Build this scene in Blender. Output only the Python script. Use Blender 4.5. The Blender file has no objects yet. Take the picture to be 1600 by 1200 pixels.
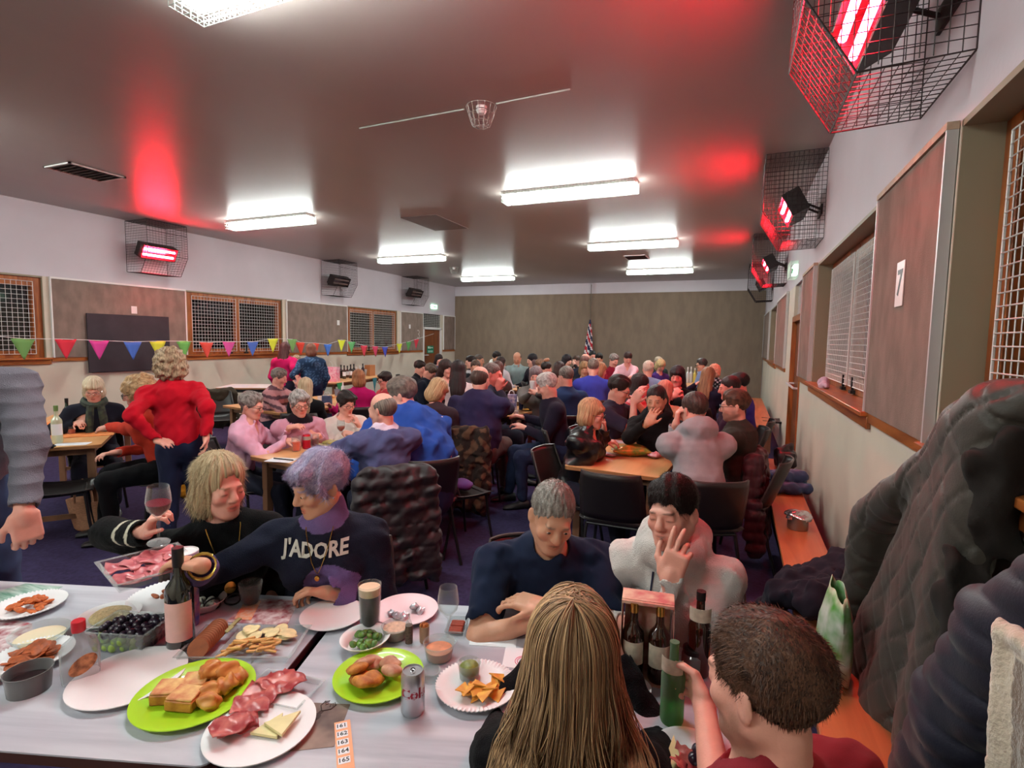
import bpy, math, random, time
import numpy as np
import openvdb as vdb
from mathutils import Matrix, Vector, Euler
random.seed(7)
np.random.seed(7)
PI = math.pi
SC = bpy.context.scene
COL = SC.collection

# ------------------------------------------------------------------ camera
FPX = 827.9
YAW, PITCH, ROLL = .3993, .0825, .0164
CAMZ = 1.65
def cam_matrix():
    cy, sy = math.cos(YAW), math.sin(YAW); cp, sp = math.cos(PITCH), math.sin(PITCH); cr, sr = math.cos(ROLL), math.sin(ROLL)
    Ry = np.array([[cy, 0, sy], [0, 1, 0], [-sy, 0, cy]])
    Rx = np.array([[1, 0, 0], [0, cp, -sp], [0, sp, cp]])
    Rz = np.array([[cr, -sr, 0], [sr, cr, 0], [0, 0, 1]])
    return Rz @ Rx @ Ry
CM = cam_matrix()
cam = bpy.data.cameras.new('camera'); co = bpy.data.objects.new('camera', cam); COL.objects.link(co); SC.camera = co
cam.sensor_width = 36; cam.lens = FPX / 1600 * 36; cam.clip_start = .02; cam.clip_end = 100
def _b(r): return Vector((r[0], r[2], -r[1]))
_x, _y, _z = _b(CM[0]), -_b(CM[1]), -_b(CM[2])
co.matrix_world = Matrix(((_x.x, _y.x, _z.x, 0), (_x.y, _y.y, _z.y, 0), (_x.z, _y.z, _z.z, CAMZ), (0, 0, 0, 1)))
CP = np.array([0, 0, CAMZ])
def ray(u, v):
    d = CM.T @ np.array([(u - 800) / FPX, (v - 600) / FPX, 1.]); return np.array([d[0], d[2], -d[1]])
def at(u, v, z):                       # point of height z seen at photo pixel u, v
    d = ray(u, v); return CP + d * (z - CAMZ) / d[2]
def atd(u, v, dist): return CP + ray(u, v) * dist
def aty(u, v, y): d = ray(u, v); return CP + d * y / d[1]
def atx(u, v, x): d = ray(u, v); return CP + d * x / d[0]
def depth_of(P):
    P = np.array(P, float) - CP; return float(CM[2] @ np.array([P[0], -P[2], P[1]]))

# ------------------------------------------------------------------ world, exposure
w = bpy.data.worlds.new('world'); SC.world = w; w.use_nodes = True
w.node_tree.nodes['Background'].inputs[0].default_value = (.5, .55, .7, 1)
w.node_tree.nodes['Background'].inputs[1].default_value = .02
SC.view_settings.view_transform = 'Standard'; SC.view_settings.look = 'None'
SC.view_settings.exposure = 0.0; SC.view_settings.gamma = 1
LAMP_E = 112.0     # ceiling tubes
HEAT_E = 330.0     # glowing heater bars
try:
    c = SC.cycles
    c.max_bounces = 7; c.diffuse_bounces = 4; c.glossy_bounces = 3; c.transmission_bounces = 6; c.transparent_max_bounces = 12
    c.caustics_reflective = False; c.caustics_refractive = False; c.sample_clamp_indirect = 4
    c.use_denoising = True; c.use_light_tree = True; c.use_adaptive_sampling = True; c.adaptive_threshold = .02
except Exception: pass

# ------------------------------------------------------------------ materials
def lin(c):
    if isinstance(c, str):
        c = tuple(int(c[i:i + 2], 16) for i in (0, 2, 4))
    return tuple(((x / 255) / 12.92 if x / 255 <= .04045 else ((x / 255 + .055) / 1.055) ** 2.4) for x in c)
_mc = {}
def nodes_of(m): return m.node_tree.nodes, m.node_tree.links
def mat(name, col, rough=.6, metal=0, spec=.5, var=0, vscale=8, col2=None, bump=0, bscale=60, stretch=(1, 1, 1), trans=0, ior=1.45, coat=0, emit=None, estr=0, attr=None, sheen=0, alpha=1, sss=0, detail=3):
    key = name
    if key in _mc: return _mc[key]
    m = bpy.data.materials.new(name); m.use_nodes = True; n, l = nodes_of(m); b = n['Principled BSDF']
    c = lin(col); b.inputs['Base Color'].default_value = (*c, 1); b.inputs['Roughness'].default_value = rough
    b.inputs['Metallic'].default_value = metal; b.inputs['Specular IOR Level'].default_value = spec
    b.inputs['Transmission Weight'].default_value = trans; b.inputs['IOR'].default_value = ior
    b.inputs['Coat Weight'].default_value = coat; b.inputs['Sheen Weight'].default_value = sheen; b.inputs['Alpha'].default_value = alpha
    if sss:
        b.inputs['Subsurface Weight'].default_value = sss; b.inputs['Subsurface Radius'].default_value = (.01, .004, .002)
    if emit:
        b.inputs['Emission Color'].default_value = (*lin(emit), 1); b.inputs['Emission Strength'].default_value = estr
    if var or bump or attr:
        tc = n.new('ShaderNodeTexCoord'); mp = n.new('ShaderNodeMapping'); l.new(tc.outputs['Object'], mp.inputs[0]); mp.inputs['Scale'].default_value = stretch
    if attr:
        at_ = n.new('ShaderNodeAttribute'); at_.attribute_name = attr; l.new(at_.outputs['Color'], b.inputs['Base Color'])
    if var:
        ns = n.new('ShaderNodeTexNoise'); ns.inputs['Scale'].default_value = vscale; ns.inputs['Detail'].default_value = detail; l.new(mp.outputs[0], ns.inputs['Vector'])
        r = n.new('ShaderNodeValToRGB'); l.new(ns.outputs['Fac'], r.inputs[0])
        c2 = lin(col2) if col2 else tuple(x * (1 - var) for x in c)
        r.color_ramp.elements[0].color = (*c2, 1); r.color_ramp.elements[1].color = (*c, 1)
        r.color_ramp.elements[0].position = .35; r.color_ramp.elements[1].position = .65
        if not attr: l.new(r.outputs[0], b.inputs['Base Color'])
        else:
            mx = n.new('ShaderNodeMixRGB'); mx.blend_type = 'MULTIPLY'; mx.inputs[0].default_value = 1
            r.color_ramp.elements[0].color = (1 - var,) * 3 + (1,); r.color_ramp.elements[1].color = (1, 1, 1, 1)
            l.new(at_.outputs['Color'], mx.inputs[1]); l.new(r.outputs[0], mx.inputs[2]); l.new(mx.outputs[0], b.inputs['Base Color'])
    if bump:
        nb = n.new('ShaderNodeTexNoise'); nb.inputs['Scale'].default_value = bscale; nb.inputs['Detail'].default_value = 2; l.new(mp.outputs[0], nb.inputs['Vector'])
        bp = n.new('ShaderNodeBump'); bp.inputs['Strength'].default_value = min(1, bump); bp.inputs['Distance'].default_value = .004
        l.new(nb.outputs['Fac'], bp.inputs['Height']); l.new(bp.outputs[0], b.inputs['Normal'])
    _mc[key] = m; return m

def glassy(name, tint, base=.08, rough=.03):      # clear thin wall: lets light straight through, mirrors at grazing angles
    if name in _mc: return _mc[name]
    m = bpy.data.materials.new(name); m.use_nodes = True; n, l = nodes_of(m); b = n['Principled BSDF']; o = n['Material Output']
    b.inputs['Base Color'].default_value = (*[.5 + .5 * x for x in lin(tint)], 1); b.inputs['Roughness'].default_value = rough; b.inputs['Specular IOR Level'].default_value = 1
    t = n.new('ShaderNodeBsdfTransparent'); t.inputs[0].default_value = (*lin(tint), 1); lw = n.new('ShaderNodeLayerWeight'); lw.inputs[0].default_value = .35
    ma = n.new('ShaderNodeMath'); ma.operation = 'MULTIPLY_ADD'; ma.inputs[1].default_value = .55; ma.inputs[2].default_value = base; ma.use_clamp = True; l.new(lw.outputs['Facing'], ma.inputs[0])
    pw = n.new('ShaderNodeMath'); pw.operation = 'POWER'; pw.inputs[1].default_value = 2.2; l.new(lw.outputs['Facing'], pw.inputs[0]); l.new(pw.outputs[0], ma.inputs[0])
    mx = n.new('ShaderNodeMixShader'); l.new(ma.outputs[0], mx.inputs[0]); l.new(t.outputs[0], mx.inputs[1]); l.new(b.outputs[0], mx.inputs[2]); l.new(mx.outputs[0], o.inputs['Surface'])
    _mc[name] = m; return m
def wood(name, c1, c2, scale=6, axis='X', rough=.45, bands=1.0):
    if name in _mc: return _mc[name]
    m = mat(name, c1, rough); n, l = nodes_of(m); b = n['Principled BSDF']
    tc = n.new('ShaderNodeTexCoord'); mp = n.new('ShaderNodeMapping'); l.new(tc.outputs['Object'], mp.inputs[0])
    s = {'X': (.12, 1, 1), 'Y': (1, .12, 1), 'Z': (1, 1, .12)}[axis]; mp.inputs['Scale'].default_value = s
    a = n.new('ShaderNodeTexNoise'); a.inputs['Scale'].default_value = scale; a.inputs['Detail'].default_value = 6; a.inputs['Distortion'].default_value = .6 * bands; l.new(mp.outputs[0], a.inputs['Vector'])
    r = n.new('ShaderNodeValToRGB'); l.new(a.outputs['Fac'], r.inputs[0])
    r.color_ramp.elements[0].position = .38; r.color_ramp.elements[0].color = (*lin(c2), 1); r.color_ramp.elements[1].position = .62; r.color_ramp.elements[1].color = (*lin(c1), 1)
    l.new(r.outputs[0], b.inputs['Base Color'])
    return m

# ------------------------------------------------------------------ mesh builder
class MB:
    def __init__(s): s.v = []; s.f = []; s.mi = []; s.n = 0; s.cur = 0
    def add(s, v, f, mi=None):
        v = np.asarray(v, float).reshape(-1, 3); s.v.append(v)
        s.f += [tuple(i + s.n for i in q) for q in f]; s.mi += [s.cur if mi is None else mi] * len(f); s.n += len(v); return s
    def box(s, c, d, R=None):
        x, y, z = d[0] / 2, d[1] / 2, d[2] / 2
        v = np.array([(-x, -y, -z), (x, -y, -z), (x, y, -z), (-x, y, -z), (-x, -y, z), (x, -y, z), (x, y, z), (-x, y, z)])
        if R is not None: v = v @ np.asarray(R).T
        return s.add(v + np.array(c), [(0, 3, 2, 1), (4, 5, 6, 7), (0, 1, 5, 4), (1, 2, 6, 5), (2, 3, 7, 6), (3, 0, 4, 7)])
    def bx(s, x0, x1, y0, y1, z0, z1): return s.box(((x0 + x1) / 2, (y0 + y1) / 2, (z0 + z1) / 2), (abs(x1 - x0), abs(y1 - y0), abs(z1 - z0)))
    def tube(s, pts, r, n=8, closed=False, cap=True):
        P = np.asarray(pts, float); m = len(P); rr = np.full(m, r) if np.isscalar(r) else np.asarray(r, float)
        if closed: T = np.roll(P, -1, 0) - np.roll(P, 1, 0)
        else:
            T = np.zeros_like(P); T[1:-1] = P[2:] - P[:-2]; T[0] = P[1] - P[0]; T[-1] = P[-1] - P[-2]
        T /= np.linalg.norm(T, axis=1)[:, None] + 1e-12
        u = np.cross(T[0], (0, 0, 1.)); u = u if np.linalg.norm(u) > .1 else np.cross(T[0], (1., 0, 0)); V = []
        for i in range(m):
            u = u - T[i] * (u @ T[i]); u /= np.linalg.norm(u) + 1e-12; w_ = np.cross(T[i], u)
            for k in range(n):
                a = 2 * PI * k / n; V.append(P[i] + rr[i] * (math.cos(a) * u + math.sin(a) * w_))
        F = []
        for i in range(m if closed else m - 1):
            for k in range(n):
                a, b2 = i * n + k, i * n + (k + 1) % n; c_, d = ((i + 1) % m) * n + (k + 1) % n, ((i + 1) % m) * n + k
                F.append((a, b2, c_, d))
        if cap and not closed: F += [tuple(range(n))[::-1], tuple(range((m - 1) * n, m * n))]
        return s.add(V, F)
    def wire(s, a, b, r): return s.tube([a, b], r, 4, cap=False)
    def lathe(s, prof, n=20, c=(0, 0, 0), R=None, cap=True, sx=1, sy=1):
        V = []; m = len(prof)
        for (r, z) in prof:
            for k in range(n):
                a = 2 * PI * k / n; V.append((r * math.cos(a) * sx, r * math.sin(a) * sy, z))
        F = [(i * n + k, i * n + (k + 1) % n, (i + 1) * n + (k + 1) % n, (i + 1) * n + k) for i in range(m - 1) for k in range(n)]
        if cap: F += [tuple(range(n))[::-1], tuple(range((m - 1) * n, m * n))]
        V = np.array(V)
        if R is not None: V = V @ np.asarray(R).T
        return s.add(V + np.array(c), F)
    def prism(s, poly, z0, z1, R=None, c=(0, 0, 0)):
        n = len(poly); V = np.array([(x, y, z0) for x, y in poly] + [(x, y, z1) for x, y in poly])
        if R is not None: V = V @ np.asarray(R).T
        return s.add(V + np.array(c), [tuple(range(n))[::-1], tuple(range(n, 2 * n))] + [(i, (i + 1) % n, n + (i + 1) % n, n + i) for i in range(n)])
    def ball(s, c, r, n=10, m=7, R=None, jit=0):
        r = (r, r, r) if np.isscalar(r) else r
        V = [(0, 0, -1)] + [(math.sin(PI * i / m) * math.cos(2 * PI * k / n), math.sin(PI * i / m) * math.sin(2 * PI * k / n), -math.cos(PI * i / m)) for i in range(1, m) for k in range(n)] + [(0, 0, 1)]
        V = np.array(V)
        if jit: V = V * (1 + jit * (np.random.rand(len(V), 1) - .5))
        V = V * np.array(r)
        if R is not None: V = V @ np.asarray(R).T
        F = [(0, 1 + (k + 1) % n, 1 + k) for k in range(n)]
        for i in range(m - 2):
            for k in range(n): F.append((1 + i * n + k, 1 + i * n + (k + 1) % n, 1 + (i + 1) * n + (k + 1) % n, 1 + (i + 1) * n + k))
        L = len(V) - 1; o = 1 + (m - 2) * n; F += [(o + k, o + (k + 1) % n, L) for k in range(n)]
        return s.add(V + np.array(c), F)
    def grid(s, G, closeu=False):      # G: (a,b,3)
        G = np.asarray(G, float); a, b = G.shape[:2]
        F = [(i * b + j, i * b + j + 1, (i + 1) * b + j + 1, (i + 1) * b + j) for i in range(a - 1) for j in range(b - 1)]
        if closeu: F += [((a - 1) * b + j, (a - 1) * b + j + 1, j + 1, j) for j in range(b - 1)]
        return s.add(G.reshape(-1, 3), F)
    def build(s, name, m, parent=None, smooth=True, angle=35, bevel=0, solid=0, solid_off=-1, loc=None):
        V = np.concatenate(s.v) if s.v else np.zeros((0, 3))
        me = bpy.data.meshes.new(name); me.from_pydata(V.tolist(), [], s.f); me.update()
        for mm in (m if isinstance(m, (list, tuple)) else [m]): me.materials.append(mm)
        if isinstance(m, (list, tuple)): me.polygons.foreach_set('material_index', s.mi)
        if smooth:
            me.polygons.foreach_set('use_smooth', [True] * len(me.polygons)); me.set_sharp_from_angle(angle=math.radians(angle))
        o = bpy.data.objects.new(name, me); COL.objects.link(o)
        if parent: o.parent = parent
        if loc is not None: o.location = loc
        if bevel:
            b = o.modifiers.new('edge', 'BEVEL'); b.width = bevel; b.segments = 2; b.limit_method = 'ANGLE'
        if solid:
            b = o.modifiers.new('thick', 'SOLIDIFY'); b.thickness = solid; b.offset = solid_off
        return o
def rotz(a): c, s_ = math.cos(a), math.sin(a); return np.array([[c, -s_, 0], [s_, c, 0], [0, 0, 1.]])
def rotx(a): c, s_ = math.cos(a), math.sin(a); return np.array([[1, 0, 0], [0, c, -s_], [0, s_, c]])
def roty(a): c, s_ = math.cos(a), math.sin(a); return np.array([[c, 0, s_], [0, 1, 0], [-s_, 0, c]])

def tag(o, label, cat, group=None):
    o['label'] = label; o['category'] = cat
    if group: o['group'] = group
    return o
def thing(name, label, cat, loc=(0, 0, 0), rz=0, group=None):
    o = bpy.data.objects.new(name, None); COL.objects.link(o); o.empty_display_size = .1
    o.location = [float(q) for q in loc]; o.rotation_euler = (0, 0, rz)
    return tag(o, label, cat, group)
def struct(o): o['kind'] = 'structure'; return o
def dup(root, loc, rz=None, label=None, group=None):
    r = root.copy(); COL.objects.link(r); r.location = [float(q) for q in loc]
    if rz is not None: r.rotation_euler = (0, 0, rz)
    if label: r['label'] = label
    if group: r['group'] = group
    for ch in list(root.children):
        c = ch.copy(); COL.objects.link(c); c.parent = r
        for g in list(ch.children):
            d = g.copy(); COL.objects.link(d); d.parent = c
    return r
def text_mesh(txt, size, name, m, parent=None, depth=.0006, R=None, loc=(0, 0, 0), sx=1, bold=0, font_off=0):
    cu = bpy.data.curves.new('txt', 'FONT'); cu.body = txt; cu.size = size; cu.extrude = depth; cu.align_x = 'CENTER'; cu.align_y = 'CENTER'; cu.offset = bold; cu.resolution_u = 2
    to = bpy.data.objects.new('txt', cu); COL.objects.link(to); bpy.context.view_layer.update()
    me = bpy.data.meshes.new_from_object(to.evaluated_get(bpy.context.evaluated_depsgraph_get())); bpy.data.objects.remove(to)
    n = len(me.vertices); V = np.zeros(n * 3); me.vertices.foreach_get('co', V); V = V.reshape(-1, 3) * [sx, 1, 1]
    F = [tuple(p.vertices) for p in me.polygons]; bpy.data.meshes.remove(me)
    if R is not None: V = V @ np.asarray(R).T
    V = V + np.array(loc)
    if name is None: return V, F
    b = MB(); b.add(V, F); return b.build(name, m, parent, smooth=False)
# ================================================================== the hall
# measured round the camera point at first, then brought to true size by KR (ceiling tubes 1.65 m, doors 1.99 m) at the end of this part
XL, XR, YB, YF, H = -11.44, .87, 20.55, -3.4, 3.93
KR = .8; Z0 = CAMZ - CAMZ / KR
M_up = mat('upper_wall_paint', (205, 198, 205), .75, var=.06, vscale=1.2, bump=.15, bscale=40)
M_low = mat('cream_wall_paint', (214, 202, 184), .55, var=.1, vscale=1.5, bump=.1, bscale=30)
M_ceil = mat('ceiling_paint', (172, 160, 155), .33, spec=.5, var=.06, vscale=1.0, bump=.5, bscale=3, stretch=(1, .35, 1))
M_carpet = mat('carpet', (60, 52, 84), .95, spec=.1, var=.3, vscale=30, bump=.6, bscale=400)
M_hess = mat('hessian_board', (142, 124, 114), .95, spec=.1, var=.24, vscale=7, bump=.7, bscale=260, stretch=(1, 1, .5), detail=6)
M_hessb = mat('back_board', (134, 117, 102), .95, spec=.1, var=.14, vscale=5, bump=.6, bscale=200, stretch=(1, 1, .35), detail=6)
M_reveal = mat('olive_reveal_paint', (150, 140, 118), .6, var=.05, vscale=2)
M_wood = wood('varnished_frame_wood', (168, 98, 48), (128, 66, 28), 14, 'Z', .35)
M_woody = wood('varnished_sill_wood', (172, 100, 50), (132, 70, 32), 14, 'Y', .3)
M_door = wood('door_veneer', (126, 72, 42), (104, 56, 32), 8, 'Z', .35)
M_white = mat('white_gloss_paint', (225, 222, 220), .4)
M_guard = mat('white_wire', (225, 225, 222), .4)
M_night = mat('night_glass', (8, 9, 12), .06, spec=.8)
M_alu = mat('aluminium_strip', (196, 196, 196), .4, metal=.25)
M_black = mat('black_metal', (18, 17, 18), .45)
M_batten = mat('raw_batten', (196, 172, 148), .7, var=.3, vscale=14)
def S(name, b, m, parent=None, **k):
    o = b.build(name, m, parent, **k)
    if parent is None: struct(o)
    return o
S('floor', MB().bx(XL - .3, XR + .5, YF, YB + .2, Z0 - .1, Z0), M_carpet)
S('ceiling', MB().bx(XL - .3, XR + .5, YF, YB + .2, H, H + .1), M_ceil)
b = MB().bx(XL, XR, YB, YB + .15, Z0, H); S('wall_back', b, M_up)
b = MB().bx(XL + .02, XR - .02, YB - .03, YB, Z0, 3.52); S('wall_back_board', b, M_hessb)
S('wall_front', MB().bx(XL, XR, YF - .15, YF, Z0, H), M_low)
# left wall with its openings: (y0, y1)
Lw = [(2.75, 5.53), (8.21, 10.95), (13.58, 16.25)]; Ld = (18.0, 19.4)
def side_wall(x, out, wins, doors, name):
    b = MB().bx(x, x + out * .35, YF, YB, 2.65, H); S('wall_' + name, b, M_up)
    b = MB(); segs = []; y = YF
    for (a, c) in sorted(wins + doors):
        segs.append((y, a)); y = c
    segs.append((y, YB))
    for (a, c) in segs: b.bx(x, x + out * .35, a, c, Z0, 2.65)
    for (a, c) in wins: b.bx(x, x + out * .35, a, c, Z0, 1.17)
    S('wall_' + name + '_lower', b, M_low)
side_wall(XL, -1, Lw, [Ld], 'left')
Rw = [(.15, 3.0), (4.33, 7.47), (14.0, 17.1)]; Rd = (8.75, 10.25)
side_wall(XR, 1, Rw, [Rd], 'right')
def window(n, x, out, y0, y1, rec, mull):
    xp = x + out * rec; t = .05
    r = MB()                                                    # painted reveal lining
    for (a, c) in ((y0, y0 + .01), (y1 - .01, y1)): r.bx(x - out * .0, xp + out * .1, a, c, 1.17, 2.65)
    r.bx(x, xp + out * .1, y0, y1, 2.62, 2.65)
    root = S('window_%d' % n, r, M_reveal)
    f = MB(); fw = .16
    xi = xp - out * .02; f.bx(xi, xp + out * .07, y0 + .011, y0 + fw, 1.202, 2.618).bx(xi, xp + out * .07, y1 - fw, y1 - .011, 1.202, 2.618).bx(xi, xp + out * .07, y0 + fw, y1 - fw, 2.62 - fw, 2.618).bx(xi, xp + out * .07, y0 + fw, y1 - fw, 1.202, 1.2 + fw * .8)
    for q in mull: f.bx(xi - out * .004, xp + out * .07, q - .06, q + .06, 1.21, 2.6)
    S('window_frame', f, M_wood, root, bevel=.004)
    S('glass', MB().bx(xp + out * .06, xp + out * .07, y0 + fw, y1 - fw, 1.2 + fw * .8, 2.62 - fw), M_night, root)
    ed = [y0 + fw - .02] + sum([[q - .05, q + .05] for q in mull], []) + [y1 - fw + .02]
    sp = .055 if out > 0 else .075
    for k in range(0, len(ed), 2):
        a, c = ed[k], ed[k + 1]; g = MB(); gx = xp - out * .04
        z0, z1 = 1.27, 2.54
        g.tube([(gx, a, z0), (gx, c, z0), (gx, c, z1), (gx, a, z1)], .007, 6, closed=True)
        nn = int((c - a) / sp)
        for i in range(1, nn): y = a + (c - a) * i / nn; g.wire((gx, y, z0), (gx, y, z1), .0032)
        nn = int((z1 - z0) / sp)
        for i in range(1, nn): z = z0 + (z1 - z0) * i / nn; g.wire((gx - out * .004, a, z), (gx - out * .004, c, z), .0032)
        S('wire_guard', g, M_guard, root, smooth=False)
    h = MB()
    for q in ([(ed[1] - .18), (ed[2] + .18)] if len(ed) > 2 else [ed[0] + .5]):
        h.bx(xp - out * .05, xp - out * .03, q - .02, q + .02, 1.22, 1.36).bx(xp - out * .06, xp - out * .02, q - .05, q + .05, 1.21, 1.24)
    S('window_latch', h, M_black, root)
    s_ = MB().bx(x - out * .07, xp + out * .02, y0 - .06, y1 + .06, 1.165, 1.2).bx(x - out * .03, x, y0 - .06, y1 + .06, 1.08, 1.165)
    S('window_sill', s_, M_woody, root, bevel=.006)
for i, (a, c) in enumerate(Lw): window(i + 1, XL, -1, a, c, .06, [(a + c) / 2 - .03])
for i, (a, c) in enumerate(Rw): window(i + 4, XR, 1, a, c, .17, [a + (c - a) * .52])
# dado trims
k = 1
def trim(x, out, a, c):
    global k
    S('trim_%d' % k, MB().bx(x - out * .025, x, a, c, 1.13, 1.2), M_woody); k += 1
for (a, c) in ((YF, 2.68), (5.6, 8.14), (11.03, 13.5), (16.33, 17.95), (19.5, YB)): trim(XL, -1, a, c)
for (a, c) in ((YF, .08), (3.07, 4.26), (7.54, 8.7), (11.3, 13.93), (17.17, YB)): trim(XR, 1, a, c)
S('baseboard_left', MB().bx(XL, XL + .02, YF, 17.95, Z0, Z0 + .1), mat('dark_skirting', (60, 38, 28), .5))
S('baseboard_right', MB().bx(XR - .02, XR, YF, 8.7, Z0, Z0 + .1), mat('dark_skirting', (60, 38, 28), .5))
# pinboards between the windows
def board(x, out, a, c, lab, alu=None, batten=False):
    t = thing('pinboard', lab, 'notice board', (x - out * .004, (a + c) / 2, 1.2)); y = (c - a) / 2; th = .035
    MB().bx(0, -out * th, -y + .004, y - .004, 0, 1.418).build('board', M_hess, t)
    b = MB().bx(0, -out * (th + .012), -y - .002, y + .002, 1.421, 1.455); b.build('top_batten', M_batten if batten else M_white, t)
    for s_ in (-1, 1):
        b = MB().bx(-out * 0, -out * (th + .01), s_ * y, s_ * (y - .018), -.002, 1.42); b.build('edge_strip', M_alu if alu else M_white, t)
    return t
board(XL, -1, 5.62, 8.17, 'brown hessian pinboard on the left wall behind the dark panel', 0)
board(XL, -1, 11.06, 13.52, 'brown hessian pinboard on the left wall between two barred windows', 0)
board(XL, -1, 16.43, 17.94, 'narrow brown pinboard chalked with a 3 beside the far left door', 0)
board(XL, -1, 19.53, 20.5, 'narrow brown pinboard in the far left corner past the door', 0)
board(XR, 1, 3.02, 4.31, 'mottled brown pinboard with aluminium edges on right wall, printed 7 on it', 1, True)
board(XR, 1, 7.5, 8.72, 'pinboard on the right wall glowing red next to the side door', 1, True)
board(XR, 1, 11.34, 13.95, 'pinboard on the right wall just past the side door', 1, False)
board(XR, 1, 17.15, 20.45, 'pinboard at the far end of the right wall', 1, False)
# doors
def door(n, x, out, a, c, sign=False, bar=False):
    w = c - a; root = S('door_%d' % n, MB().bx(x + out * .05, x + out * .1, a + .06, c - .06, Z0 + .01, 2.02), M_door)
    f = MB().bx(x - out * .02, x + out * .12, a, a + .06, Z0, 2.1).bx(x - out * .02, x + out * .12, c - .06, c, Z0, 2.1).bx(x - out * .02, x + out * .12, a, c, 2.03, 2.12)
    S('door_frame', f, M_wood if bar else M_white, root)
    S('transom_glass', MB().bx(x + out * .08, x + out * .1, a, c, 2.12, 2.65), M_night, root)
    g = MB()
    for i in range(1, 20): g.wire((x + out * .05, a + w * i / 20, 2.12), (x + out * .05, a + w * i / 20, 2.65), .003)
    for i in range(1, 8): g.wire((x + out * .05, a, 2.12 + .53 * i / 8), (x + out * .05, c, 2.12 + .53 * i / 8), .003)
    S('transom_guard', g, M_guard, root, smooth=False)
    S('door_handle', MB().tube([(x + out * .05, a + .15, 1.0), (x - out * .06, a + .15, 1.0), (x - out * .06, c - .15 if bar else a + .3, 1.0), (x + out * .05, c - .15 if bar else a + .3, 1.0)], .018), M_alu, root)
    return root
d1 = door(1, XL, -1, *Ld); door(2, XR, 1, *Rd, bar=True)
t = tag(MB().box((XL - .04, 18.6, 1.22), (.01, .5, .3)).build('fire_door_notice', mat('green_sign', (30, 120, 90), .5)), 'green fire door notice on the brown door, far left', 'sign')
b = MB(); b.bx(XL - .035, XL - .033, 18.42, 18.5, 1.26, 1.34).bx(XL - .035, XL - .033, 18.54, 18.6, 1.25, 1.33).bx(XL - .035, XL - .033, 18.64, 18.78, 1.275, 1.305).bx(XL - .035, XL - .033, 18.42, 18.78, 1.15, 1.17).bx(XL - .035, XL - .033, 18.42, 18.78, 1.11, 1.125)
b.build('notice_print', mat('sign_white', (200, 225, 212), .6), t)
# fluorescent fittings inside wire guards
M_tube = mat('lit_diffuser', (255, 255, 255), .5, emit=(244, 255, 250), estr=LAMP_E)
M_fit = mat('fitting_white', (225, 228, 225), .5)
M_wg = mat('pale_wire', (170, 178, 172), .4)
def lamp(x0, x1, y, lab):
    t = thing('ceiling_light', lab, 'ceiling light', ((x0 + x1) / 2, y, H), 0, 'fluorescent ceiling lights'); L = (x1 - x0) / 2
    MB().box((0, 0, -.0225), (2 * L - .04, .215, .045)).build('housing', M_fit, t)
    d = MB(); prof = [(-.08, -.045), (-.085, -.1), (-.06, -.12), (.06, -.12), (.085, -.1), (.08, -.045)]
    d.prism(prof, -L + .06, L - .06, R=np.array([[0, 0, 1], [1, 0, 0], [0, 1, 0.]])); d.build('diffuser', M_tube, t, smooth=False)
    g = MB(); a, h = .125, .16
    for i in range(int(2 * L / .05) + 1):
        x = -L + i * 2 * L / int(2 * L / .05); g.tube([(x, -a, 0), (x, -a, -h), (x, a, -h), (x, a, 0)], .0028, 4, cap=False)
    for yy, z in [(-a, -.03), (-a, -.065), (-a, -.1), (-a, -.13), (-a, -h), (-.07, -h), (-.02, -h), (.03, -h), (.08, -h), (a, -h), (a, -.13), (a, -.1), (a, -.065), (a, -.03)]: g.wire((-L, yy, z), (L, yy, z), .0028)
    for s_ in (-L, L):
        for z in (-.05, -.1): g.wire((s_, -a, z), (s_, a, z), .0028)
        for yy in (-.08, -.03, .03, .08): g.wire((s_, yy, 0), (s_, yy, -h), .0028)
    g.build('wire_guard', M_wg, t, smooth=False); return t
for x0, x1, y, lab in ((-3.49, -1.42, 2.575, 'caged fluorescent ceiling light nearest the camera, cut by the frame top'), (-3.45, -1.4, 7.75, 'long caged fluorescent ceiling light above the middle right tables'),
        (-3.3, -1.3, 12.3, 'caged fluorescent ceiling light second from the back wall on the right row'), (-3.3, -1.33, 17.0, 'caged fluorescent ceiling light at the back of the right row'),
        (-9.5, -7.4, 7.8, 'caged fluorescent ceiling light in front of the glowing left wall heater'), (-9.5, -7.4, 12.65, 'caged fluorescent ceiling light in the middle of the left row'),
        (-9.4, -7.35, 17.4, 'caged fluorescent ceiling light at the back of the left row'), (-9.5, -7.4, 2.6, 'caged fluorescent ceiling light over the near left corner'),
        (-3.5, -1.4, -1.7, 'caged fluorescent ceiling light behind the near tables'), (-9.5, -7.4, -1.7, 'caged fluorescent ceiling light in the near left end of the hall')):  # last two: unseen lamps added for lighting, continuing the row spacing
    lamp(x0, x1, y, lab)
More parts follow.
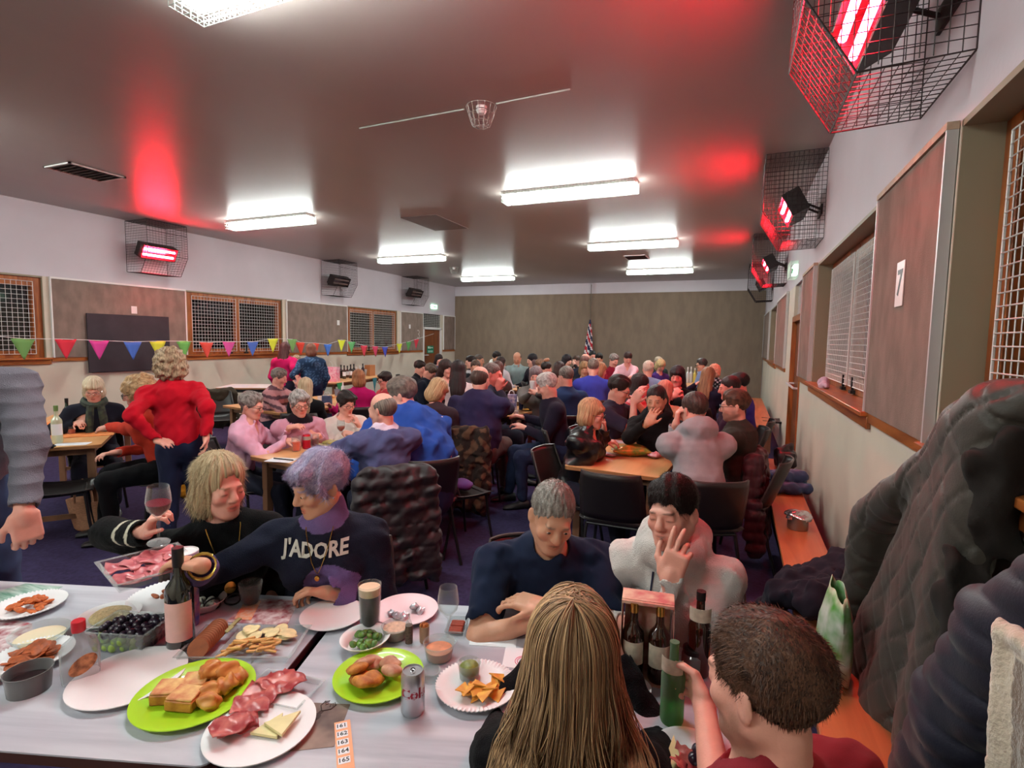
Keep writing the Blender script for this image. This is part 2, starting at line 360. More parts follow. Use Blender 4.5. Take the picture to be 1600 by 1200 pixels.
# caged radiant heaters
M_cage = mat('dark_cage_wire', (46, 34, 36), .5)
M_glow = mat('heater_bar_lit', (255, 200, 190), .5, emit=(255, 30, 48), estr=HEAT_E)
M_core = mat('heater_bar_core', (255, 220, 200), .5, emit=(255, 190, 170), estr=9)
M_refl = mat('heater_reflector', (210, 190, 190), .25, metal=.9)
M_body = mat('heater_body', (40, 30, 30), .5)
M_off = mat('heater_bar_off', (120, 100, 95), .4)
def heater(x, s, y0, y1, on, lab):                # s = +1 : cage grows towards +x
    t = thing('wall_heater', lab, 'heater', (x, (y0 + y1) / 2, 2.9), 0, 'caged wall heaters'); w_ = (y1 - y0) / 2
    P = [(0, 1.01), (s * .65, 1.01), (s * .66, .35), (s * .43, -.02), (0, 0)]
    g = MB(); 
    for yy in (-w_, w_): g.tube([(p[0], yy, p[1]) for p in P], .006, 5, closed=True)
    for p in P: g.wire((p[0], -w_, p[1]), (p[0], w_, p[1]), .006)
    g.wire((s * .66, -w_, .8), (s * .66, w_, .8), .005)
    N = 14
    path = [np.array(P[1]), np.array(P[2]), np.array(P[3]), np.array(P[4])]
    for a_, b_ in list(zip(path[:-1], path[1:])) + [(np.array(P[0]), np.array(P[1]))]:
        nn = max(2, int(np.linalg.norm(b_ - a_) / .05))
        for i in range(1, nn + 1):
            p = a_ + (b_ - a_) * i / nn; g.wire((p[0], -w_, p[1]), (p[0], w_, p[1]), .0025)
    for i in range(1, N):
        yy = -w_ + 2 * w_ * i / N; g.tube([(p[0], yy, p[1]) for p in P], .0025, 4, cap=False)
    for yy in (-w_, w_):                          # end grids
        for i in range(1, 13):
            xx = .05 * i * s; zt = 1.01; ax = abs(xx); zb = 0 if ax < .43 else (ax - .43) / .23 * .37 - .02
            g.wire((xx, yy, zb), (xx, yy, zt), .0025)
        for i in range(1, 20):
            z = .05 * i; xe = .66 if z > .35 else .43 + .23 * (z + .02) / .37; g.wire((0, yy, z), (s * xe, yy, z), .0025)
    g.build('cage', M_cage, t, smooth=False)
    c = np.array((s * .36, 0, .42)); th = math.radians(28)      # head tilted down into the room
    R = roty(s * th) @ np.diag([s, 1, 1])
    L = .33
    b = MB(); b.box(c + R @ np.array((-.06, 0, .135)), (.19, 2 * L + .06, .012), R).box(c + R @ np.array((-.06, 0, -.135)), (.19, 2 * L + .06, .012), R).box(c + R @ np.array((-.15, 0, 0)), (.012, 2 * L + .06, .28), R)
    for q in (-1, 1): b.box(c + R @ np.array((-.05, q * (L + .02), 0)), (.19, .012, .28), R)
    b.tube([(0, -.1, .38), tuple(c + R @ np.array((-.15, -.1, 0)))], .014).tube([(0, .1, .38), tuple(c + R @ np.array((-.15, .1, 0)))], .014).box((s * .01, 0, .38), (.02, .3, .12))
    b.build('heater_body', M_body, t)
    MB().box(c + R @ np.array((-.13, 0, 0)), (.008, 2 * L, .25), R).build('reflector', M_refl, t)
    for z in (-.06, .06):
        p = c + R @ np.array((.02, 0, z))
        e = MB().tube([p + np.array((0, -L + .02, 0)), p + np.array((0, L - .02, 0))], .024, 10); e.build('heating_bar', M_glow if on else M_off, t)
    return t
heater(XR, -1, 2.9, 3.65, 1, 'big black cage with glowing red heater at the top right corner')
heater(XR, -1, 7.19, 7.94, 1, 'glowing red heater in a black cage, second along the right wall')
heater(XR, -1, 12.2, 12.95, 1, 'glowing red heater in a black cage, third along the right wall')
heater(XR, -1, 16.7, 17.45, 0, 'furthest caged heater on the right wall, hidden behind glowing ones')
heater(XL, 1, 6.97, 7.8, 1, 'glowing red heater in a black cage on the left wall')
heater(XL, 1, 12.45, 13.25, 0, 'unlit caged heater on the left wall above the middle pinboard')
heater(XL, 1, 16.55, 17.35, 0, 'unlit caged heater on the left wall near the exit sign')
# exit signs in guards
def exit_sign(x, s, y, z, lab):
    t = thing('exit_sign', lab, 'exit sign', (x, y, z)); 
    MB().bx(0, s * .06, -.2, .2, -.08, .08).build('lightbox', mat('exit_glow', (240, 255, 240), .5, emit=(190, 255, 215), estr=3), t)
    b = MB().box((s * .064, .09, 0), (.006, .06, .08)).prism([(-.05, -.015), (.02, -.015), (.02, -.04), (.07, 0), (.02, .04), (.02, .015), (-.05, .015)], 0, .004, R=np.array([[0, 0, s], [1, 0, 0], [0, 1, 0.]]), c=(s * .062, -.03, 0))
    b.build('pictogram', mat('exit_green', (20, 150, 90), .5), t)
    g = MB()
    for i in range(9): g.tube([(0, -.25 + i * .0625, -.13), (s * .12, -.25 + i * .0625, -.13), (s * .12, -.25 + i * .0625, .13), (0, -.25 + i * .0625, .13)], .003, 4, cap=False)
    for i in range(6): z_ = -.13 + .052 * i; g.tube([(0, -.25, z_), (s * .12, -.25, z_), (s * .12, .25, z_), (0, .25, z_)], .003, 4, cap=False)
    g.build('guard', M_guard, t, smooth=False); return t
exit_sign(XL, 1, 18.75, 2.95, 'lit green running man exit sign over the far left door')
exit_sign(XR, -1, 10.2, 2.9, 'lit exit sign in a wire guard over the right side door')
# ceiling bits
M_vent = mat('vent_dark', (70, 60, 56), .6); 
def vent(cx, cy, wx, wy, lab, rz=0, slats=9):
    t = thing('ceiling_vent', lab, 'vent', (cx, cy, H), rz)
    f = MB(); q = .03
    for (a, b_, c, d) in ((-wx, wx, -wy, -wy + q), (-wx, wx, wy - q, wy), (-wx, -wx + q, -wy, wy), (wx - q, wx, -wy, wy)): f.bx(a / 1, b_, c, d, -.02, 0)
    f.build('frame', M_white, t)
    s_ = MB().bx(-wx, wx, -wy, wy, -.004, 0)
    for i in range(slats): yy = -wy + (i + .5) * 2 * wy / slats; s_.box((0, yy, -.012), (2 * wx - .04, .03, .003), rotx(.7))
    s_.build('grille', M_vent, t); return t
vent(-8.62, 4.75, .3, .36, 'dark slatted ceiling vent at the upper left'); vent(-2.6, 14.6, .3, .35, 'small slatted ceiling vent between the two far right lights')
t = tag(MB().bx(-5.97, -5.2, 8.6, 9.85, H - .012, H).build('ceiling_hatch', mat('hatch_paint', (118, 104, 100), .6)), 'square grey access hatch flush in the middle of the ceiling', 'hatch')
def detector(x, y, lab):
    t = thing('smoke_detector', lab, 'smoke detector', (x, y, H), 0, 'ceiling smoke detectors')
    MB().lathe([(.001, -.075), (.035, -.07), (.05, -.045), (.055, -.02), (.055, 0)], 20, cap=False).build('detector_head', M_white, t)
    MB().tube([(.055 * math.cos(a), .055 * math.sin(a), -.03) for a in np.linspace(0, 2 * PI, 24)[:-1]], .003, 5, closed=True).build('detector_band', M_black, t)
    g = MB()
    for k_ in range(14):
        a = 2 * PI * k_ / 14; g.tube([(r * math.cos(a), r * math.sin(a), z) for r, z in ((.15, 0), (.12, -.1), (.09, -.18), (.03, -.2))], .0025, 4, cap=False)
    for r, z in ((.15, -.004), (.125, -.08), (.1, -.15), (.06, -.195)): g.tube([(r * math.cos(a), r * math.sin(a), z) for a in np.linspace(0, 2 * PI, 24)[:-1]], .0025, 4, closed=True)
    g.build('guard', M_wg, t, smooth=False)
detector(-2.42, 4.85, 'white smoke detector in a wire basket in the middle of the ceiling'); detector(-8.4, 15.0, 'small distant smoke detector on the ceiling near the left lights')
tag(MB().tube([(-3.9, 4.85, H - .006), (-2.6, 4.83, H - .006)], .008).tube([(-2.25, 4.83, H - .006), (-1.5, 4.8, H - .006)], .008).build('cable_conduit', M_wg), 'thin ceiling cable running either side of the smoke detector', 'cable')
# chalkboard, numbered cards
tag(MB().bx(XL + .053, XL + .08, 6.16, 7.74, .9, 2.03).build('chalkboard', mat('chalkboard', (52, 44, 52), .7, var=.3, vscale=3), bevel=.004), 'large dark chalkboard hung on the left wall behind the bunting', 'chalkboard')
def card(x, s, y, z, ch, lab, w_=.11, h=.15):
    t = thing('wall_card', lab, 'card', (x, y, z)); MB().bx(0, s * .004, -w_ / 2, w_ / 2, -h / 2, h / 2).build('sheet', M_white, t)
    if ch: text_mesh(ch, h * .8, 'printed_number', M_black, t, R=rotz(PI / 2 if s > 0 else -PI / 2) @ rotx(PI / 2), loc=(s * .005, 0, 0), bold=.004)
card(XL + .042, 1, 7.05, 2.14, '', 'small white card above the chalkboard'); card(XL + .042, 1, 13.1, 2.1, '', 'small white card on the middle left pinboard'); card(XL + .042, 1, 17.0, 2.1, '', 'small white card above the chalked figure 3')
card(XR - .042, -1, 3.62, 2.0, '7', 'white card printed with a 7 on the nearest right pinboard', .15, .25)
V, F = text_mesh('3', .5, None, None, R=rotz(PI / 2) @ rotx(PI / 2), loc=(XL + .042, 17.6, 1.8)); b = MB(); b.add(V, F)
tag(b.build('chalked_number', mat('chalk', (176, 160, 150), .9)), 'figure 3 chalked on the narrow pinboard beside the far left door', 'writing')
# flag on its pole against the back wall
t = thing('flag_pole', 'furled red white and blue flag hanging on a pole at the back wall', 'flag', (-5.33, YB - .12, 1.0))
MB().tube([(0, 0, -1.41), (0, 0, 2.85)], .014).build('pole', mat('pole_wood', (90, 78, 66), .5), t)
MB().ball((0, 0, 2.88), .03).build('finial', M_alu, t)
G = []
NN = 40; MM = 26
for i in range(NN):
    zz = 1.5 - 1.65 * i / (NN - 1); r0 = .02 + .15 * (i / (NN - 1)) ** .8; row = []
    for j in range(MM):
        a = 2 * PI * j / (MM - 1); rr = r0 * (1 + .3 * math.sin(5 * a + i * .12)); row.append((rr * math.cos(a) - .03 * i / NN, -.04 + .5 * rr * math.sin(a) - .02, zz))
    G.append(row)
b = MB(); b.grid(G); G = np.array(G)
mi = []
for i in range(NN - 1):
    for j in range(MM - 1):
        q = (i * .62 - j * .8 + .5 * math.sin(j)) % 9; z = 0 if q < 2.2 else (1 if q < 3.8 else (2 if q < 6.6 else (1 if q < 8.2 else 0)))
        mi.append(z if i > 3 else 0)
b.mi = mi; fl = b.build('flag_cloth', [mat('flag_blue', (30, 32, 70), .8), mat('flag_white', (215, 205, 205), .8), mat('flag_red', (180, 30, 45), .8)], t)
# bunting
pts = [(36, 529), (102, 530), (154, 532), (207, 534), (247, 533), (288, 533), (323, 535), (357, 534), (394, 534), (426, 529), (457, 530), (470, 535), (493, 536), (512, 538), (533, 531), (549, 534), (569, 540), (587, 541), (602, 542), (624, 537), (638, 534), (650, 530)]
t = thing('bunting', 'string of coloured triangular pennants strung along the left wall', 'bunting', (-10.9, 10, 1.5))
P = [atx(u, v, -10.9) for u, v in pts]; P0 = np.array((-10.9, 10, 1.5))
MB().tube([p - P0 for p in [atx(-60, 520, -10.9)] + P + [np.array((-10.9, 17.9, 1.85))]], .006, 5).build('string', M_white, t)
cols = ['6f9a55', 'd2283c', 'd23a8e', '4666b8', 'd9d23a', '6fae55', 'd8493c', 'cf4a90', '4a68b8', 'd8dc3c', '77a55e', 'd8402e', 'd8402e', '3f6cc0', 'd6de3a', '62a868', 'c8384a', 'cc4060', '4a50b8', 'd6d83c', '55944e', 'c03040']
for i, p in enumerate(P):
    q = p - P0; wd = .17; b = MB(); y = q[1]; L = .36
    g = [[(0.02 * math.sin(6 * s + i) * (1 - tt), y + (s - .5) * wd * 2 * (1 - tt) , q[2] - L * tt) for s in np.linspace(0, 1, 5)] for tt in np.linspace(0, .98, 6)]
    b.grid(g); o = b.build('pennant', mat('pennant_' + cols[i], cols[i] if 0 else tuple(int(cols[i][k_:k_ + 2], 16) for k_ in (0, 2, 4)), .8), t, solid=.002)
for o in list(COL.objects):
    if o.parent is None and o.type != 'CAMERA':
        o.location = o.location * KR + Vector((0, 0, CAMZ * (1 - KR))); o.scale = (KR,) * 3
WX, WL, WB, WH = XR * KR, XL * KR, YB * KR, CAMZ + (H - CAMZ) * KR      # true right wall, left wall, back wall, ceiling
# ================================================================== people
# every body is grown as one distance field from tapered limbs and turned into one continuous mesh
class Field:
    def __init__(s, lo, hi, h):
        s.h = h; s.lo = np.asarray(lo, np.float32); n = np.ceil((np.asarray(hi) - s.lo) / h).astype(int) + 2
        s.n = n; s.D = np.full(tuple(n), .09, np.float32)
        s.ax = [s.lo[i] + h * np.arange(n[i], dtype=np.float32) for i in range(3)]
    def _loc(s, lo, hi):
        a = [max(0, int((lo[i] - s.lo[i]) / s.h)) for i in range(3)]; b = [min(s.n[i], int((hi[i] - s.lo[i]) / s.h) + 2) for i in range(3)]
        if any(b[i] <= a[i] for i in range(3)): return None
        sl = tuple(slice(a[i], b[i]) for i in range(3))
        return sl, s.ax[0][sl[0]][:, None, None], s.ax[1][sl[1]][None, :, None], s.ax[2][sl[2]][None, None, :]
    def _mix(s, sl, d, k, op):
        D = s.D[sl]
        if op == 'u':
            r = np.minimum(D, d); h = np.maximum(k - np.abs(D - d), 0) if k > 0 else 0; s.D[sl] = r - h * h / (4 * k) if k > 0 else r
        else:
            d = -d; r = np.maximum(D, d); h = np.maximum(k - np.abs(D - d), 0) if k > 0 else 0; s.D[sl] = r + h * h / (4 * k) if k > 0 else r
    def cap(s, a, b, ra, rb=None, k=.02, op='u', sq=None, f=1.0):
        rb = ra if rb is None else rb
        a = np.asarray(a, np.float32); b = np.asarray(b, np.float32); pad = max(ra, rb) + k + 2 * s.h
        q = s._loc(np.minimum(a, b) - pad, np.maximum(a, b) + pad)
        if q is None: return
        sl, X, Y, Z = q; X = X - a[0]; Y = Y - a[1]; Z = Z - a[2]; ab = b - a
        if sq is not None:
            w = (X * sq[0] + Y * sq[1] + Z * sq[2]) * (f - 1); X = X + w * sq[0]; Y = Y + w * sq[1]; Z = Z + w * sq[2]
            ab = ab + (ab @ sq) * (f - 1) * np.asarray(sq, np.float32)
        L = float(ab @ ab) + 1e-12
        t = np.clip((X * ab[0] + Y * ab[1] + Z * ab[2]) / L, 0, 1)
        d = np.sqrt((X - t * ab[0]) ** 2 + (Y - t * ab[1]) ** 2 + (Z - t * ab[2]) ** 2) - (ra + (rb - ra) * t)
        s._mix(sl, d, k, op)
    def ell(s, c, r, R=None, k=.02, op='u'):
        c = np.asarray(c, np.float32); R = np.eye(3) if R is None else np.asarray(R); r = np.asarray(r, float)
        ext = np.sqrt(((R * r) ** 2).sum(1)) + k + 2 * s.h
        q = s._loc(c - ext, c + ext)
        if q is None: return
        sl, X, Y, Z = q; X = X - c[0]; Y = Y - c[1]; Z = Z - c[2]
        l = [(X * float(R[0, i]) + Y * float(R[1, i]) + Z * float(R[2, i])) / float(r[i]) for i in range(3)]
        k0 = np.sqrt(l[0] ** 2 + l[1] ** 2 + l[2] ** 2); k1 = np.sqrt((l[0] / r[0]) ** 2 + (l[1] / r[1]) ** 2 + (l[2] / r[2]) ** 2) + 1e-6
        s._mix(sl, (k0 * (k0 - 1) / k1).astype(np.float32), k, op)
    def boxp(s, c, r, R=None, rd=.01, k=.01, op='u'):
        c = np.asarray(c, np.float32); R = np.eye(3) if R is None else np.asarray(R); ext = np.abs(R) @ np.asarray(r) + k + rd + 2 * s.h
        q = s._loc(c - ext, c + ext)
        if q is None: return
        sl, X, Y, Z = q; X = X - c[0]; Y = Y - c[1]; Z = Z - c[2]
        l = [np.abs(X * float(R[0, i]) + Y * float(R[1, i]) + Z * float(R[2, i])) - (r[i] - rd) for i in range(3)]
        d = np.sqrt(sum(np.maximum(q_, 0) ** 2 for q_ in l)) + np.minimum(np.maximum(np.maximum(l[0], l[1]), l[2]), 0) - rd
        s._mix(sl, d.astype(np.float32), k, op)
    def plane(s, p, n, k=.004):          # keep the side the normal points away from
        p = np.asarray(p, np.float32); n = np.asarray(n, np.float32)
        d = (s.ax[0][:, None, None] - p[0]) * n[0] + (s.ax[1][None, :, None] - p[1]) * n[1] + (s.ax[2][None, None, :] - p[2]) * n[2]
        s.D = np.maximum(s.D, d)
    def fold(s, amp, freq, seed=0, aniso=(1, 1, 1), only=None):
        rs = np.random.RandomState(seed); m = np.abs(s.D) < amp * 2.5 + 2 * s.h
        I = np.argwhere(m); P = s.lo + I * s.h; v = np.zeros(len(P), np.float32)
        wv = rs.randn(3, 3) * 1.3
        W = P + .35 / freq * np.sin(P @ wv * freq * .8 + rs.rand(3) * 6)
        for i in range(5):
            d = rs.randn(3) * np.array(aniso); d /= np.linalg.norm(d) / (freq * (.6 + .9 * rs.rand())); v += np.sin(W @ d + rs.rand() * 6.3)
        s.D[m] += (amp * .45 * v).astype(np.float32)
    def mesh(s):
        bg = 3 * s.h; G = vdb.FloatGrid(bg)
        D = np.clip(s.D, -bg, bg); D[0] = D[-1] = bg; D[:, 0] = D[:, -1] = bg; D[:, :, 0] = D[:, :, -1] = bg
        G.copyFromArray(D)
        V, Q = G.convertToQuads(0.0)
        return V * s.h + s.lo, Q[:, ::-1]
def skin_mesh(name, V, Q, m, parent, col=None, st=None):
    me = bpy.data.meshes.new(name); me.vertices.add(len(V)); me.vertices.foreach_set('co', V.astype(np.float32).ravel())
    me.loops.add(Q.size); me.loops.foreach_set('vertex_index', Q.astype(np.int32).ravel())
    me.polygons.add(len(Q)); me.polygons.foreach_set('loop_start', np.arange(0, Q.size, 4, dtype=np.int32))
    me.polygons.foreach_set('loop_total', np.full(len(Q), 4, np.int32)); me.update(calc_edges=True)
    me.polygons.foreach_set('use_smooth', np.ones(len(Q), bool)); me.materials.append(m)
    if col is not None:
        a = me.color_attributes.new('Col', 'FLOAT_COLOR', 'POINT'); c = np.ones((len(V), 4), np.float32); c[:, :3] = col; a.data.foreach_set('color', c.ravel())
    if st is not None:
        a = me.attributes.new('st', 'FLOAT_VECTOR', 'POINT'); a.data.foreach_set('vector', st.astype(np.float32).ravel())
    me.validate(); o = bpy.data.objects.new(name, me); COL.objects.link(o); o.parent = parent
    return o
M_skin = mat('skin', (220, 170, 150), .48, attr='Col', var=.06, vscale=45, sss=.08, bump=.12, bscale=260)
def _fab(name, rough=.9, bump=.5, bscale=500, sheen=.03, spec=.12, var=.12, vs=14):
    return mat(name, (128, 128, 128), rough, spec=spec, attr='Col', var=var, vscale=vs, bump=bump, bscale=bscale, sheen=sheen)
M_knit = _fab('knitted_cloth', bump=.9, bscale=300); M_cloth = _fab('woven_cloth', bump=.3, bscale=700); M_leather = _fab('leather', .32, .35, 120, 0, .6)
M_denim = _fab('denim', .8, .6, 650); M_puff = _fab('quilted_nylon', .5, .15, 200, .1, .4)
M_shoe = mat('dark_shoe', (26, 24, 26), .5); M_sole = mat('shoe_sole', (70, 66, 62), .7)
M_specs = mat('spectacle_frame', (20, 18, 20), .3); M_lens = None
M_eyew = mat('eye_white', (225, 215, 212), .15, spec=.7); M_iris = mat('eye_iris', (50, 38, 30), .1, spec=.8)
M_gold = mat('gold', (212, 175, 90), .25, metal=1); M_silver = mat('silver', (205, 205, 208), .25, metal=1)
def hair_mat(c, c2):
    key = 'hair_%02x%02x%02x' % c
    if key in _mc: return _mc[key]
    m = mat(key, c, .5, spec=.35); n, l = nodes_of(m); b = n['Principled BSDF']
    a = n.new('ShaderNodeAttribute'); a.attribute_name = 'st'; ns = n.new('ShaderNodeTexNoise'); ns.inputs['Scale'].default_value = 1.0; ns.inputs['Detail'].default_value = 4
    l.new(a.outputs['Vector'], ns.inputs['Vector']); r = n.new('ShaderNodeValToRGB'); l.new(ns.outputs['Fac'], r.inputs[0])
    r.color_ramp.elements[0].position = .36; r.color_ramp.elements[1].position = .66
    r.color_ramp.elements[0].color = (*lin(c2), 1); r.color_ramp.elements[1].color = (*lin(c), 1); l.new(r.outputs[0], b.inputs['Base Color'])
    bp = n.new('ShaderNodeBump'); bp.inputs['Strength'].default_value = .9; bp.inputs['Distance'].default_value = .006; l.new(ns.outputs['Fac'], bp.inputs['Height']); l.new(bp.outputs[0], b.inputs['Normal'])
    return m
def nrm(v): v = np.asarray(v, float); return v / (np.linalg.norm(v) + 1e-9)
def ik(a, t, l1, l2, pole):
    d = t - a; L = np.linalg.norm(d); mx = (l1 + l2) * .995
    if L > mx: d = d / L * mx; L = mx; t = a + d
    x = (l1 * l1 - l2 * l2 + L * L) / (2 * L); h = math.sqrt(max(l1 * l1 - x * x, 0)); dn = d / L
    p = np.asarray(pole, float); p = p - dn * (p @ dn); p = nrm(p)
    return a + dn * x + p * h, t
SK = {'light': (226, 176, 156), 'pink': (224, 160, 142), 'tan': (205, 150, 122), 'dark': (150, 100, 78)}

def head_field(F, c, R, s, jaw=1.0, simple=False, mouth=0, nose=1.0, fem=False):
    def P(x, y, z): return c + R @ (np.array([x, y, z]) * s)
    E = lambda p, r, k=.02, op='u', Q=None: F.ell(P(*p), np.array(r) * s, R if Q is None else R @ Q, k * s, op)
    K = lambda a, b, ra, rb, k=.012, op='u': F.cap(P(*a), P(*b), ra * s, rb * s, k * s, op)
    E((0, .014, .034), (.073, .092, .084)); E((0, -.022, -.03), (.058 * jaw, .068, .078), .03)
    for q in (-1, 1):
        K((q * .05 * jaw, .008, -.05), (q * .02, -.062, -.096), .022, .017, .03)
        E((q * .04, -.062, -.03), (.02, .02, .02), .022)
    E((0, -.072, -.1), (.02 if fem else .024, .016, .015), .022)
    if simple < 2:
        K((-.03, -.083, .014), (.03, -.083, .014), .01 if fem else .013, .01 if fem else .013, .018)
        K((0, -.086, .01), (0, -.104 * (1 + .04 * (nose - 1)), -.03), .0085, .0135 * nose, .01)
        for q in (-1, 1):
            E((q * .012, -.095, -.037), (.0085, .0095, .007), .006)
            if F.h < .009: E((q * .031, -.099, -.004), (.017, .013, .011), .012, 's'); E((q * .031, -.079, -.004), (.0155, .0135, .012), .006)
            E((q * .0765, .012, -.008), (.0075, .019, .031), .006, 'u', rotz(-q * .35))
            if F.h < .006: E((q * .086, .008, -.004), (.006, .011, .018), .004, 's', rotz(-q * .35))
        if F.h < .01:
            w_ = .024 + .004 * mouth
            E((0, -.068, -.066), (.032, .022, .024), .015)
            for q in (-1, 1):
                K((q * w_, -.082, -.0635 + .004 * mouth), (0, -.0895, -.0635), .0025, .0042, .006); K((q * w_ * .8, -.081, -.0725 + .004 * mouth), (0, -.088, -.0745), .0025, .005, .006)
            if F.h < .0055: K((-w_ * .9, -.093, -.068 + .004 * mouth), (w_ * .9, -.093, -.068 + .004 * mouth), .0022 + .001 * mouth, .0022 + .001 * mouth, .003, 's')
def hand_field(F, w, d, n, side, curl, s, thumb=.6, spread=.12):
    # w wrist, d direction of the fingers, n the way the palm faces, side = +1 left hand / -1 right hand
    d = nrm(d); n = nrm(n - d * (n @ d)); x = np.cross(d, n) * side     # x towards the thumb
    h = F.h; mr = h * .75
    R = np.stack([x, n, d], 1)
    F.boxp(w + d * .045 * s, np.array((.040, .0135, .048)) * s, R, .012 * s, .012 * s)
    F.ell(w + d * .03 * s + x * .024 * s + n * .008 * s, np.array((.016, .013, .028)) * s, R, .01 * s)
    L = (.072, .08, .074, .058)
    for i in range(4):
        o = (.0295 - .0195 * i); a = spread * (1.5 - i) / 1.5; cu = curl[i] if np.iterable(curl) else curl
        p = w + (d * (.088 - .004 * abs(i - 1)) + x * o) * s; dd = nrm(d + x * a * .6); ang = 0
        for j, fr in enumerate((.46, .3, .24)):
            ang += cu * (.85 if j == 0 else 1.0) * (1 + .08 * i); v = dd * math.cos(ang) + n * math.sin(ang); q = p + v * L[i] * fr * s
            F.cap(p, q, max(mr, (.0092 - .0008 * j) * s), max(mr, (.0086 - .0009 * j) * s), .003 * s); p = q
    p = w + (d * .022 + x * .03 + n * .004) * s; v = nrm(x * .75 + d * .75 + n * .3 * thumb)
    q = p + v * .036 * s; F.cap(p, q, .0125 * s, .0105 * s, .012 * s); v = nrm(x * (.5 - .5 * thumb) + d * .85 + n * (.25 + .5 * thumb)); p = q; q = p + v * .032 * s
    F.cap(p, q, max(mr, .0102 * s), max(mr, .009 * s), .004 * s); v = nrm(v + n * .25 - x * .25 * thumb); F.cap(q, q + v * .022 * s, max(mr, .009 * s), max(mr, .0075 * s), .003 * s)

def hair_field(F, c, R, s, style, rs, fringe=True):
    def P(x, y, z): return c + R @ (np.array([x, y, z]) * s)
    E = lambda p, r, k=.02, op='u', Q=None: F.ell(P(*p), np.array(r) * s, R if Q is None else R @ Q, k * s, op)
    K = lambda a, b, ra, rb, k=.012, op='u': F.cap(P(*a), P(*b), ra * s, rb * s, k * s, op)
    st = style
    if st == 'bald':         # a fringe round the back and sides only
        E((0, .026, .018), (.081, .094, .082)); E((0, -.062, -.02), (.1, .078, .085), .008, 's'); E((0, -.03, .108), (.06, .115, .055), .012, 's'); E((0, -.01, -.1), (.1, .07, .06), .01, 's')
    elif st == 'crop':
        E((0, .018, .04), (.0785, .097, .088)); E((0, -.085, -.035), (.088, .085, .085), .01, 's'); E((0, -.02, -.09), (.1, .075, .07), .006, 's')
    elif st == 'short':
        E((0, .02, .044), (.084, .1, .091)); E((0, -.03, .083), (.055, .05, .034), .03); E((0, -.098, -.038), (.088, .085, .088), .01, 's'); E((0, -.03, -.1), (.11, .08, .075), .006, 's')
    elif st == 'pixie':
        E((0, .02, .045), (.089, .105, .096)); E((.012, -.06, .08), (.065, .05, .032), .02); E((0, -.1, -.045), (.082, .082, .088), .01, 's'); E((0, -.03, -.12), (.12, .08, .07), .008, 's')
        for q in (-1, 1): K((q * .078, -.03, .03), (q * .08, -.022, -.03), .012, .008)
    elif st in ('bob', 'curly', 'long', 'pony', 'bun'):
        E((0, .02, .045), (.09, .106, .097) if st != 'pony' else (.082, .1, .092))
        if st == 'curly': E((0, .03, .03), (.115, .115, .115), .02); E((0, .045, -.05), (.12, .1, .09), .03)
        if st == 'bob': E((0, .035, -.045), (.1, .085, .095), .03)
        if st == 'long':
            E((0, .04, -.05), (.098, .08, .12), .03); E((0, .075, -.17), (.105, .055, .13), .04); E((0, .09, -.27), (.09, .04, .1), .04)
        if st == 'pony': K((0, .1, .04), (0, .15, .0), .025, .03); K((0, .15, 0), (.03, .13, -.2), .03, .012)
        if st == 'bun': E((0, .09, .1), (.04, .04, .035), .01)
        # open the face
        if not fringe and st == 'bob': E((0, -.125, -.005), (.064, .08, .085), .012, 's')
        E((0, -.13, -.05), (.062, .1, .1) if st != 'pony' else (.085, .1, .09), .012, 's'); E((0, -.085, -.085), (.06, .08, .09), .012, 's')
        if st in ('pony', 'bun'): E((0, -.03, -.12), (.12, .085, .07), .006, 's')
        if fringe and st in ('bob', 'long', 'curly') and rs.rand() < .7: E((0, -.068, .055), (.062, .034, .028), .012)
    elif st == 'wild':
        E((0, .03, .03), (.125, .125, .125)); E((0, .05, -.07), (.13, .1, .1), .03); E((0, -.14, -.05), (.06, .1, .1), .012, 's')
def up_frame(look, up=(0, 0, 1)):            # columns: x = person's left, y = back, z = up
    y = -nrm(look); x = np.cross(y, np.asarray(up, float)); x = nrm(x); z = np.cross(x, y); return np.stack([x, y, z], 1)

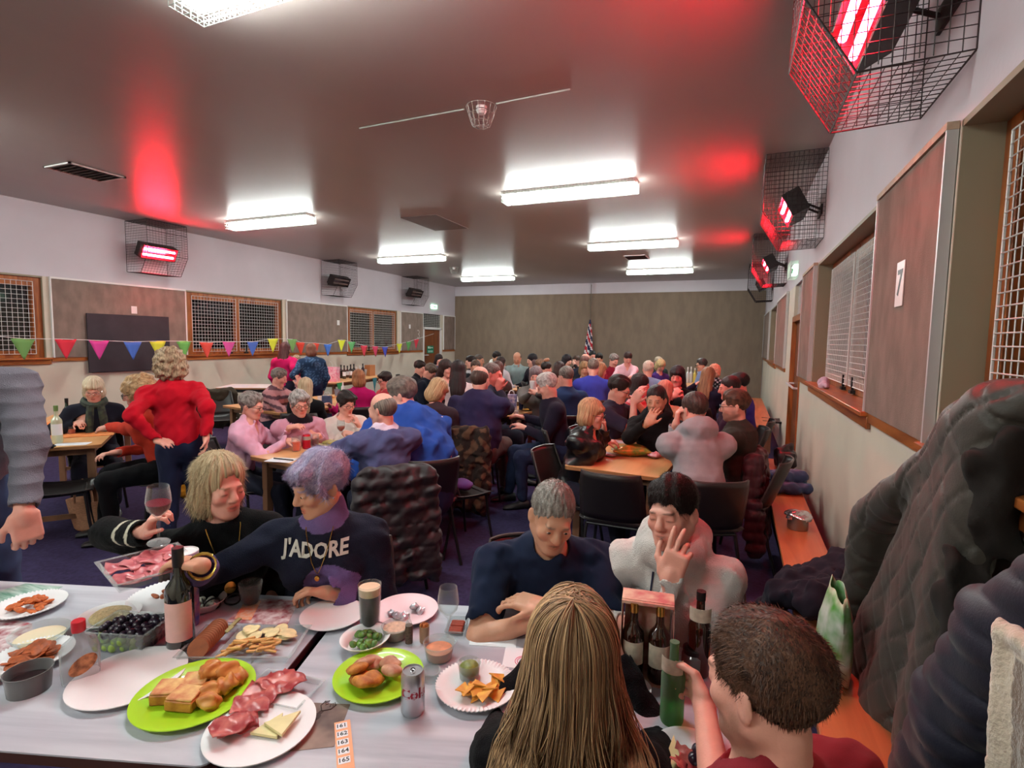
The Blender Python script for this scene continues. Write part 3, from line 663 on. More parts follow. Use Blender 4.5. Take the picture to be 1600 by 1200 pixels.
NP = 0
def person(label, u, v, dist, phi, sit=True, lean=.12, tilt=0, roll=0, hphi=None, hpitch=.15, hroll=0, skin='light', build=1.0, fem=False, belly=0,
           top='sweater', tc=(80, 80, 90), tm=None, tfold=.005, ttexture=None, sleeve='long', neck='crew', legs=(30, 32, 45), hair='short', hc=(90, 70, 55), hc2=None,
           L=None, Rr=None, lpole=None, rpole=None, lh=None, rh=None, beard=0, specs=False, group=None, vox=None, scale=None, zc=None, size=1.0, mouth=0, legdir=0, extra=None, hands=True,
           hairx=None, legs_on=True, jaw=1.0, collar=None, eyes='open', arms=1.0, zhead=None, twist=0, fringe=True):
    """u, v: photo pixel of the head centre, dist: its distance; phi: 0 faces the camera, 90 faces picture right, 180 away."""
    global NP; NP += 1; rs = np.random.RandomState(NP * 13 + 5)
    hc_w = atd(u, v, dist)                       # world head centre
    tocam = np.array([-hc_w[0], -hc_w[1], 0.]); tocam = nrm(tocam); pr = np.cross(tocam, (0, 0, 1.)) * -1   # picture right as seen from the camera
    pr = np.cross((0, 0, 1.), tocam); 
    def dirw(a): a = math.radians(a); return math.cos(a) * tocam + math.sin(a) * pr
    fb = dirw(phi); fh = dirw(phi if hphi is None else hphi)
    ang = math.atan2(fb[0], -fb[1])              # rotation that turns local -Y to fb
    Rw = rotz(ang); toL = Rw.T
    fhl = toL @ fh                               # head facing in the local frame
    # build with hips over the origin, z up, facing -Y
    hipz = .56 if sit else .93
    su = np.array([math.sin(tilt), -math.sin(lean), math.cos(lean)]); su = nrm(su)
    s = size
    def top_of(s):
        hip = np.array([0, 0, (.10 + .46) if sit else .93 * s]); nb = hip + su * .50 * s
        hd = nrm(su * .45 + np.array([0, 0, 1.]) + nrm(fhl) * .25 * (.3 + hpitch)); return hip, nb, nb + hd * .145 * s
    hip, nb, hd = top_of(s)
    if scale is None:
        for _ in range(6):
            s *= 1 + (hc_w[2] - hd[2]) / (hd[2] if not sit else .75) * .8; s = min(max(s, .88 * size), 1.12 * size); hip, nb, hd = top_of(s)
    dz = hc_w[2] - hd[2]
    if sit: dz = max(-.14, min(.14, dz))
    else: dz = max(-.1, min(.1, dz))
    if zhead: dz = zhead
    hip = hip + [0, 0, dz]; nb = nb + [0, 0, dz]; hd = hd + [0, 0, dz]
    org = hc_w - Rw @ hd; org[2] = 0
    W2L = lambda p: toL @ (np.asarray(p, float) - org)
    sw = (.182 if not fem else .162) * s * build ** .5
    look = nrm(np.array([fhl[0], fhl[1], 0]) * math.cos(hpitch) + np.array([0, 0, -math.sin(hpitch)]))
    HR = up_frame(look); HR = HR @ roty(hroll)
    ux = nrm(np.cross(-np.cross(su, (1., 0, 0)), su)); ux = np.array([1., 0, 0]) - su * su[0]; ux = nrm(ux)
    if twist: ux = nrm(ux * math.cos(twist) + np.cross(su, ux) * math.sin(twist))
    bk = np.cross(su, ux) * 1.0                  # towards the back (+Y)
    shc = nb - su * .088 * s + bk * .005
    sh = {1: shc + ux * sw, -1: shc - ux * sw}
    l1, l2 = .285 * s * arms, .255 * s * arms
    arm = {}
    for q, tgt, pole, hh in ((1, L, lpole, lh), (-1, Rr, rpole, rh)):
        if tgt is None:
            tgt = sh[q] + np.array([q * .03, -.24 if sit else -.08, -.34 if sit else -.5]) * s
            if sit: tgt = np.array([q * .1, -.38 * s, hip[2] + .12])
        else:
            tgt = np.asarray(tgt, float)
            tgt = W2L(tgt)
        pole = np.array([q * .6, .5, -.8]) if pole is None else np.array([pole[0] * q, pole[1], pole[2]])
        e, w_ = ik(sh[q], tgt, l1, l2, pole)
        if hh is None: hh = {}
        d = toL @ np.asarray(hh['d'], float) if 'd' in hh else nrm(w_ - e)
        n = toL @ np.asarray(hh['n'], float) if 'n' in hh else (np.array([0, .2, -1.]) if sit else np.array([-q, 0, 0.]))
        arm[q] = (e, w_, d, n, hh)
    # legs
    leg = {}
    ld = rotz(legdir) @ np.array([0, -1., 0])
    for q in (1, -1):
        h0 = hip + ux * .085 * s * q - su * .02
        if sit:
            kn = h0 + (ld * .42 + np.array([q * .05, 0, -.02])) * s; kn[2] = .47 * s + .03; an = np.array([kn[0], kn[1] + .04 * q, .09]) + ld * .02
        else:
            kn = np.array([h0[0] + .01 * q, h0[1] - .03, .49 * s]); an = np.array([h0[0] + .02 * q, h0[1] + .02, .09]); 
        leg[q] = (h0, kn, an)
    dd = depth_of(hc_w)
    h = vox or min(max(.0019 * dd, .0042), .017)
    lo = np.array([1e9] * 3); hi = -lo
    for p in [hip, hd, nb] + [x for q in (1, -1) for x in (sh[q], arm[q][0], arm[q][1] + nrm(arm[q][2]) * .2 * s, leg[q][0], leg[q][1], leg[q][2])]: lo = np.minimum(lo, p); hi = np.maximum(hi, p)
    lo = lo - .2 * build - belly * .1; hi = hi + .2 * build + belly * .05; lo[2] = max(lo[2], 0)
    # nothing of the legs can be seen under the near table: coarser fields below stay cheap
    root = thing('person', label, 'person', org, ang, group)
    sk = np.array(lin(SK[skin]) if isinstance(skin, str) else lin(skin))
    # ---- body
    F = Field(lo, hi, h)
    T = (0., 1., 0.)
    def torso(F, o=0.0, low=0.0, k=.05):
        b = build
        F.cap(hip + su * .02, hip + su * .16 * s, .135 * s * b + o, (.125 + belly * .05) * s * b + o, k, sq=bk, f=1.25 - belly * .25)
        F.cap(hip + su * .14 * s, hip + su * .36 * s, (.12 if fem else .125) * s * b + o + belly * .02, .135 * s * b + o, k, sq=bk, f=1.3 - belly * .2)
        F.cap(shc - ux * sw * .8 - su * .02 * s, shc + ux * sw * .8 - su * .02 * s, .056 * s * b ** .5 + o, .056 * s * b ** .5 + o, k + .01)
        for q in (1, -1): F.cap(nb - su * .02 * s + bk * .01, sh[q] + su * .006 * s, .036 * s + o, .036 * s + o, .04)
        F.cap(hip + su * .42 * s + bk * .02, nb + su * .0, .1 * s + o, .055 * s + o, k)
        if belly: F.ell(hip + su * .16 * s - bk * .06 * s, np.array((.15, .13, .14)) * s * (b * .8 + belly * .2) + o, np.stack([ux, bk, su], 1), .06)
        if fem:
            for q in (1, -1): F.ell(hip + su * .33 * s - bk * .085 * s + ux * .068 * s * q, np.array((.066, .055, .07)) * s + o, None, .04)
    def limb_arm(F, q, o=0.0, part=1.0, k=.02):
        e, w_ = arm[q][:2]; g = build ** .6
        a = sh[q]
        F.cap(a, a + (e - a) * min(1, part * 1.0), (.052 if not fem else .046) * s * g + o, (.040 if not fem else .036) * s * g + o, k + .02)
        if part >= 1: F.cap(e, w_ , (.038 if not fem else .034) * s * g + o, (.026 if not fem else .023) * s + o * .8, k)
    def limb_leg(F, q, o=0.0, k=.03):
        a, b_, c_ = leg[q]; g = build ** .7
        F.cap(a, b_, .082 * s * g + o, .055 * s * g + o, k + .02); F.cap(b_, c_ + [0, 0, .03], .054 * s * g + o, .036 * s + o, k)
    torso(F, -.006)
    F.cap(nb - su * .05 * s + bk * .01, hd + HR @ (np.array((0, .02, -.07)) * s), .05 * s * (1.0 if fem else 1.15), .047 * s * (1.0 if fem else 1.12), .03)
    head_field(F, hd, HR, s, jaw * (.95 if fem else 1.05), 0 if h < .013 else 1, mouth, 1.0 if fem else 1.12, fem)
    for q in (1, -1):
        limb_arm(F, q); e, w_, d, n, hh = arm[q]
        F.cap(w_, w_ + nrm(d) * .02 * s, .024 * s, .024 * s, .01)
        if hands and h < .0165: hand_field(F, w_, d, n, q, hh.get('curl', .45), s * (.95 if fem else 1.04), hh.get('thumb', .5), hh.get('spread', .12))
        else: F.ell(w_ + nrm(d) * .07 * s, np.array((.04, .04, .075)) * s, up_frame(-nrm(d) if abs(d[2]) < .9 else np.array((1., 0, 0))) @ rotx(PI / 2), .01)
        if legs_on: limb_leg(F, q, -.004)
    V, Q = F.mesh()
    l = (V - hd) @ HR / s                         # head-local coordinates
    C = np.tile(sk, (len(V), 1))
    near = (np.abs(l) < .14).all(1)
    def blot(p, r, c, a=1.0):
        d = np.sqrt((((l - p) / r) ** 2).sum(1)); w_ = np.clip((1.15 - d) / .3, 0, 1) * a * near; C[:] = C * (1 - w_[:, None]) + np.asarray(c) * w_[:, None]
    lip = sk * (np.array((.95, .5, .5)) if fem else np.array((.86, .62, .6)))
    blot((0, -.09, -.064), (.025, .016, .0075), lip, .85); blot((0, -.09, -.0735), (.021, .016, .0075), lip, .85)
    if h < .011: blot((0, -.1, -.068 + .003 * mouth), (.021, .02, .0022 if not mouth else .0035), sk * .35, .9)
    for q in (-1, 1):
        blot((q * .045, -.075, -.035), (.02, .025, .018), sk * (1.0, .82, .82), .5)
        bc = np.array(lin(hc2 or hc)) if not isinstance(hc, str) else sk * .4
        bc = bc * .8 + sk * .12
        blot((q * .031, -.09, .0165), (.019, .03, .0042), bc, .8)
        if eyes == 'dark' or h > .006: blot((q * .031, -.09, -.004), (.013, .022, .0055), sk * .28, .8)
        if eyes == 'closed': blot((q * .031, -.09, -.009), (.014, .022, .0022), sk * .3, .9)
    blot((0, -.11, -.03), (.014, .02, .014), sk * (1.0, .85, .82), .4)
    if beard:
        bcol = np.array(lin(hc)) * .8; m = np.clip((-.045 - l[:, 2]) / .02, 0, 1) * np.clip((.04 - l[:, 1]) / .03, 0, 1) * near * np.clip((l[:, 2] + .135) / .02, 0, 1)
        m2 = np.clip((-.02 - l[:, 2]) / .02, 0, 1) * np.clip((np.abs(l[:, 0]) - .055) / .012, 0, 1) * np.clip((.015 - l[:, 1]) / .02, 0, 1) * near
        lipm = np.exp(-(((l - (0, -.092, -.068)) / (.022, .03, .009)) ** 2).sum(1)); m = np.maximum(m, m2) * beard * (1 - lipm); C = C * (1 - m[:, None]) + bcol * m[:, None]
    skin_mesh('body', V, Q, M_skin, root, C)
    # ---- top garment
    G = Field(lo, hi, h)
    o = {'tee': .012, 'sweater': .014, 'shirt': .012, 'jacket': .022, 'hoodie': .015, 'puffer': .035}[top]
    torso(G, o)
    part = 1.0 if sleeve == 'long' else .72
    for q in (1, -1):
        if sleeve == 'none': continue
        limb_arm(G, q, o + (.002 if top in ('hoodie', 'jacket', 'sweater') else .008 if sleeve == 'short' else 0), part, .03)
    if top in ('hoodie',):
        ring = [nb + (ux * math.cos(a) * .085 + bk * (math.sin(a) * .075 + .015) - su * (.0 - .02 * math.sin(a)) ) * s for a in np.linspace(0, 2 * PI, 14)]
        for a, b_ in zip(ring[:-1], ring[1:]): G.cap(a + su * .012 * s, b_ + su * .012 * s, .034 * s, .034 * s, .03)
        G.ell(nb + bk * .095 * s + su * .01 * s, np.array((.118, .072, .085)) * s, np.stack([ux, bk, su], 1), .03)
    # neck opening
    if neck == 'turtle':
        tn = hd + HR @ (np.array((0, .022, -.1)) * s); G.cap(nb - su * .02, tn, (.061 if fem else .068) * s, (.056 if fem else .063) * s, .02)
        G.ell(hd + HR @ (np.array((0, -.02, -.03)) * s), np.array((.07, .1, .075)) * s, HR, .004, 's')
    else:
        r = {'crew': .066 if fem else .06, 'wide': .086, 'v': .062, 'shirt': .06, 'hood': .06}[neck] * s
        G.cap(nb - bk * .012 * s - su * .005 * s, nb + (hd - nb) * 1.3, r, r * 1.25, .008, 's')
        if neck in ('v', 'shirt'): G.cap(nb - bk * .07 * s, nb - su * .11 * s - bk * .13 * s, r * .7, .012 * s, .008, 's')
    if neck == 'shirt' or collar:
        for a0 in np.linspace(-.35 * PI, 1.35 * PI, 13)[:-1]:
            a1 = a0 + 1.7 * PI / 12
            pt = lambda a: nb + (ux * math.cos(a) * .07 + bk * (math.sin(a) * .066) + su * (.0 + .022 * math.sin(a))) * s
            G.cap(pt(a0), pt(a1), .013 * s, .013 * s, .006)
    # cuffs and hem
    if h < .013:
        for q in (1, -1):
            e, w_ = arm[q][:2]
            if sleeve == 'long':
                ax_ = nrm(w_ - e); G.cap(w_ - ax_ * .03 * s, w_ - ax_ * .012 * s, (.03 + o * .6) * s, (.03 + o * .6) * s, .008)
                G.cap(w_ + ax_ * .0, w_ + ax_ * .06, .045 * s, .06 * s, .002, 's')
            elif sleeve in ('short', 'push'):
                a = sh[q]; ax_ = nrm(e - a); f = .75 if sleeve == 'short' else 1.0
                G.cap(a + (e - a) * f + ax_ * .055, a + (e - a) * f + ax_ * .2, .075 * s, .075 * s, .002, 's')
    G.fold(tfold, 38 if top != 'tee' else 44, NP, (1, 1, 1.6))
    if h < .009: G.fold(tfold * .5, 90, NP + 7, (1, 1, 1.2))
    if ttexture == 'rib' : 
        m = np.abs(G.D) < .02; I = np.argwhere(m); P_ = G.lo + I * h; t_ = (P_ - hip) @ su; G.D[m] += (.006 * np.abs(np.sin(t_ * PI / .055))).astype(np.float32) - .003
    if ttexture == 'rows' or top == 'puffer':
        m = np.abs(G.D) < .04; I = np.argwhere(m); P_ = G.lo + I * h; t_ = (P_ - hip) @ su; G.D[m] += (.016 * (1 - np.abs(np.sin(t_ * PI / .075)) ** .6)).astype(np.float32)
    # hem: trim below the hips
    G.plane(hip - su * (.05 if sit else .1) * s, -su)
    V, Q = G.mesh()
    cc = np.array(lin(tc)); C = np.tile(cc, (len(V), 1))
    if callable(extra): extra('top', V, C, dict(hip=hip, su=su, ux=ux, bk=bk, nb=nb, s=s, sh=sh, arm=arm, hd=hd, HR=HR, root=root, h=h))
    nm = {'tee': 't_shirt', 'sweater': 'sweater', 'shirt': 'shirt', 'jacket': 'jacket', 'hoodie': 'hoodie', 'puffer': 'jacket'}[top]
    skin_mesh(nm, V, Q, tm or {'tee': M_cloth, 'sweater': M_knit, 'shirt': M_cloth, 'jacket': M_cloth, 'hoodie': M_knit, 'puffer': M_puff}[top], root, C)
    # ---- trousers and shoes
    if legs_on:
        lo2 = np.minimum(leg[1][2], leg[-1][2]); hl = max(h, .009)
        lo2 = lo.copy(); hi2 = hi.copy(); hi2[2] = hip[2] + .16
        G = Field(lo2, hi2, hl); G.cap(hip - [0, 0, .01], hip + su * .06 * s, .145 * s * build, .138 * s * build, .04, sq=bk, f=1.2)
        for q in (1, -1): limb_leg(G, q, .012)
        G.fold(.005, 45, NP + 3)
        V, Q = G.mesh(); skin_mesh('trousers', V, Q, M_denim, root, np.tile(np.array(lin(legs)), (len(V), 1)))
        for q in (1, -1):
            an = leg[q][2]; b = MB(); f = ld
            R = np.stack([np.cross(f, (0, 0, 1.)), f, (0, 0, 1.)], 1)
            G2 = [];
            for t_, wd, ht in ((-.07, .02, .05), (-.06, .034, .085), (0, .036, .09), (.06, .04, .07), (.12, .045, .05), (.17, .036, .04), (.19, .015, .025)):
                G2.append([an * [1, 1, 0] + R @ (np.array([wd * math.cos(a), t_, max(.0, ht * .5 + ht * .5 * math.sin(a))]) * s) for a in np.linspace(0, 2 * PI, 11)[:-1]])
            b.grid(np.array(G2 + []), False); b.build('shoe', M_shoe, root)
    # ---- hair
    if hair != 'none':
        cl = hd + HR @ (np.array((0, .03, -.02)) * s); e_ = .2 if hair not in ('long', 'pony', 'wild') else .34
        lo3 = cl - .21 * s; hi3 = cl + .21 * s
        if hair in ('long', 'pony'): lo3[2] -= .22 * s
        if hairx: lo3 = lo3 - .1; hi3 = hi3 + .1
        hh_ = max(h * .9, .004); G = Field(lo3, hi3, hh_); hair_field(G, hd, HR, s, hair, rs, fringe)
        if hairx: hairx(G, hd, HR, s)
        m = np.abs(G.D) < .03; I = np.argwhere(m); P_ = (G.lo + I * hh_ - hd) @ HR / s
        th = np.arctan2(P_[:, 0], P_[:, 1] - .02); zz = P_[:, 2]
        amp = {'bald': .0012, 'crop': .0025, 'short': .0065 if h > .006 else .003, 'pixie': .006, 'curly': .011, 'wild': .014}.get(hair, .0045)
        if hair in ('curly', 'wild'): vv = np.sin(P_[:, 0] * 95 + 2 * np.sin(zz * 60)) + np.sin(P_[:, 1] * 100 + 2 * np.sin(P_[:, 0] * 70)) + np.sin(zz * 90 + 2 * np.sin(P_[:, 1] * 60))
        elif hair in ('short', 'pixie'): vv = np.sin(P_[:, 0] * 110 + P_[:, 1] * 25) + np.sin(P_[:, 1] * 60 + P_[:, 0] * 130 + 1) + .6 * np.sin(zz * 90 + P_[:, 0] * 60)
        else: vv = np.sin(th * 17 + zz * 6) + np.sin(th * 29 + 2 + zz * 9) + .7 * np.sin(th * 47 - zz * 11)
        G.D[m] += (amp * .5 * vv * s).astype(np.float32)
        V, Q = G.mesh()
        l = (V - hd) @ HR / s
        if hair in ('bob', 'long', 'pony', 'bald', 'bun'): st = np.stack([np.arctan2(l[:, 0], l[:, 1] - .02) * 14 + l[:, 1] * 20, l[:, 2] * 7, l[:, 0] * 50], 1)
        else: st = np.stack([l[:, 0] * 110, l[:, 1] * 30, l[:, 2] * 40], 1)
        hm = hair_mat(hc, hc2 or tuple(int(x * .62) for x in hc)); ho = skin_mesh('hair', V, Q, hm, root, None, st)
        if dd < 2.6: fuzz(root, ho, V, Q, hd, HR, s, hair, hm, rs)
    # ---- eyes, spectacles
    if h < .0062 and eyes == 'open':
        for q in (-1, 1):
            c_ = hd + HR @ (np.array((q * .031, -.0795, -.0045)) * s); b = MB(); b.ball(c_, np.array((.0135, .0138, .006)) * s, 14, 10, HR); o_ = b.build('eye', M_eyew, root)
            b = MB(); b.ball(hd + HR @ (np.array((q * .031, -.0905, -.0055)) * s), np.array((.0058, .0032, .0048)) * s, 12, 8, HR); b.build('iris', M_iris, o_)
    if specs:
        b = MB(); pt = lambda x, y, z: hd + HR @ (np.array((x, y, z)) * s); tr = max(.0022, h * .22) * s
        for q in (-1, 1):
            b.tube([pt(q * .033 + .024 * math.cos(a) * (1 + .1 * math.cos(2 * a)), -.107, -.004 + .018 * math.sin(a)) for a in np.linspace(0, 2 * PI, 15)[:-1]], tr, 5, closed=True)
            b.tube([pt(q * .057, -.107, .004), pt(q * .073, -.09, .004), pt(q * .08, .0, 0), pt(q * .08, .015, -.012)], tr, 5)
        b.tube([pt(-.01, -.107, 0), pt(0, -.11, .003), pt(.01, -.107, 0)], tr, 5); b.build('spectacles', M_specs if specs is True else specs, root)
    if callable(extra): extra('post', None, None, dict(hip=hip, su=su, ux=ux, bk=bk, nb=nb, s=s, sh=sh, arm=arm, hd=hd, HR=HR, root=root, h=h, org=org, W2L=W2L))
    return root
def fuzz(root, ho, V, Q, hd, HR, s, hair, hm, rs, n=None):
    """short strands lying along the combed direction over the hair"""
    me = ho.data; N = len(V); nr = np.zeros(N * 3); me.vertices.foreach_get('normal', nr); nr = nr.reshape(-1, 3)
    n = n or {'bald': 2500, 'crop': 6000, 'short': 7000, 'pixie': 6000, 'bob': 4500}.get(hair, 4000); L = {'bald': .01, 'crop': .008, 'short': .02, 'pixie': .03}.get(hair, .04) * s
    ok_ = np.nonzero(((V - hd) @ HR)[:, 1] > (-.045 * s if hair in ('bob', 'long') else -9))[0]; idx = ok_[rs.randint(0, len(ok_), n)]; P = V[idx]; Nn = nr[idx]; l = (P - hd) @ HR
    if hair in ('bob', 'long'): flow = np.stack([l[:, 0] * .7, (l[:, 1] - .02) * .6, -.14 + 0 * l[:, 0]], 1)
    elif hair in ('pixie',): flow = np.stack([l[:, 0] * 1.2 + .05, -.12 + 0 * l[:, 0], -.02 + 0 * l[:, 0]], 1)
    else: flow = np.stack([l[:, 0] * 1.2, -.08 + (l[:, 1] > .03) * .1 + 0 * l[:, 0], -.05 - (l[:, 2] < .03) * .1], 1)
    flow = flow @ HR.T; flow += rs.randn(n, 3) * .012; flow -= Nn * (flow * Nn).sum(1)[:, None]; flow /= np.linalg.norm(flow, axis=1)[:, None] + 1e-6
    Ls = L * (.5 + .8 * rs.rand(n))[:, None]; side = np.cross(flow, Nn); wd = (.0011 if hair != 'bald' else .0008) * s
    A = P - Nn * .002; B = P + flow * Ls * .5 + Nn * .002; Cc = P + flow * Ls - Nn * (Ls * .25) + Nn * (.003 * rs.rand(n))[:, None]
    VV = np.stack([A - side * wd, A + side * wd, B + side * wd * .8, B - side * wd * .8, Cc + side * wd * .15, Cc - side * wd * .15], 1).reshape(-1, 3)
    i = np.arange(n) * 6; QQ = np.concatenate([np.stack([i, i + 1, i + 2, i + 3], 1), np.stack([i + 3, i + 2, i + 4, i + 5], 1)])
    st = np.repeat(rs.rand(n, 3) * 40, 6, 0)
    skin_mesh('hair_strands', VV, QQ, hm, ho, None, st)
# ================================================================== stacking chair
M_shell = mat('dark_plastic_shell', (38, 33, 33), .4, var=.12, vscale=5); M_rim = mat('shell_rim', (70, 64, 62), .35); M_leg = mat('chair_steel', (34, 32, 34), .35, metal=.4)
M_lab = mat('chair_sticker', (200, 190, 170), .6)
_chair = {}
def chair(x, y, rz, label, z=1.0, group='stacking chairs round the tables', shell=None):
    if 'p' not in _chair:
        t = thing('stacking_chair', label, 'chair', (x, y, 0), rz, group)
        G = []
        for i in range(18):
            u = i / 17
            if u < .5: q = u / .5; yy = -.2 + .38 * q; zz = .45 - .02 * math.sin(q * PI) - .015 * (1 - q) ** 3; wd = .20 + .02 * q; ty = 0
            else: q = (u - .5) / .5; yy = .18 + .03 * math.sin(q * PI / 2) + .1 * q ; zz = .45 + .36 * q ** .9; wd = .22 - .02 * q - .01 * q ** 4; ty = 1
            row = []
            for j in range(13):
                s_ = (j / 12 - .5) * 2; ed = .025 * s_ ** 4
                row.append((s_ * wd, yy - (ed * 1.8 + .02 * s_ * s_ if ty else 0), zz + (ed if not ty else 0)))
            G.append(row)
        G = np.array(G); b = MB(); b.grid(G[:10]); b.build('seat', M_shell, t, solid=.008); b = MB(); b.grid(G[9:]); b.build('backrest', M_shell, t, solid=.008)
        bp = [tuple(G[i][0]) for i in range(9, 18)] + [tuple(G[17][j]) for j in range(1, 13)] + [tuple(G[i][12]) for i in range(16, 8, -1)]
        MB().tube(bp, .007, 6).build('rim', M_rim, t)
        for s_ in (-1, 1):
            MB().tube([(s_ * .17, -.15, .43), (s_ * .19, -.17, .2), (s_ * .21, -.2, 0)], .0115, 8).build('leg', M_leg, t)
            MB().tube([(s_ * .17, .15, .43), (s_ * .19, .2, .2), (s_ * .21, .26, 0)], .0115, 8).build('leg', M_leg, t)
        MB().tube([(-.17, -.15, .43), (.17, -.15, .43)], .01).tube([(-.17, .15, .43), (.17, .15, .43)], .01).tube([(-.17, -.15, .43), (-.17, .15, .43)], .01).tube([(.17, -.15, .43), (.17, .15, .43)], .01).build('seat_frame', M_leg, t)
        _chair['p'] = t; t.scale.z = z; return t
    t = dup(_chair['p'], (x, y, 0), rz, label, group); t.scale.z = z; return t
# ================================================================== who sits where
SEATED = []
def P(label, *a, ch=True, **k):
    r = person(label, *a, **k); r['category'] = 'person'
    if k.get('sit', True) and ch:
        SEATED.append((r, label))
    return r
ONT = .79; TOP_ = .74
def rgbm(C, m, c): m = m[:, None] if m.ndim == 1 else m; C[:] = C * (1 - m) + np.array(lin(c)) * m
def arm_t(V, D, q):          # parameter along the arm: 0 shoulder, 1 elbow, 2 wrist, and distance from it
    a = D['sh'][q]; e, w_ = D['arm'][q][:2]
    def seg(p, r): t = np.clip(((V - p) @ (r - p)) / ((r - p) @ (r - p)), 0, 1); return t, np.linalg.norm(V - p - t[:, None] * (r - p), axis=1)
    t1, d1 = seg(a, e); t2, d2 = seg(e, w_); return np.where(d1 < d2, t1, 1 + t2), np.minimum(d1, d2)
SURF = {}
def surf_local(root, P0, d, name):       # nearest surface of a named child along a local ray
    o = [c for c in root.children if c.name.startswith(name)][0]; ok, loc, n, i = o.ray_cast(Vector(P0), Vector(d)); return (np.array(loc), np.array(n)) if ok else (None, None)
def necklace(D, drop, m, r=.0016, pend=None, w=.062, name='necklace', front='sweater'):
    pts = []; s = D['s']
    for a in np.linspace(-.55 * PI, 1.55 * PI, 41):
        x = math.cos(a) * w * (1 if math.sin(a) < 0 else 1); f = math.sin(a)
        t_ = (1 - abs((a - PI / 2) / (PI * 1.05)))
    N = 33
    for i in range(N):
        q = i / (N - 1) * 2 - 1; dz = -drop * (1 - abs(q)) ** .9; x = w * math.copysign(abs(q) ** .8, q) * s
        o = D['nb'] + D['ux'] * x + D['su'] * (dz + .01) - D['bk'] * .35
        best = None
        for nm in (front, 'body'):
            l, n = surf_local(D['root'], o, D['bk'], nm)
            if l is not None and (best is None or (l - o) @ D['bk'] < (best[0] - o) @ D['bk']): best = (l, n)
        if best is not None: pts.append(best[0] - D['bk'] * .004)
    b = MB().tube(pts, r, 5)
    o_ = b.build(name, m, D['root'])
    if pend:
        c = pts[len(pts) // 2]; R = np.stack([D['ux'], D['su'], -D['bk']], 1)
        MB().lathe([(.001, 0), (pend, 0), (pend * 1.05, .003), (pend, .006), (.001, .008)], 18, c=c - D['su'] * pend * 1.4 - D['bk'] * .006, R=R, sy=1.25).build('pendant', m, o_)
def xyz(p): return np.asarray(p, float)

# ---- nearest table, far side
def ex5(k, V, C, D):
    if k == 'top':
        t, d = arm_t(V, D, -1); m = ((t > 1.35) & (d < .1) & ((np.abs(t - 1.5) < .035) | (np.abs(t - 1.78) < .035))).astype(float); rgbm(C, m, (205, 200, 180))
    else: necklace(D, .17, M_gold, .002, .018, .06)
P('blonde-bobbed woman in black with gold pendant, holding up a glass of red wine', 345, 760, 1.86, 6, lean=.12, hphi=28, hpitch=.06, fem=True, skin='pink', top='sweater', tc=(13, 14, 16), neck='crew', hair='bob', hc=(214, 194, 156), hc2=(150, 128, 96),
  L=atd(420, 940, 1.92), Rr=atd(228, 832, 1.68), rpole=(1, 1.6, -.3), rh=dict(d=(.55, .05, .8), n=(.6, .5, -.35), curl=.75, thumb=.9), eyes='closed', mouth=.5, fringe=False, arms=.8, extra=ex5, legs=(15, 15, 18), build=1.08, tilt=-.05)
def ex6(k, V, C, D):
    if k == 'top':
        for q in (1, -1):
            t, d = arm_t(V, D, q); rgbm(C, ((t > (1.45 if q < 0 else 1.62)) & (d < .09)).astype(float), (108, 88, 138))
        h = (V - D['nb']) @ D['su']; r = np.linalg.norm((V - D['nb']) - h[:, None] * D['su'], axis=1); rgbm(C, ((h > -.012) & (r < .085)).astype(float), (112, 92, 140))
    else:
        necklace(D, .14, M_gold, .0015, .008, .05); s = D['s']
        # J'ADORE in pale letters across the chest
        V0, F0 = text_mesh("J'ADORE", .072, None, None, bold=.0022, depth=0); W = []
        rt = D['root']; keep = []
        for v in V0:
            o = D['nb'] + D['ux'] * (v[0] * .8 - .012) + D['su'] * (v[1] * .9 - .058) - D['bk'] * .4; l, n = surf_local(rt, o, D['bk'], 'sweater')
            W.append(l - D['bk'] * .003 if l is not None else o + D['bk'] * .28)
        b = MB(); b.add(W, F0); tx = b.build('jumper_text', mat('cream_print', (205, 200, 190), .8), rt, smooth=False, solid=.0015, solid_off=0)
        for q in (1, -1): MB().ball(D['hd'] + D['HR'] @ (np.array((q * .083, .004, -.04)) * s), .004).build('earring', M_silver, rt)
        w_ = D['arm'][-1][1]; e = D['arm'][-1][0]; ax_ = nrm(w_ - e); u_ = nrm(np.cross(ax_, (0, 0, 1.))); v_ = np.cross(ax_, u_)
        b = MB()
        for j in range(3): b.tube([w_ - ax_ * (.004 + .011 * j) + (u_ * math.cos(a) + v_ * math.sin(a)) * .036 for a in np.linspace(0, 2 * PI, 17)[:-1]], .004, 5, closed=True)
        b.build('bracelet', M_gold, rt)
P("woman with lilac cropped hair in navy jumper reading J'ADORE over a purple polo neck", 500, 757, 1.86, -14, lean=.2, hphi=-66, hpitch=.26, fem=True, skin='tan', top='sweater', tc=(28, 30, 46), neck='turtle', hair='pixie', hc=(204, 196, 218), hc2=(138, 126, 168),
  Rr=atd(316, 884, 1.55), rpole=(.8, .2, -.5), rh=dict(d=(-.9, -.25, .1), n=(.1, -.1, -1.), curl=.35, thumb=.9), L=at(512, 926, .79), lpole=(1, .6, -.6), lh=dict(d=(-1, -.15, -.05), n=(-.1, -.5, -.8), curl=.7, thumb=.5), eyes='open', extra=ex6, legs=(20, 20, 26), build=1.1)
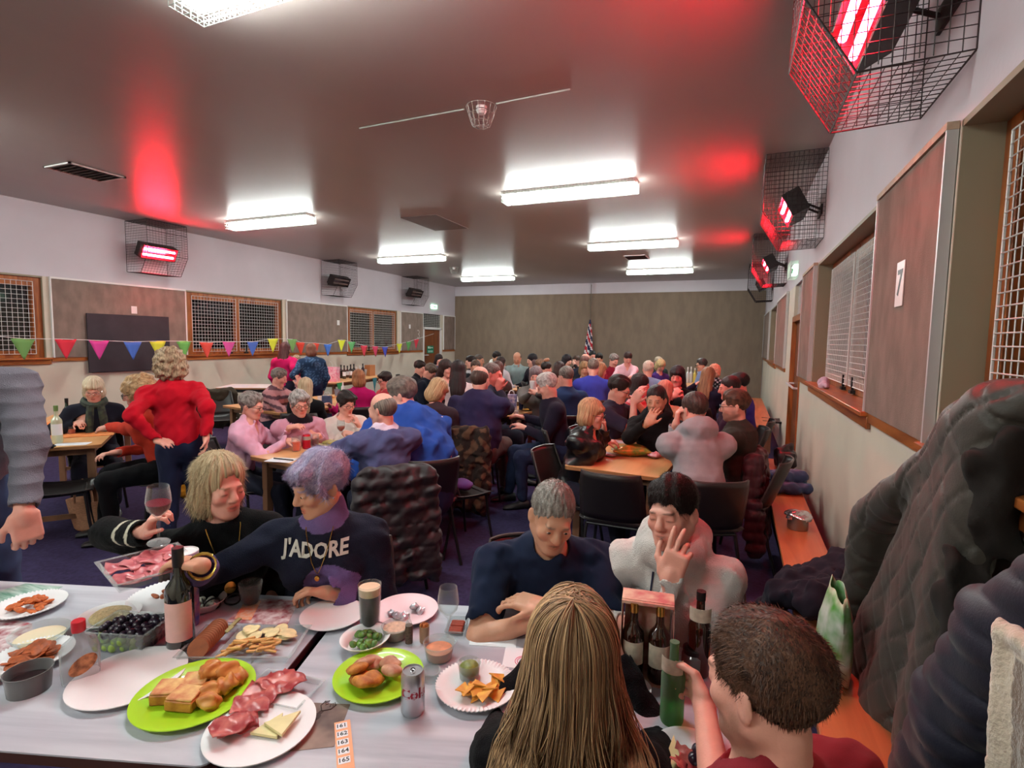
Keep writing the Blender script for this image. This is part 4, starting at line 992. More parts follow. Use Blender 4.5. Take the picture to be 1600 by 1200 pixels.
P('grey-haired man in navy t-shirt leaning folded arms on the near white table', 863, 806, 1.74, 8, lean=.5, hphi=14, hpitch=.34, hroll=.1, skin='tan', top='tee', tc=(26, 34, 56), sleeve='short', hair='crop', hc=(168, 162, 156), hc2=(110, 104, 98),
  Rr=at(858, 962, .81), rpole=(1.6, .3, -.5), rh=dict(d=(1, .15, 0), n=(0, .2, -1), curl=.3), L=at(846, 948, .84), lpole=(1.6, .3, -.5), lh=dict(d=(-1, .1, 0), n=(0, .2, -1), curl=.3), mouth=1, beard=.1, build=1.18, jaw=.98, legs=(40, 45, 60), tfold=.006)
def ex8(k, V, C, D):
    if k == 'top': return
    rt = D['root']; V0, F0 = text_mesh("TI", .085, None, None, bold=.002, depth=0); W = []
    for v in V0:
        o = D['nb'] + D['ux'] * (v[0] - .085) + D['su'] * (v[1] - .17) - D['bk'] * .4; l, n = surf_local(rt, o, D['bk'], 'hoodie'); W.append(l - D['bk'] * .003 if l is not None else o + D['bk'] * .28)
    b = MB(); b.add(W, F0); b.build('hoodie_print', mat('blue_print', (40, 56, 130), .7), rt, smooth=False, solid=.0015, solid_off=0)
    for q in (1, -1):
        pts = []
        for i in range(12):
            o = D['nb'] + D['ux'] * q * (.045 + .001 * i) - D['su'] * (.04 + .017 * i) - D['bk'] * .4; l, n = surf_local(rt, o, D['bk'], 'hoodie')
            if l is not None: pts.append(l - D['bk'] * .006)
        if len(pts) > 3: MB().tube(pts, .0032, 6).ball(pts[-1], (.006, .006, .012)).build('drawstring', mat('cord_dark', (30, 34, 60), .7), rt)
P('dark-haired person in white hoodie smiling with cheek on one hand at near table', 1050, 800, 1.68, -10, lean=.32, hphi=-24, hpitch=0, hroll=-.1, skin='pink', top='hoodie', tc=(214, 210, 206), neck='hood', hair='short', hc=(38, 26, 24), hc2=(20, 14, 14),
  L=atd(1044, 905, 1.55), lpole=(.3, .1, -1.5), lh=dict(d=(.3, .12, 1), n=(.2, .8, .1), curl=(.15, .3, .65, .8), thumb=.4, spread=.25), Rr=at(985, 975, .81), rpole=(1, .3, -.6), rh=dict(d=(.6, .3, 0), n=(0, .2, -1), curl=.4), eyes='closed', mouth=1, build=.9, extra=ex8, legs=(60, 70, 95), tfold=.007)
# ---- near side of the near table, backs to the camera
def longhair(G, hd, HR, s):
    P_ = lambda x, y, z: hd + HR @ (np.array([x, y, z]) * s)
    G.ell(P_(0, .06, -.12), np.array((.1, .075, .14)), HR, .05); G.ell(P_(0, .1, -.26), np.array((.125, .05, .14)), HR, .05); G.ell(P_(0, .105, -.4), np.array((.15, .04, .12)), HR, .05)
rh_ = P('long-haired blonde woman in black seen from behind at the front edge', 893, 1036, 1.13, 180, lean=.28, hpitch=.3, fem=True, skin='pink', top='sweater', tc=(16, 14, 17), neck='wide', hair='crop', hc=(214, 174, 130), hc2=(78, 54, 40), hairx=None, legs=(20, 20, 24), vox=.006,
  L=at(850, 1010, .82), Rr=at(960, 1020, .82), size=1.0)
def exm(k, V, C, D): pass
P('bearded man with short brown hair at the lower right corner, hand on a green bottle', 1196, 1070, .83, -128, lean=.08, hphi=-122, hpitch=.12, skin='pink', top='tee', tc=(140, 40, 50), sleeve='short', hair='short', hc=(104, 70, 52), hc2=(44, 28, 22), beard=.6, vox=.0042,
  L=at(1049, 1126, TOP_) + np.array((.075, -.075, .105)), lpole=(-.6, .2, -1), lh=dict(d=(-.35, .93, .05), n=(-.93, -.3, 0), curl=(.8, .85, .9, .95), thumb=.9), legs=(50, 55, 70), eyes='open', build=1.05)
# ---- standing man at the left edge
P('standing man in grey ribbed quilted jumper and jeans cut off by the left edge', -94, 505, 2.0, 172, sit=False, lean=.02, hpitch=.1, skin='pink', top='sweater', tc=(104, 102, 112), ttexture='rib', hair='short', hc=(120, 112, 105), legs=(54, 70, 102), size=1.06,
  Rr=atd(38, 824, 1.86), rpole=(.5, .6, -.2), rh=dict(d=(.02, .1, -1), n=(-.8, .2, 0), curl=.7, thumb=.8), build=1.1, tfold=.003)
# ---- left table
P('curly grey-blonde woman in red jumper and jeans standing with her back turned', 264, 570, 3.95, 176, sit=False, tilt=.12, lean=.06, hphi=-165, fem=True, skin='pink', top='sweater', tc=(200, 22, 42), hair='curly', hc=(190, 166, 134), hc2=(120, 96, 74), legs=(34, 40, 66),
  L=atd(246, 688, 3.75), lpole=(.3, .8, -.3), lh=dict(d=(1, 0, -.1), n=(0, .3, -1), curl=.3), Rr=atd(322, 684, 3.85), rpole=(.3, .9, -.2), build=1.08, tfold=.007)
def ex3(k, V, C, D):
    if k == 'post':
        s = D['s']; b = MB(); pt = lambda a, r, z: D['nb'] + D['ux'] * math.cos(a) * r - D['bk'] * math.sin(a) * r + D['su'] * z
        b.tube([pt(a, .075, .02 - .02 * math.sin(a)) for a in np.linspace(0, 2 * PI, 21)[:-1]], .03, 8, closed=True)
        for q in (-.03, .045): b.tube([pt(PI / 2, .085, 0) + D['ux'] * q, pt(PI / 2, .13, -.1) + D['ux'] * q * 1.3, pt(PI / 2, .135, -.26) + D['ux'] * q * 1.6], [.03, .034, .028], 8)
        b.build('scarf', mat('green_tartan_scarf', (64, 74, 58), .9, var=.5, vscale=26, col2=(36, 40, 44)), D['root'])
P('white-haired woman in navy with a green checked scarf seated at the left table', 146, 609, 4.9, 0, lean=.2, hphi=-8, hpitch=.3, fem=True, skin='pink', tc=(28, 30, 42), hair='bob', hc=(226, 212, 184), hc2=(180, 160, 130), specs=M_silver, extra=ex3,
  Rr=at(122, 660, .84), L=at(172, 655, .84), build=1.15, rh=dict(d=(.8, -.2, 0), n=(.2, .3, -1), curl=.6), lh=dict(d=(-.8, -.2, 0), n=(.2, .3, -1), curl=.6), rpole=(1, .2, -.3), lpole=(1, .2, -.3))
P('curly-haired woman in orange jumper and glasses reaching across the left table', 216, 613, 4.3, -95, lean=.35, hpitch=.25, fem=True, skin='pink', tc=(206, 62, 44), hair='curly', hc=(206, 168, 124), hc2=(150, 112, 78), specs=True,
  L=at(128, 674, .80), lpole=(.4, .6, -1), lh=dict(d=(-1, .1, 0), n=(0, .2, -1), curl=.4), build=1.1, legs=(16, 16, 20))
# ---- pink ladies' table
P('grey-haired woman with glasses in a pink shirt at the second table', 393, 634, 4.2, 68, lean=.25, hphi=62, hpitch=.2, fem=True, skin='pink', top='shirt', neck='shirt', tc=(226, 176, 200), hair='short', hc=(150, 142, 136), hc2=(96, 88, 84), specs=True,
  Rr=at(448, 688, .82), rpole=(.6, .3, -1), rh=dict(d=(.8, .3, 0), n=(0, .3, -1), curl=.5), L=atd(452, 668, 4.3), lh=dict(d=(.8, .3, .2), n=(.2, .5, -1), curl=.5), build=1.1, tfold=.008)
def ex12(k, V, C, D):
    if k == 'top':
        h = (V - D['nb']) @ D['su']; r = np.linalg.norm((V - D['nb']) - h[:, None] * D['su'], axis=1); rgbm(C, ((h > -.02) & (r < .11)).astype(float), (26, 16, 24))
P('short-haired grey woman in glasses and pink jumper with black polo neck', 468, 631, 4.45, 22, lean=.12, hphi=16, hpitch=.15, fem=True, skin='pink', neck='turtle', tc=(206, 152, 172), hair='pixie', hc=(186, 180, 176), hc2=(128, 120, 116), specs=True, extra=ex12,
  Rr=at(462, 676, .84), L=at(498, 680, .82), rh=dict(d=(.8, -.2, 0), n=(0, .3, -1), curl=.4), lh=dict(d=(-.5, -.5, 0), n=(0, .3, -1), curl=.5), build=1.2)
P('dark-haired woman with glasses in a cream jumper at the far side of the second table', 541, 630, 4.85, 18, lean=.1, hphi=30, hpitch=.25, fem=True, skin='pink', neck='wide', tc=(228, 214, 206), hair='pixie', hc=(44, 32, 30), hc2=(24, 18, 18), specs=True,
  Rr=at(540, 676, .82), L=at(560, 664, .86), rh=dict(d=(.8, -.2, 0), n=(0, .3, -1), curl=.5), build=1.15)
def ex14(k, V, C, D):
    if k == 'top':
        h = (V - D['nb']) @ D['su']; r = np.linalg.norm((V - D['nb']) - h[:, None] * D['su'], axis=1); rgbm(C, ((h > -.012) & (r < .1)).astype(float), (214, 196, 214))
P('balding man in blue-grey jumper with his back to us at the second table', 597, 640, 3.62, -168, lean=.14, hphi=-125, hpitch=.2, skin='pink', tc=(82, 84, 122), hair='bald', hc=(128, 116, 106), hc2=(80, 70, 64), L=at(530, 712, .82), lpole=(1, .2, -.3), Rr=at(560, 690, .83), collar=True,
  belly=.3, build=1.15, tfold=.009, legs=(38, 40, 60), extra=ex14)
P('big man in royal blue jumper leaning right over, back turned, beside the second table', 628, 618, 4.2, -160, lean=.6, hphi=-110, hpitch=.3, skin='pink', tc=(44, 78, 160), hair='short', hc=(118, 104, 96), hc2=(80, 70, 64), belly=.8, build=1.6, legs=(36, 50, 84), tfold=.011,
  L=at(575, 690, .84), Rr=at(640, 690, .8), size=1.08)
# ---- table behind (striped jumper, magenta)
def stripes(c2, f=70, th=.3):
    def g(k, V, C, D):
        if k == 'top':
            t = (V - D['hip']) @ D['su']; m = (np.sin(t * f) > th).astype(float)
            for q in (1, -1):
                tt, d = arm_t(V, D, q); m = np.where((tt > 1.0) & (d < .09), (np.sin(tt * 20) > 0).astype(float), m)
            rgbm(C, m, c2)
    return g
P('grey-haired woman in striped pink jumper shielding her face with one hand', 436, 590, 6.6, 60, lean=.25, hphi=75, hpitch=.3, fem=True, skin='pink', tc=(196, 140, 144), extra=stripes((100, 70, 80)), hair='short', hc=(134, 122, 116), hc2=(90, 80, 76),
  Rr=at(470, 631, .83), L=atd(468, 604, 6.5), lh=dict(d=(-.1, 0, 1), n=(-1, .2, 0), curl=.15, spread=.3), build=1.15)
P('woman with long pale blonde hair in black seen from behind at the third table', 478, 606, 6.1, 165, lean=.1, fem=True, skin='pink', tc=(20, 20, 24), hair='long', hc=(222, 204, 170), hc2=(160, 136, 104))
P('woman in magenta top with a coppery bob seen from behind', 560, 592, 6.7, 172, lean=.1, hphi=-170, fem=True, skin='pink', tc=(184, 22, 100), hair='bob', hc=(188, 128, 84), hc2=(110, 62, 44), L=at(515, 634, .82), build=1.1)
P('dark-haired woman with glasses and red top looking left behind the second table', 601, 594, 7.1, -60, fem=True, skin='pink', tc=(200, 70, 80), hair='pixie', hc=(44, 28, 26), hc2=(26, 18, 18), specs=True)
P('standing woman in a magenta coat with long dark red hair by the left wall', 446, 546, 9.0, 150, sit=False, fem=True, skin='pink', top='jacket', tc=(196, 26, 92), hair='long', hc=(92, 46, 44), hc2=(50, 24, 28), legs=(40, 40, 60), Rr=atd(470, 592, 8.9), build=1.1, size=1.0)
def ex22(k, V, C, D):
    if k == 'top': m = ((np.sin(V[:, 0] * 60 + 2 * np.sin(V[:, 2] * 50)) * np.sin(V[:, 2] * 70 + 2 * np.sin(V[:, 0] * 40))) > .25).astype(float); rgbm(C, m, (70, 96, 128))
P('standing woman in a navy patterned coat with auburn hair by the drinks table', 486, 548, 8.9, -172, sit=False, fem=True, skin='pink', top='jacket', tc=(34, 52, 80), extra=ex22, hair='bob', hc=(140, 92, 72), hc2=(90, 54, 44), legs=(30, 32, 60), build=1.2, L=atd(462, 590, 8.9))
P('fair person in pink glimpsed between the two standing women', 464, 572, 10.6, 20, sit=True, fem=True, skin='pink', tc=(200, 150, 160), hair='short', hc=(210, 180, 150), zhead=.05)
P('blonde woman with a dark hairband bending her head behind the man in royal blue', 684, 612, 5.1, 170, lean=.3, hphi=130, hpitch=.6, fem=True, skin='pink', tc=(60, 46, 54), hair='bob', hc=(216, 184, 140), hc2=(150, 118, 84))
# ---- table by the far left door
P('dark-haired boy in black at the table by the far left door', 656, 575, 8.6, 60, hpitch=.3, skin='pink', tc=(26, 26, 32), top='jacket', hair='short', hc=(44, 32, 28), size=.95)
P('grey-brown haired person in navy jacket with white piping, head bowed', 672, 581, 8.0, 70, hpitch=.7, lean=.35, skin='pink', tc=(24, 28, 40), top='jacket', hair='short', hc=(104, 84, 72))
P('dark-haired woman standing with a hand at her mouth by the far left door', 686, 562, 10.2, 30, sit=False, fem=True, skin='pink', tc=(96, 90, 110), hair='long', hc=(36, 24, 26), size=.93, L=atd(688, 569, 10.0), lh=dict(d=(0, 0, 1), n=(0, 1, 0), curl=.6))
P('woman with long dark curly hair smiling to the right at the far left table', 697, 576, 7.8, 48, fem=True, skin='pink', tc=(36, 26, 30), neck='wide', hair='long', hc=(56, 34, 32), mouth=1)
P('woman in pale pink top with wavy dark hair, back turned, far left table', 716, 580, 6.9, 176, fem=True, skin='pink', tc=(222, 196, 196), hair='long', hc=(46, 30, 32), L=at(686, 612, .8), build=1.1)
P('dark-haired man in black and white looking left near the back wall', 735, 566, 10.5, -75, skin='light', tc=(40, 42, 48), hair='short', hc=(40, 32, 30), extra=stripes((200, 200, 205), 30, .7))
P('woman with tied-back hair facing us behind the bald men', 743, 575, 8.2, 0, fem=True, skin='tan', tc=(88, 82, 84), hair='crop', hc=(90, 66, 52), mouth=1)
P('grey-haired man in dark jacket looking right by the back wall', 749, 563, 11.2, 70, skin='tan', top='jacket', tc=(40, 46, 52), hair='crop', hc=(96, 88, 80))
# ---- centre table
P('large balding man in ribbed purple-navy jumper, back turned, at the centre table', 751, 593, 5.3, 160, lean=.22, hphi=150, skin='pink', tc=(50, 44, 78), hair='bald', hc=(90, 70, 62), belly=.6, build=1.4, Rr=at(782, 646, .82), rpole=(1, .2, -.4), L=at(770, 640, .9), tfold=.008, legs=(110, 80, 76), size=1.06)
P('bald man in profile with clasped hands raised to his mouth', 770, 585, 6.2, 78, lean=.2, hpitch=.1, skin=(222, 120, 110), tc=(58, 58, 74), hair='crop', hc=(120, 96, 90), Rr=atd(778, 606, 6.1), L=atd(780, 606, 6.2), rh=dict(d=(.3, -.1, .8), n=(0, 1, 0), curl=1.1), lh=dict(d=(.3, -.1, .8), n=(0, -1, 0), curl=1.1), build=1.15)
P('woman with long auburn hair behind the bald man with clasped hands', 778, 578, 8.0, 160, fem=True, skin='pink', tc=(70, 50, 50), hair='long', hc=(96, 56, 48))
P('smiling woman with long grey hair and fringe in a grey fleece holding a white mug', 837, 588, 6.9, -8, fem=True, skin='pink', tc=(104, 98, 96), hair='long', hc=(136, 122, 124), hc2=(92, 80, 84), mouth=1, Rr=atd(828, 614, 6.5), L=atd(838, 616, 6.4), rh=dict(d=(.5, 0, .6), n=(.6, .4, 0), curl=.8), lh=dict(d=(-.5, 0, .6), n=(-.6, .4, 0), curl=.8), build=1.2)
P('white-haired man in dark navy cardigan in profile facing left at the centre table', 855, 603, 5.3, -75, lean=.22, hphi=-100, hpitch=.4, skin='pink', tc=(38, 32, 48), hair='short', hc=(206, 198, 192), hc2=(150, 140, 136), L=at(818, 668, .78), Rr=at(818, 652, .82), build=1.15, legs=(36, 44, 70), jaw=.95, collar=True)
P('grey balding man in a navy t-shirt, back to us right of the white-haired man', 884, 589, 6.3, -160, hphi=-140, hpitch=.2, skin='pink', top='tee', tc=(34, 52, 86), hair='crop', hc=(128, 118, 110), build=1.15)
# ---- along the back wall
P('dark-haired man in a white hoodie near the back wall looking down', 776, 559, 11.8, 25, hpitch=.35, lean=.25, skin='tan', top='hoodie', neck='hood', tc=(220, 226, 222), hair='short', hc=(34, 26, 24), beard=.4)
P('dark-haired woman in a white top seen from behind at the back table', 783, 567, 10.8, 140, fem=True, skin='pink', tc=(214, 212, 220), hair='bob', hc=(58, 42, 40))
P('balding man in a pale blue-grey top looking down at the back table', 808, 560, 11.6, -12, hpitch=.5, lean=.25, skin='tan', tc=(150, 172, 172), hair='bald', hc=(96, 76, 68))
P('woman with long black hair in profile at the back table', 831, 563, 11.2, -62, fem=True, skin='light', tc=(32, 28, 40), hair='long', hc=(22, 18, 28))
P('fair person with an arm over their head behind the grey-haired woman', 844, 570, 10.8, 100, skin='tan', fem=True, tc=(120, 100, 100), hair='short', hc=(150, 118, 96), L=atd(850, 563, 10.8))
P('dark-haired man looking right behind the smiling grey-haired woman', 854, 576, 9.4, 110, skin='pink', tc=(60, 52, 60), hair='short', hc=(44, 34, 32))
P('brown-haired woman half hidden behind the grey balding man in navy', 874, 578, 8.4, 165, fem=True, skin='tan', tc=(190, 140, 120), hair='bob', hc=(66, 46, 44))
P('dark-haired person in black leaning in by the flag, far back', 886, 564, 11.6, 60, lean=.3, hpitch=.3, skin='light', tc=(20, 18, 22), hair='bob', hc=(34, 26, 34))
P('person with glasses and raised hand near the flag, far back', 900, 564, 12.2, -40, skin='light', tc=(48, 42, 46), hair='short', hc=(90, 72, 62), specs=True, L=atd(899, 571, 12))
P('bald man in a navy shirt in front of the flag', 915, 563, 10.8, 150, skin='pink', tc=(36, 38, 54), hair='bald', hc=(150, 110, 104), build=1.15, lean=.25)
P('person in a black cap directly below the flag', 926, 557, 13.0, 20, skin='pink', tc=(40, 36, 40), hair='crop', hc=(20, 20, 24))
P('dark-haired man right of the flag pole in a dark green top', 936, 561, 12.2, -10, skin='tan', tc=(52, 64, 60), hair='short', hc=(34, 28, 26), hpitch=.3)
P('blonde woman with tanned smiling face looking at the camera, mid hall', 913, 577, 8.8, 5, fem=True, skin='tan', tc=(40, 36, 40), hair='bob', hc=(176, 134, 92), mouth=1)
P('grey-haired man in a royal blue shirt, back to us, mid hall', 927, 574, 7.9, 178, skin='pink', top='shirt', tc=(58, 62, 156), hair='crop', hc=(140, 122, 112), build=1.25, lean=.1)
P('light-haired woman in a pink blouse behind the man in royal blue', 938, 579, 8.3, 120, fem=True, skin='pink', top='shirt', tc=(222, 140, 156), hair='bob', hc=(206, 150, 110))
P('grey-haired person in a dark red jumper left of the standing woman', 959, 563, 11.2, 40, hpitch=.4, skin='pink', tc=(120, 20, 40), hair='short', hc=(150, 142, 136), build=1.15)
P('standing woman in a pale pink shirt with a dark ponytail bending over the back table', 981, 560, 9.3, 10, sit=False, lean=.32, hphi=22, hpitch=.5, fem=True, skin='pink', top='shirt', neck='shirt', tc=(226, 186, 196), hair='pony', hc=(60, 36, 32), Rr=atd(963, 590, 9.0), L=atd(985, 590, 8.9), size=.95)
P('white-haired woman in a light blue striped top seen from behind', 1013, 577, 8.4, 170, fem=True, skin='pink', tc=(140, 152, 190), hair='short', hc=(226, 206, 190), hc2=(190, 166, 150), L=at(1040, 600, .82), build=1.2)
P('blonde woman in a purple jumper with bowed head at the back right table', 1032, 572, 10.6, 30, hpitch=.6, lean=.3, fem=True, skin='pink', tc=(66, 44, 112), hair='bob', hc=(222, 196, 140))
P('white-haired person behind the blonde woman in purple', 1029, 566, 12.2, 30, skin='pink', tc=(40, 60, 60), hair='short', hc=(214, 196, 170))
P('woman with a dark fringe in black facing the camera, face lit red', 1058, 589, 6.6, -10, hpitch=.1, fem=True, skin=(226, 130, 120), tc=(20, 18, 20), hair='long', hc=(44, 18, 26), hc2=(22, 10, 14), L=atd(1064, 618, 6.3), lh=dict(d=(-.5, 0, .7), n=(-.4, .6, 0), curl=.8), Rr=atd(1052, 620, 6.3), rh=dict(d=(.5, 0, .7), n=(.4, .6, 0), curl=.8), build=1.05)  # the heaters' red light is put into her skin colour
P('woman with long light brown hair in navy, back turned, right of the red-lit woman', 1107, 589, 7.2, 155, fem=True, skin='pink', tc=(34, 30, 50), hair='long', hc=(160, 118, 84), hc2=(110, 74, 54), L=atd(1085, 602, 7.2))
P('dark-haired man with glasses in a light blue shirt looking left at the back right', 1096, 570, 10.8, -80, skin='tan', top='shirt', tc=(130, 146, 186), hair='short', hc=(62, 56, 54), specs=True)
P('curly-haired woman in a black and white patterned top at the back right', 1117, 580, 9.6, 165, fem=True, skin='pink', tc=(30, 30, 36), extra=lambda k, V, C, D: rgbm(C, ((np.sin(V[:, 0] * 90) * np.sin(V[:, 2] * 90)) > .2).astype(float), (190, 186, 196)) if k == 'top' else None, hair='curly', hc=(222, 160, 132), hc2=(180, 110, 90))
# ---- front right table
P('young woman in a black hoodie covering her mouth with her hand', 1025, 625, 4.35, -14, lean=.25, hphi=-12, hpitch=.12, fem=True, skin='tan', top='hoodie', neck='hood', tc=(20, 18, 20), hair='crop', hc=(48, 30, 30), hc2=(24, 16, 18), Rr=atd(1012, 662, 4.05), rpole=(1, 0, -1), rh=dict(d=(.35, .2, .75), n=(.2, .9, 0), curl=.25, spread=.3),
  hairx=lambda G, hd, HR, s: (G.cap(hd + HR @ np.array((.06, .06, .0)), hd + HR @ np.array((.1, -.02, -.24)), .03, .022, .02), G.ell(hd + HR @ np.array((0, .07, .02)), (.07, .06, .09), HR, .02)), L=at(1060, 690, .82), build=1.1, legs=(60, 90, 130))
P('blonde woman in glasses and leather jacket in profile at the front right table', 925, 647, 3.95, 70, lean=.28, hphi=82, hpitch=.15, fem=True, skin='pink', top='jacket', tm=M_leather, tc=(26, 24, 26), neck='v', hair='bob', hc=(214, 168, 126), hc2=(150, 104, 74), specs=True,
  Rr=at(968, 688, .82), rpole=(.6, .2, -1), rh=dict(d=(1, .1, 0), n=(0, .2, -1), curl=.6), L=atd(944, 672, 4.2), lpole=(.5, .2, -1), lh=dict(d=(-.05, -.05, 1), n=(-.8, -.5, 0), curl=.3, spread=.25), tfold=.008)
P('dark-haired man with glasses in a dark t-shirt leaning on his raised forearms', 967, 608, 5.0, 70, lean=.25, hphi=80, hpitch=.35, skin='pink', top='tee', sleeve='short', tc=(50, 42, 60), hair='short', hc=(48, 34, 32), specs=True, Rr=atd(990, 628, 4.8), rpole=(.3, .1, -1), rh=dict(d=(.4, 0, .8), n=(.2, .8, 0), curl=.7), L=atd(993, 628, 5.1), build=1.2)
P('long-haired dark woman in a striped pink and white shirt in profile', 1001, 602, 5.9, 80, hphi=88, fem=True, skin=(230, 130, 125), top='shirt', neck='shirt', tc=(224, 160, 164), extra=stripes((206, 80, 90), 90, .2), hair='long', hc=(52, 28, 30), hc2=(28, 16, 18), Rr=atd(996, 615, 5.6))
P('red-lit woman with short fair hair behind the young woman in black', 1040, 612, 5.6, 150, fem=True, skin=(230, 130, 120), tc=(220, 150, 120), neck='wide', hair='bob', hc=(226, 150, 130), hc2=(180, 96, 84))  # red light is put into her skin and fair hair colours
P('man in light grey hoodie with cropped brown hair, back turned, at front right table', 1084, 641, 3.65, -158, lean=.3, hphi=-140, hpitch=.2, skin='pink', top='hoodie', neck='hood', tc=(166, 160, 164), hair='crop', hc=(78, 56, 48), hc2=(50, 36, 32), L=atd(1056, 664, 3.7), lpole=(.3, .1, -1), lh=dict(d=(.1, .0, 1), n=(.8, .1, 0), curl=.6), Rr=at(1052, 690, .82), build=1.15, tfold=.004, legs=(60, 76, 104))
P('bearded man with glasses in an olive shirt in profile, right of the grey hoodie', 1148, 634, 4.05, -100, lean=.18, hphi=-88, hpitch=.1, skin='pink', top='shirt', neck='shirt', tc=(58, 52, 46), hair='short', hc=(96, 62, 46), hc2=(56, 38, 30), beard=.6, specs=True, L=at(1070, 685, .82), build=1.2, legs=(30, 30, 36))
P('bald man in profile half hidden behind the man in olive', 1140, 606, 5.4, -85, hpitch=.15, skin=(232, 130, 116), tc=(60, 30, 50), hair='crop', hc=(60, 34, 34), build=1.1)  # reddened skin colour holds the red light on his face
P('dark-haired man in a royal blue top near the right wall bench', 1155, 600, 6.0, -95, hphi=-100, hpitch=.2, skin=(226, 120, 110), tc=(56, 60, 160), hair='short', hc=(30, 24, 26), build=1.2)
# chairs under everyone who sits
for r, lab in SEATED:
    zb = 1.0
    chair(r.location.x, r.location.y, r.rotation_euler[2], 'dark moulded chair seating the ' + ' '.join(lab.split()[:10]), zb)
# ================================================================== tables
TOP = .74
M_lam = wood('pale_laminate', (192, 192, 200), (158, 158, 170), 9, 'X', .35); M_beech = wood('beech_top', (222, 166, 112), (204, 146, 94), 7, 'X', .35)
M_edge = mat('dark_table_edge', (66, 36, 30), .5); M_bedge = mat('beech_edge', (150, 100, 62), .5); M_tleg = wood('table_leg_wood', (132, 92, 66), (108, 74, 52), 9, 'Z', .5); M_steel = mat('table_steel', (46, 44, 46), .35, metal=.5)
def table(c, L, W, rz, label, kind='beech', cat='table', ground=None):
    t = thing('table', label, cat, (c[0], c[1], 0), rz, ground)
    mt, me_ = {'lam': (M_lam, M_edge), 'beech': (M_beech, M_bedge), 'white': (M_white, M_bedge)}[kind]
    def rr(l, w, r=.03):
        p = []
        for cx, cy, a0 in ((l - r, w - r, 0), (-l + r, w - r, 1), (-l + r, -w + r, 2), (l - r, -w + r, 3)):
            for k_ in range(5): a = (a0 + k_ / 4) * PI / 2; p.append((cx + r * math.cos(a), cy + r * math.sin(a)))
        return p
    MB().prism(rr(L / 2, W / 2), TOP - .004, TOP).build('tabletop', mt, t)
    MB().prism(rr(L / 2 - .001, W / 2 - .001), TOP - .028, TOP - .0042).build('table_edge', me_, t)
    wood_ = kind == 'beech'
    b = MB(); ix, iy = L / 2 - .1, W / 2 - .08
    for s_ in (-1, 1): b.box((0, s_ * iy, TOP - .06), (2 * ix, .022, .06)); b.box((s_ * ix, 0, TOP - .06), (.022, 2 * iy, .06))
    b.build('apron', M_tleg if wood_ else M_steel, t)
    for sx in (-1, 1):
        for sy in (-1, 1):
            if wood_: MB().box((sx * ix, sy * iy, (TOP - .03) / 2), (.055, .055, TOP - .03)).build('leg', M_tleg, t, bevel=.004)
            else: MB().tube([(sx * ix, sy * iy, TOP - .03), (sx * (ix + .02), sy * iy, 0)], .0125, 8).build('leg', M_steel, t)
        MB().box((sx * ix, 0, .14), (.025, 2 * iy, .04)).build('cross_bar', M_tleg if wood_ else M_steel, t)
    return t
TA = math.atan2(.32, .947); UT = np.array((math.cos(TA), math.sin(TA))); VT = np.array((-math.sin(TA), math.cos(TA)))
def st(s, t): p = UT * s + VT * t; return (p[0], p[1])
table(st(-.70 - .92, 1.366), 1.83, .732, TA, 'near white woodgrain table at the left, loaded with party food', 'lam')
table(st(-.675 + .6, 1.366), 1.2, .732, TA, 'near white woodgrain table at the right, with paper, plates and beer', 'lam')
def tbl2(p, deg, L, W, label, kind='beech'):       # p: near left corner, deg: heading of its long side from +Y to the right
    a = math.radians(deg); d = np.array((math.sin(a), math.cos(a))); r = np.array((math.cos(a), -math.sin(a))); c = np.array(p) + d * L / 2 + r * W / 2
    return table(c, L, W, math.atan2(d[1], d[0]), label, kind)
tbl2((-3.38, 2.88), 5, 1.85, .76, 'light wooden table where the three women in pink and cream sit')
tbl2((-1.13, 3.68), 4, 1.85, .70, 'light wooden table in front of the grey hoodie, big crisp packet on it')
a_ = math.radians(-55); tbl2((-4.95 - .72 * math.cos(a_), 2.45 + .0 + .72 * math.sin(a_)) if 0 else (-5.25, 2.05), -52, 2.2, .76, 'wooden table at the far left with an orange cloth and a wine bottle')
tbl2((-3.05, 5.82), 3, 1.85, .62, 'light wooden table of the large man in the ribbed purple jumper')
tbl2((-6.15, 4.85), 8, 1.9, 1.2, 'light wooden table with the magenta top and striped jumper around it')
tbl2((-8.75, 7.15), 60, 1.0, .8, 'small white-topped folding table by the left wall', 'white')
tbl2((-8.05, 8.15), -10, 2.5, .75, 'drinks table against the left wall crowded with raffle bottles')
tbl2((-6.1, 14.0), 80, 1.9, 1.15, 'far table near the back wall under the men in white and pale blue')
tbl2((-3.9, 9.0), 5, 1.9, .75, 'mid hall table between the man in royal blue and the back wall')
tbl2((-1.6, 11.3), 0, 1.8, .95, 'far right table crowded with bottles in front of the fair-haired women')
tbl2((-1.75, 6.2), 2, 1.8, .7, 'mid right table by the woman with the dark fringe')
tbl2((-6.1, 8.4), 5, 1.8, .85, 'far left table by the fire door')
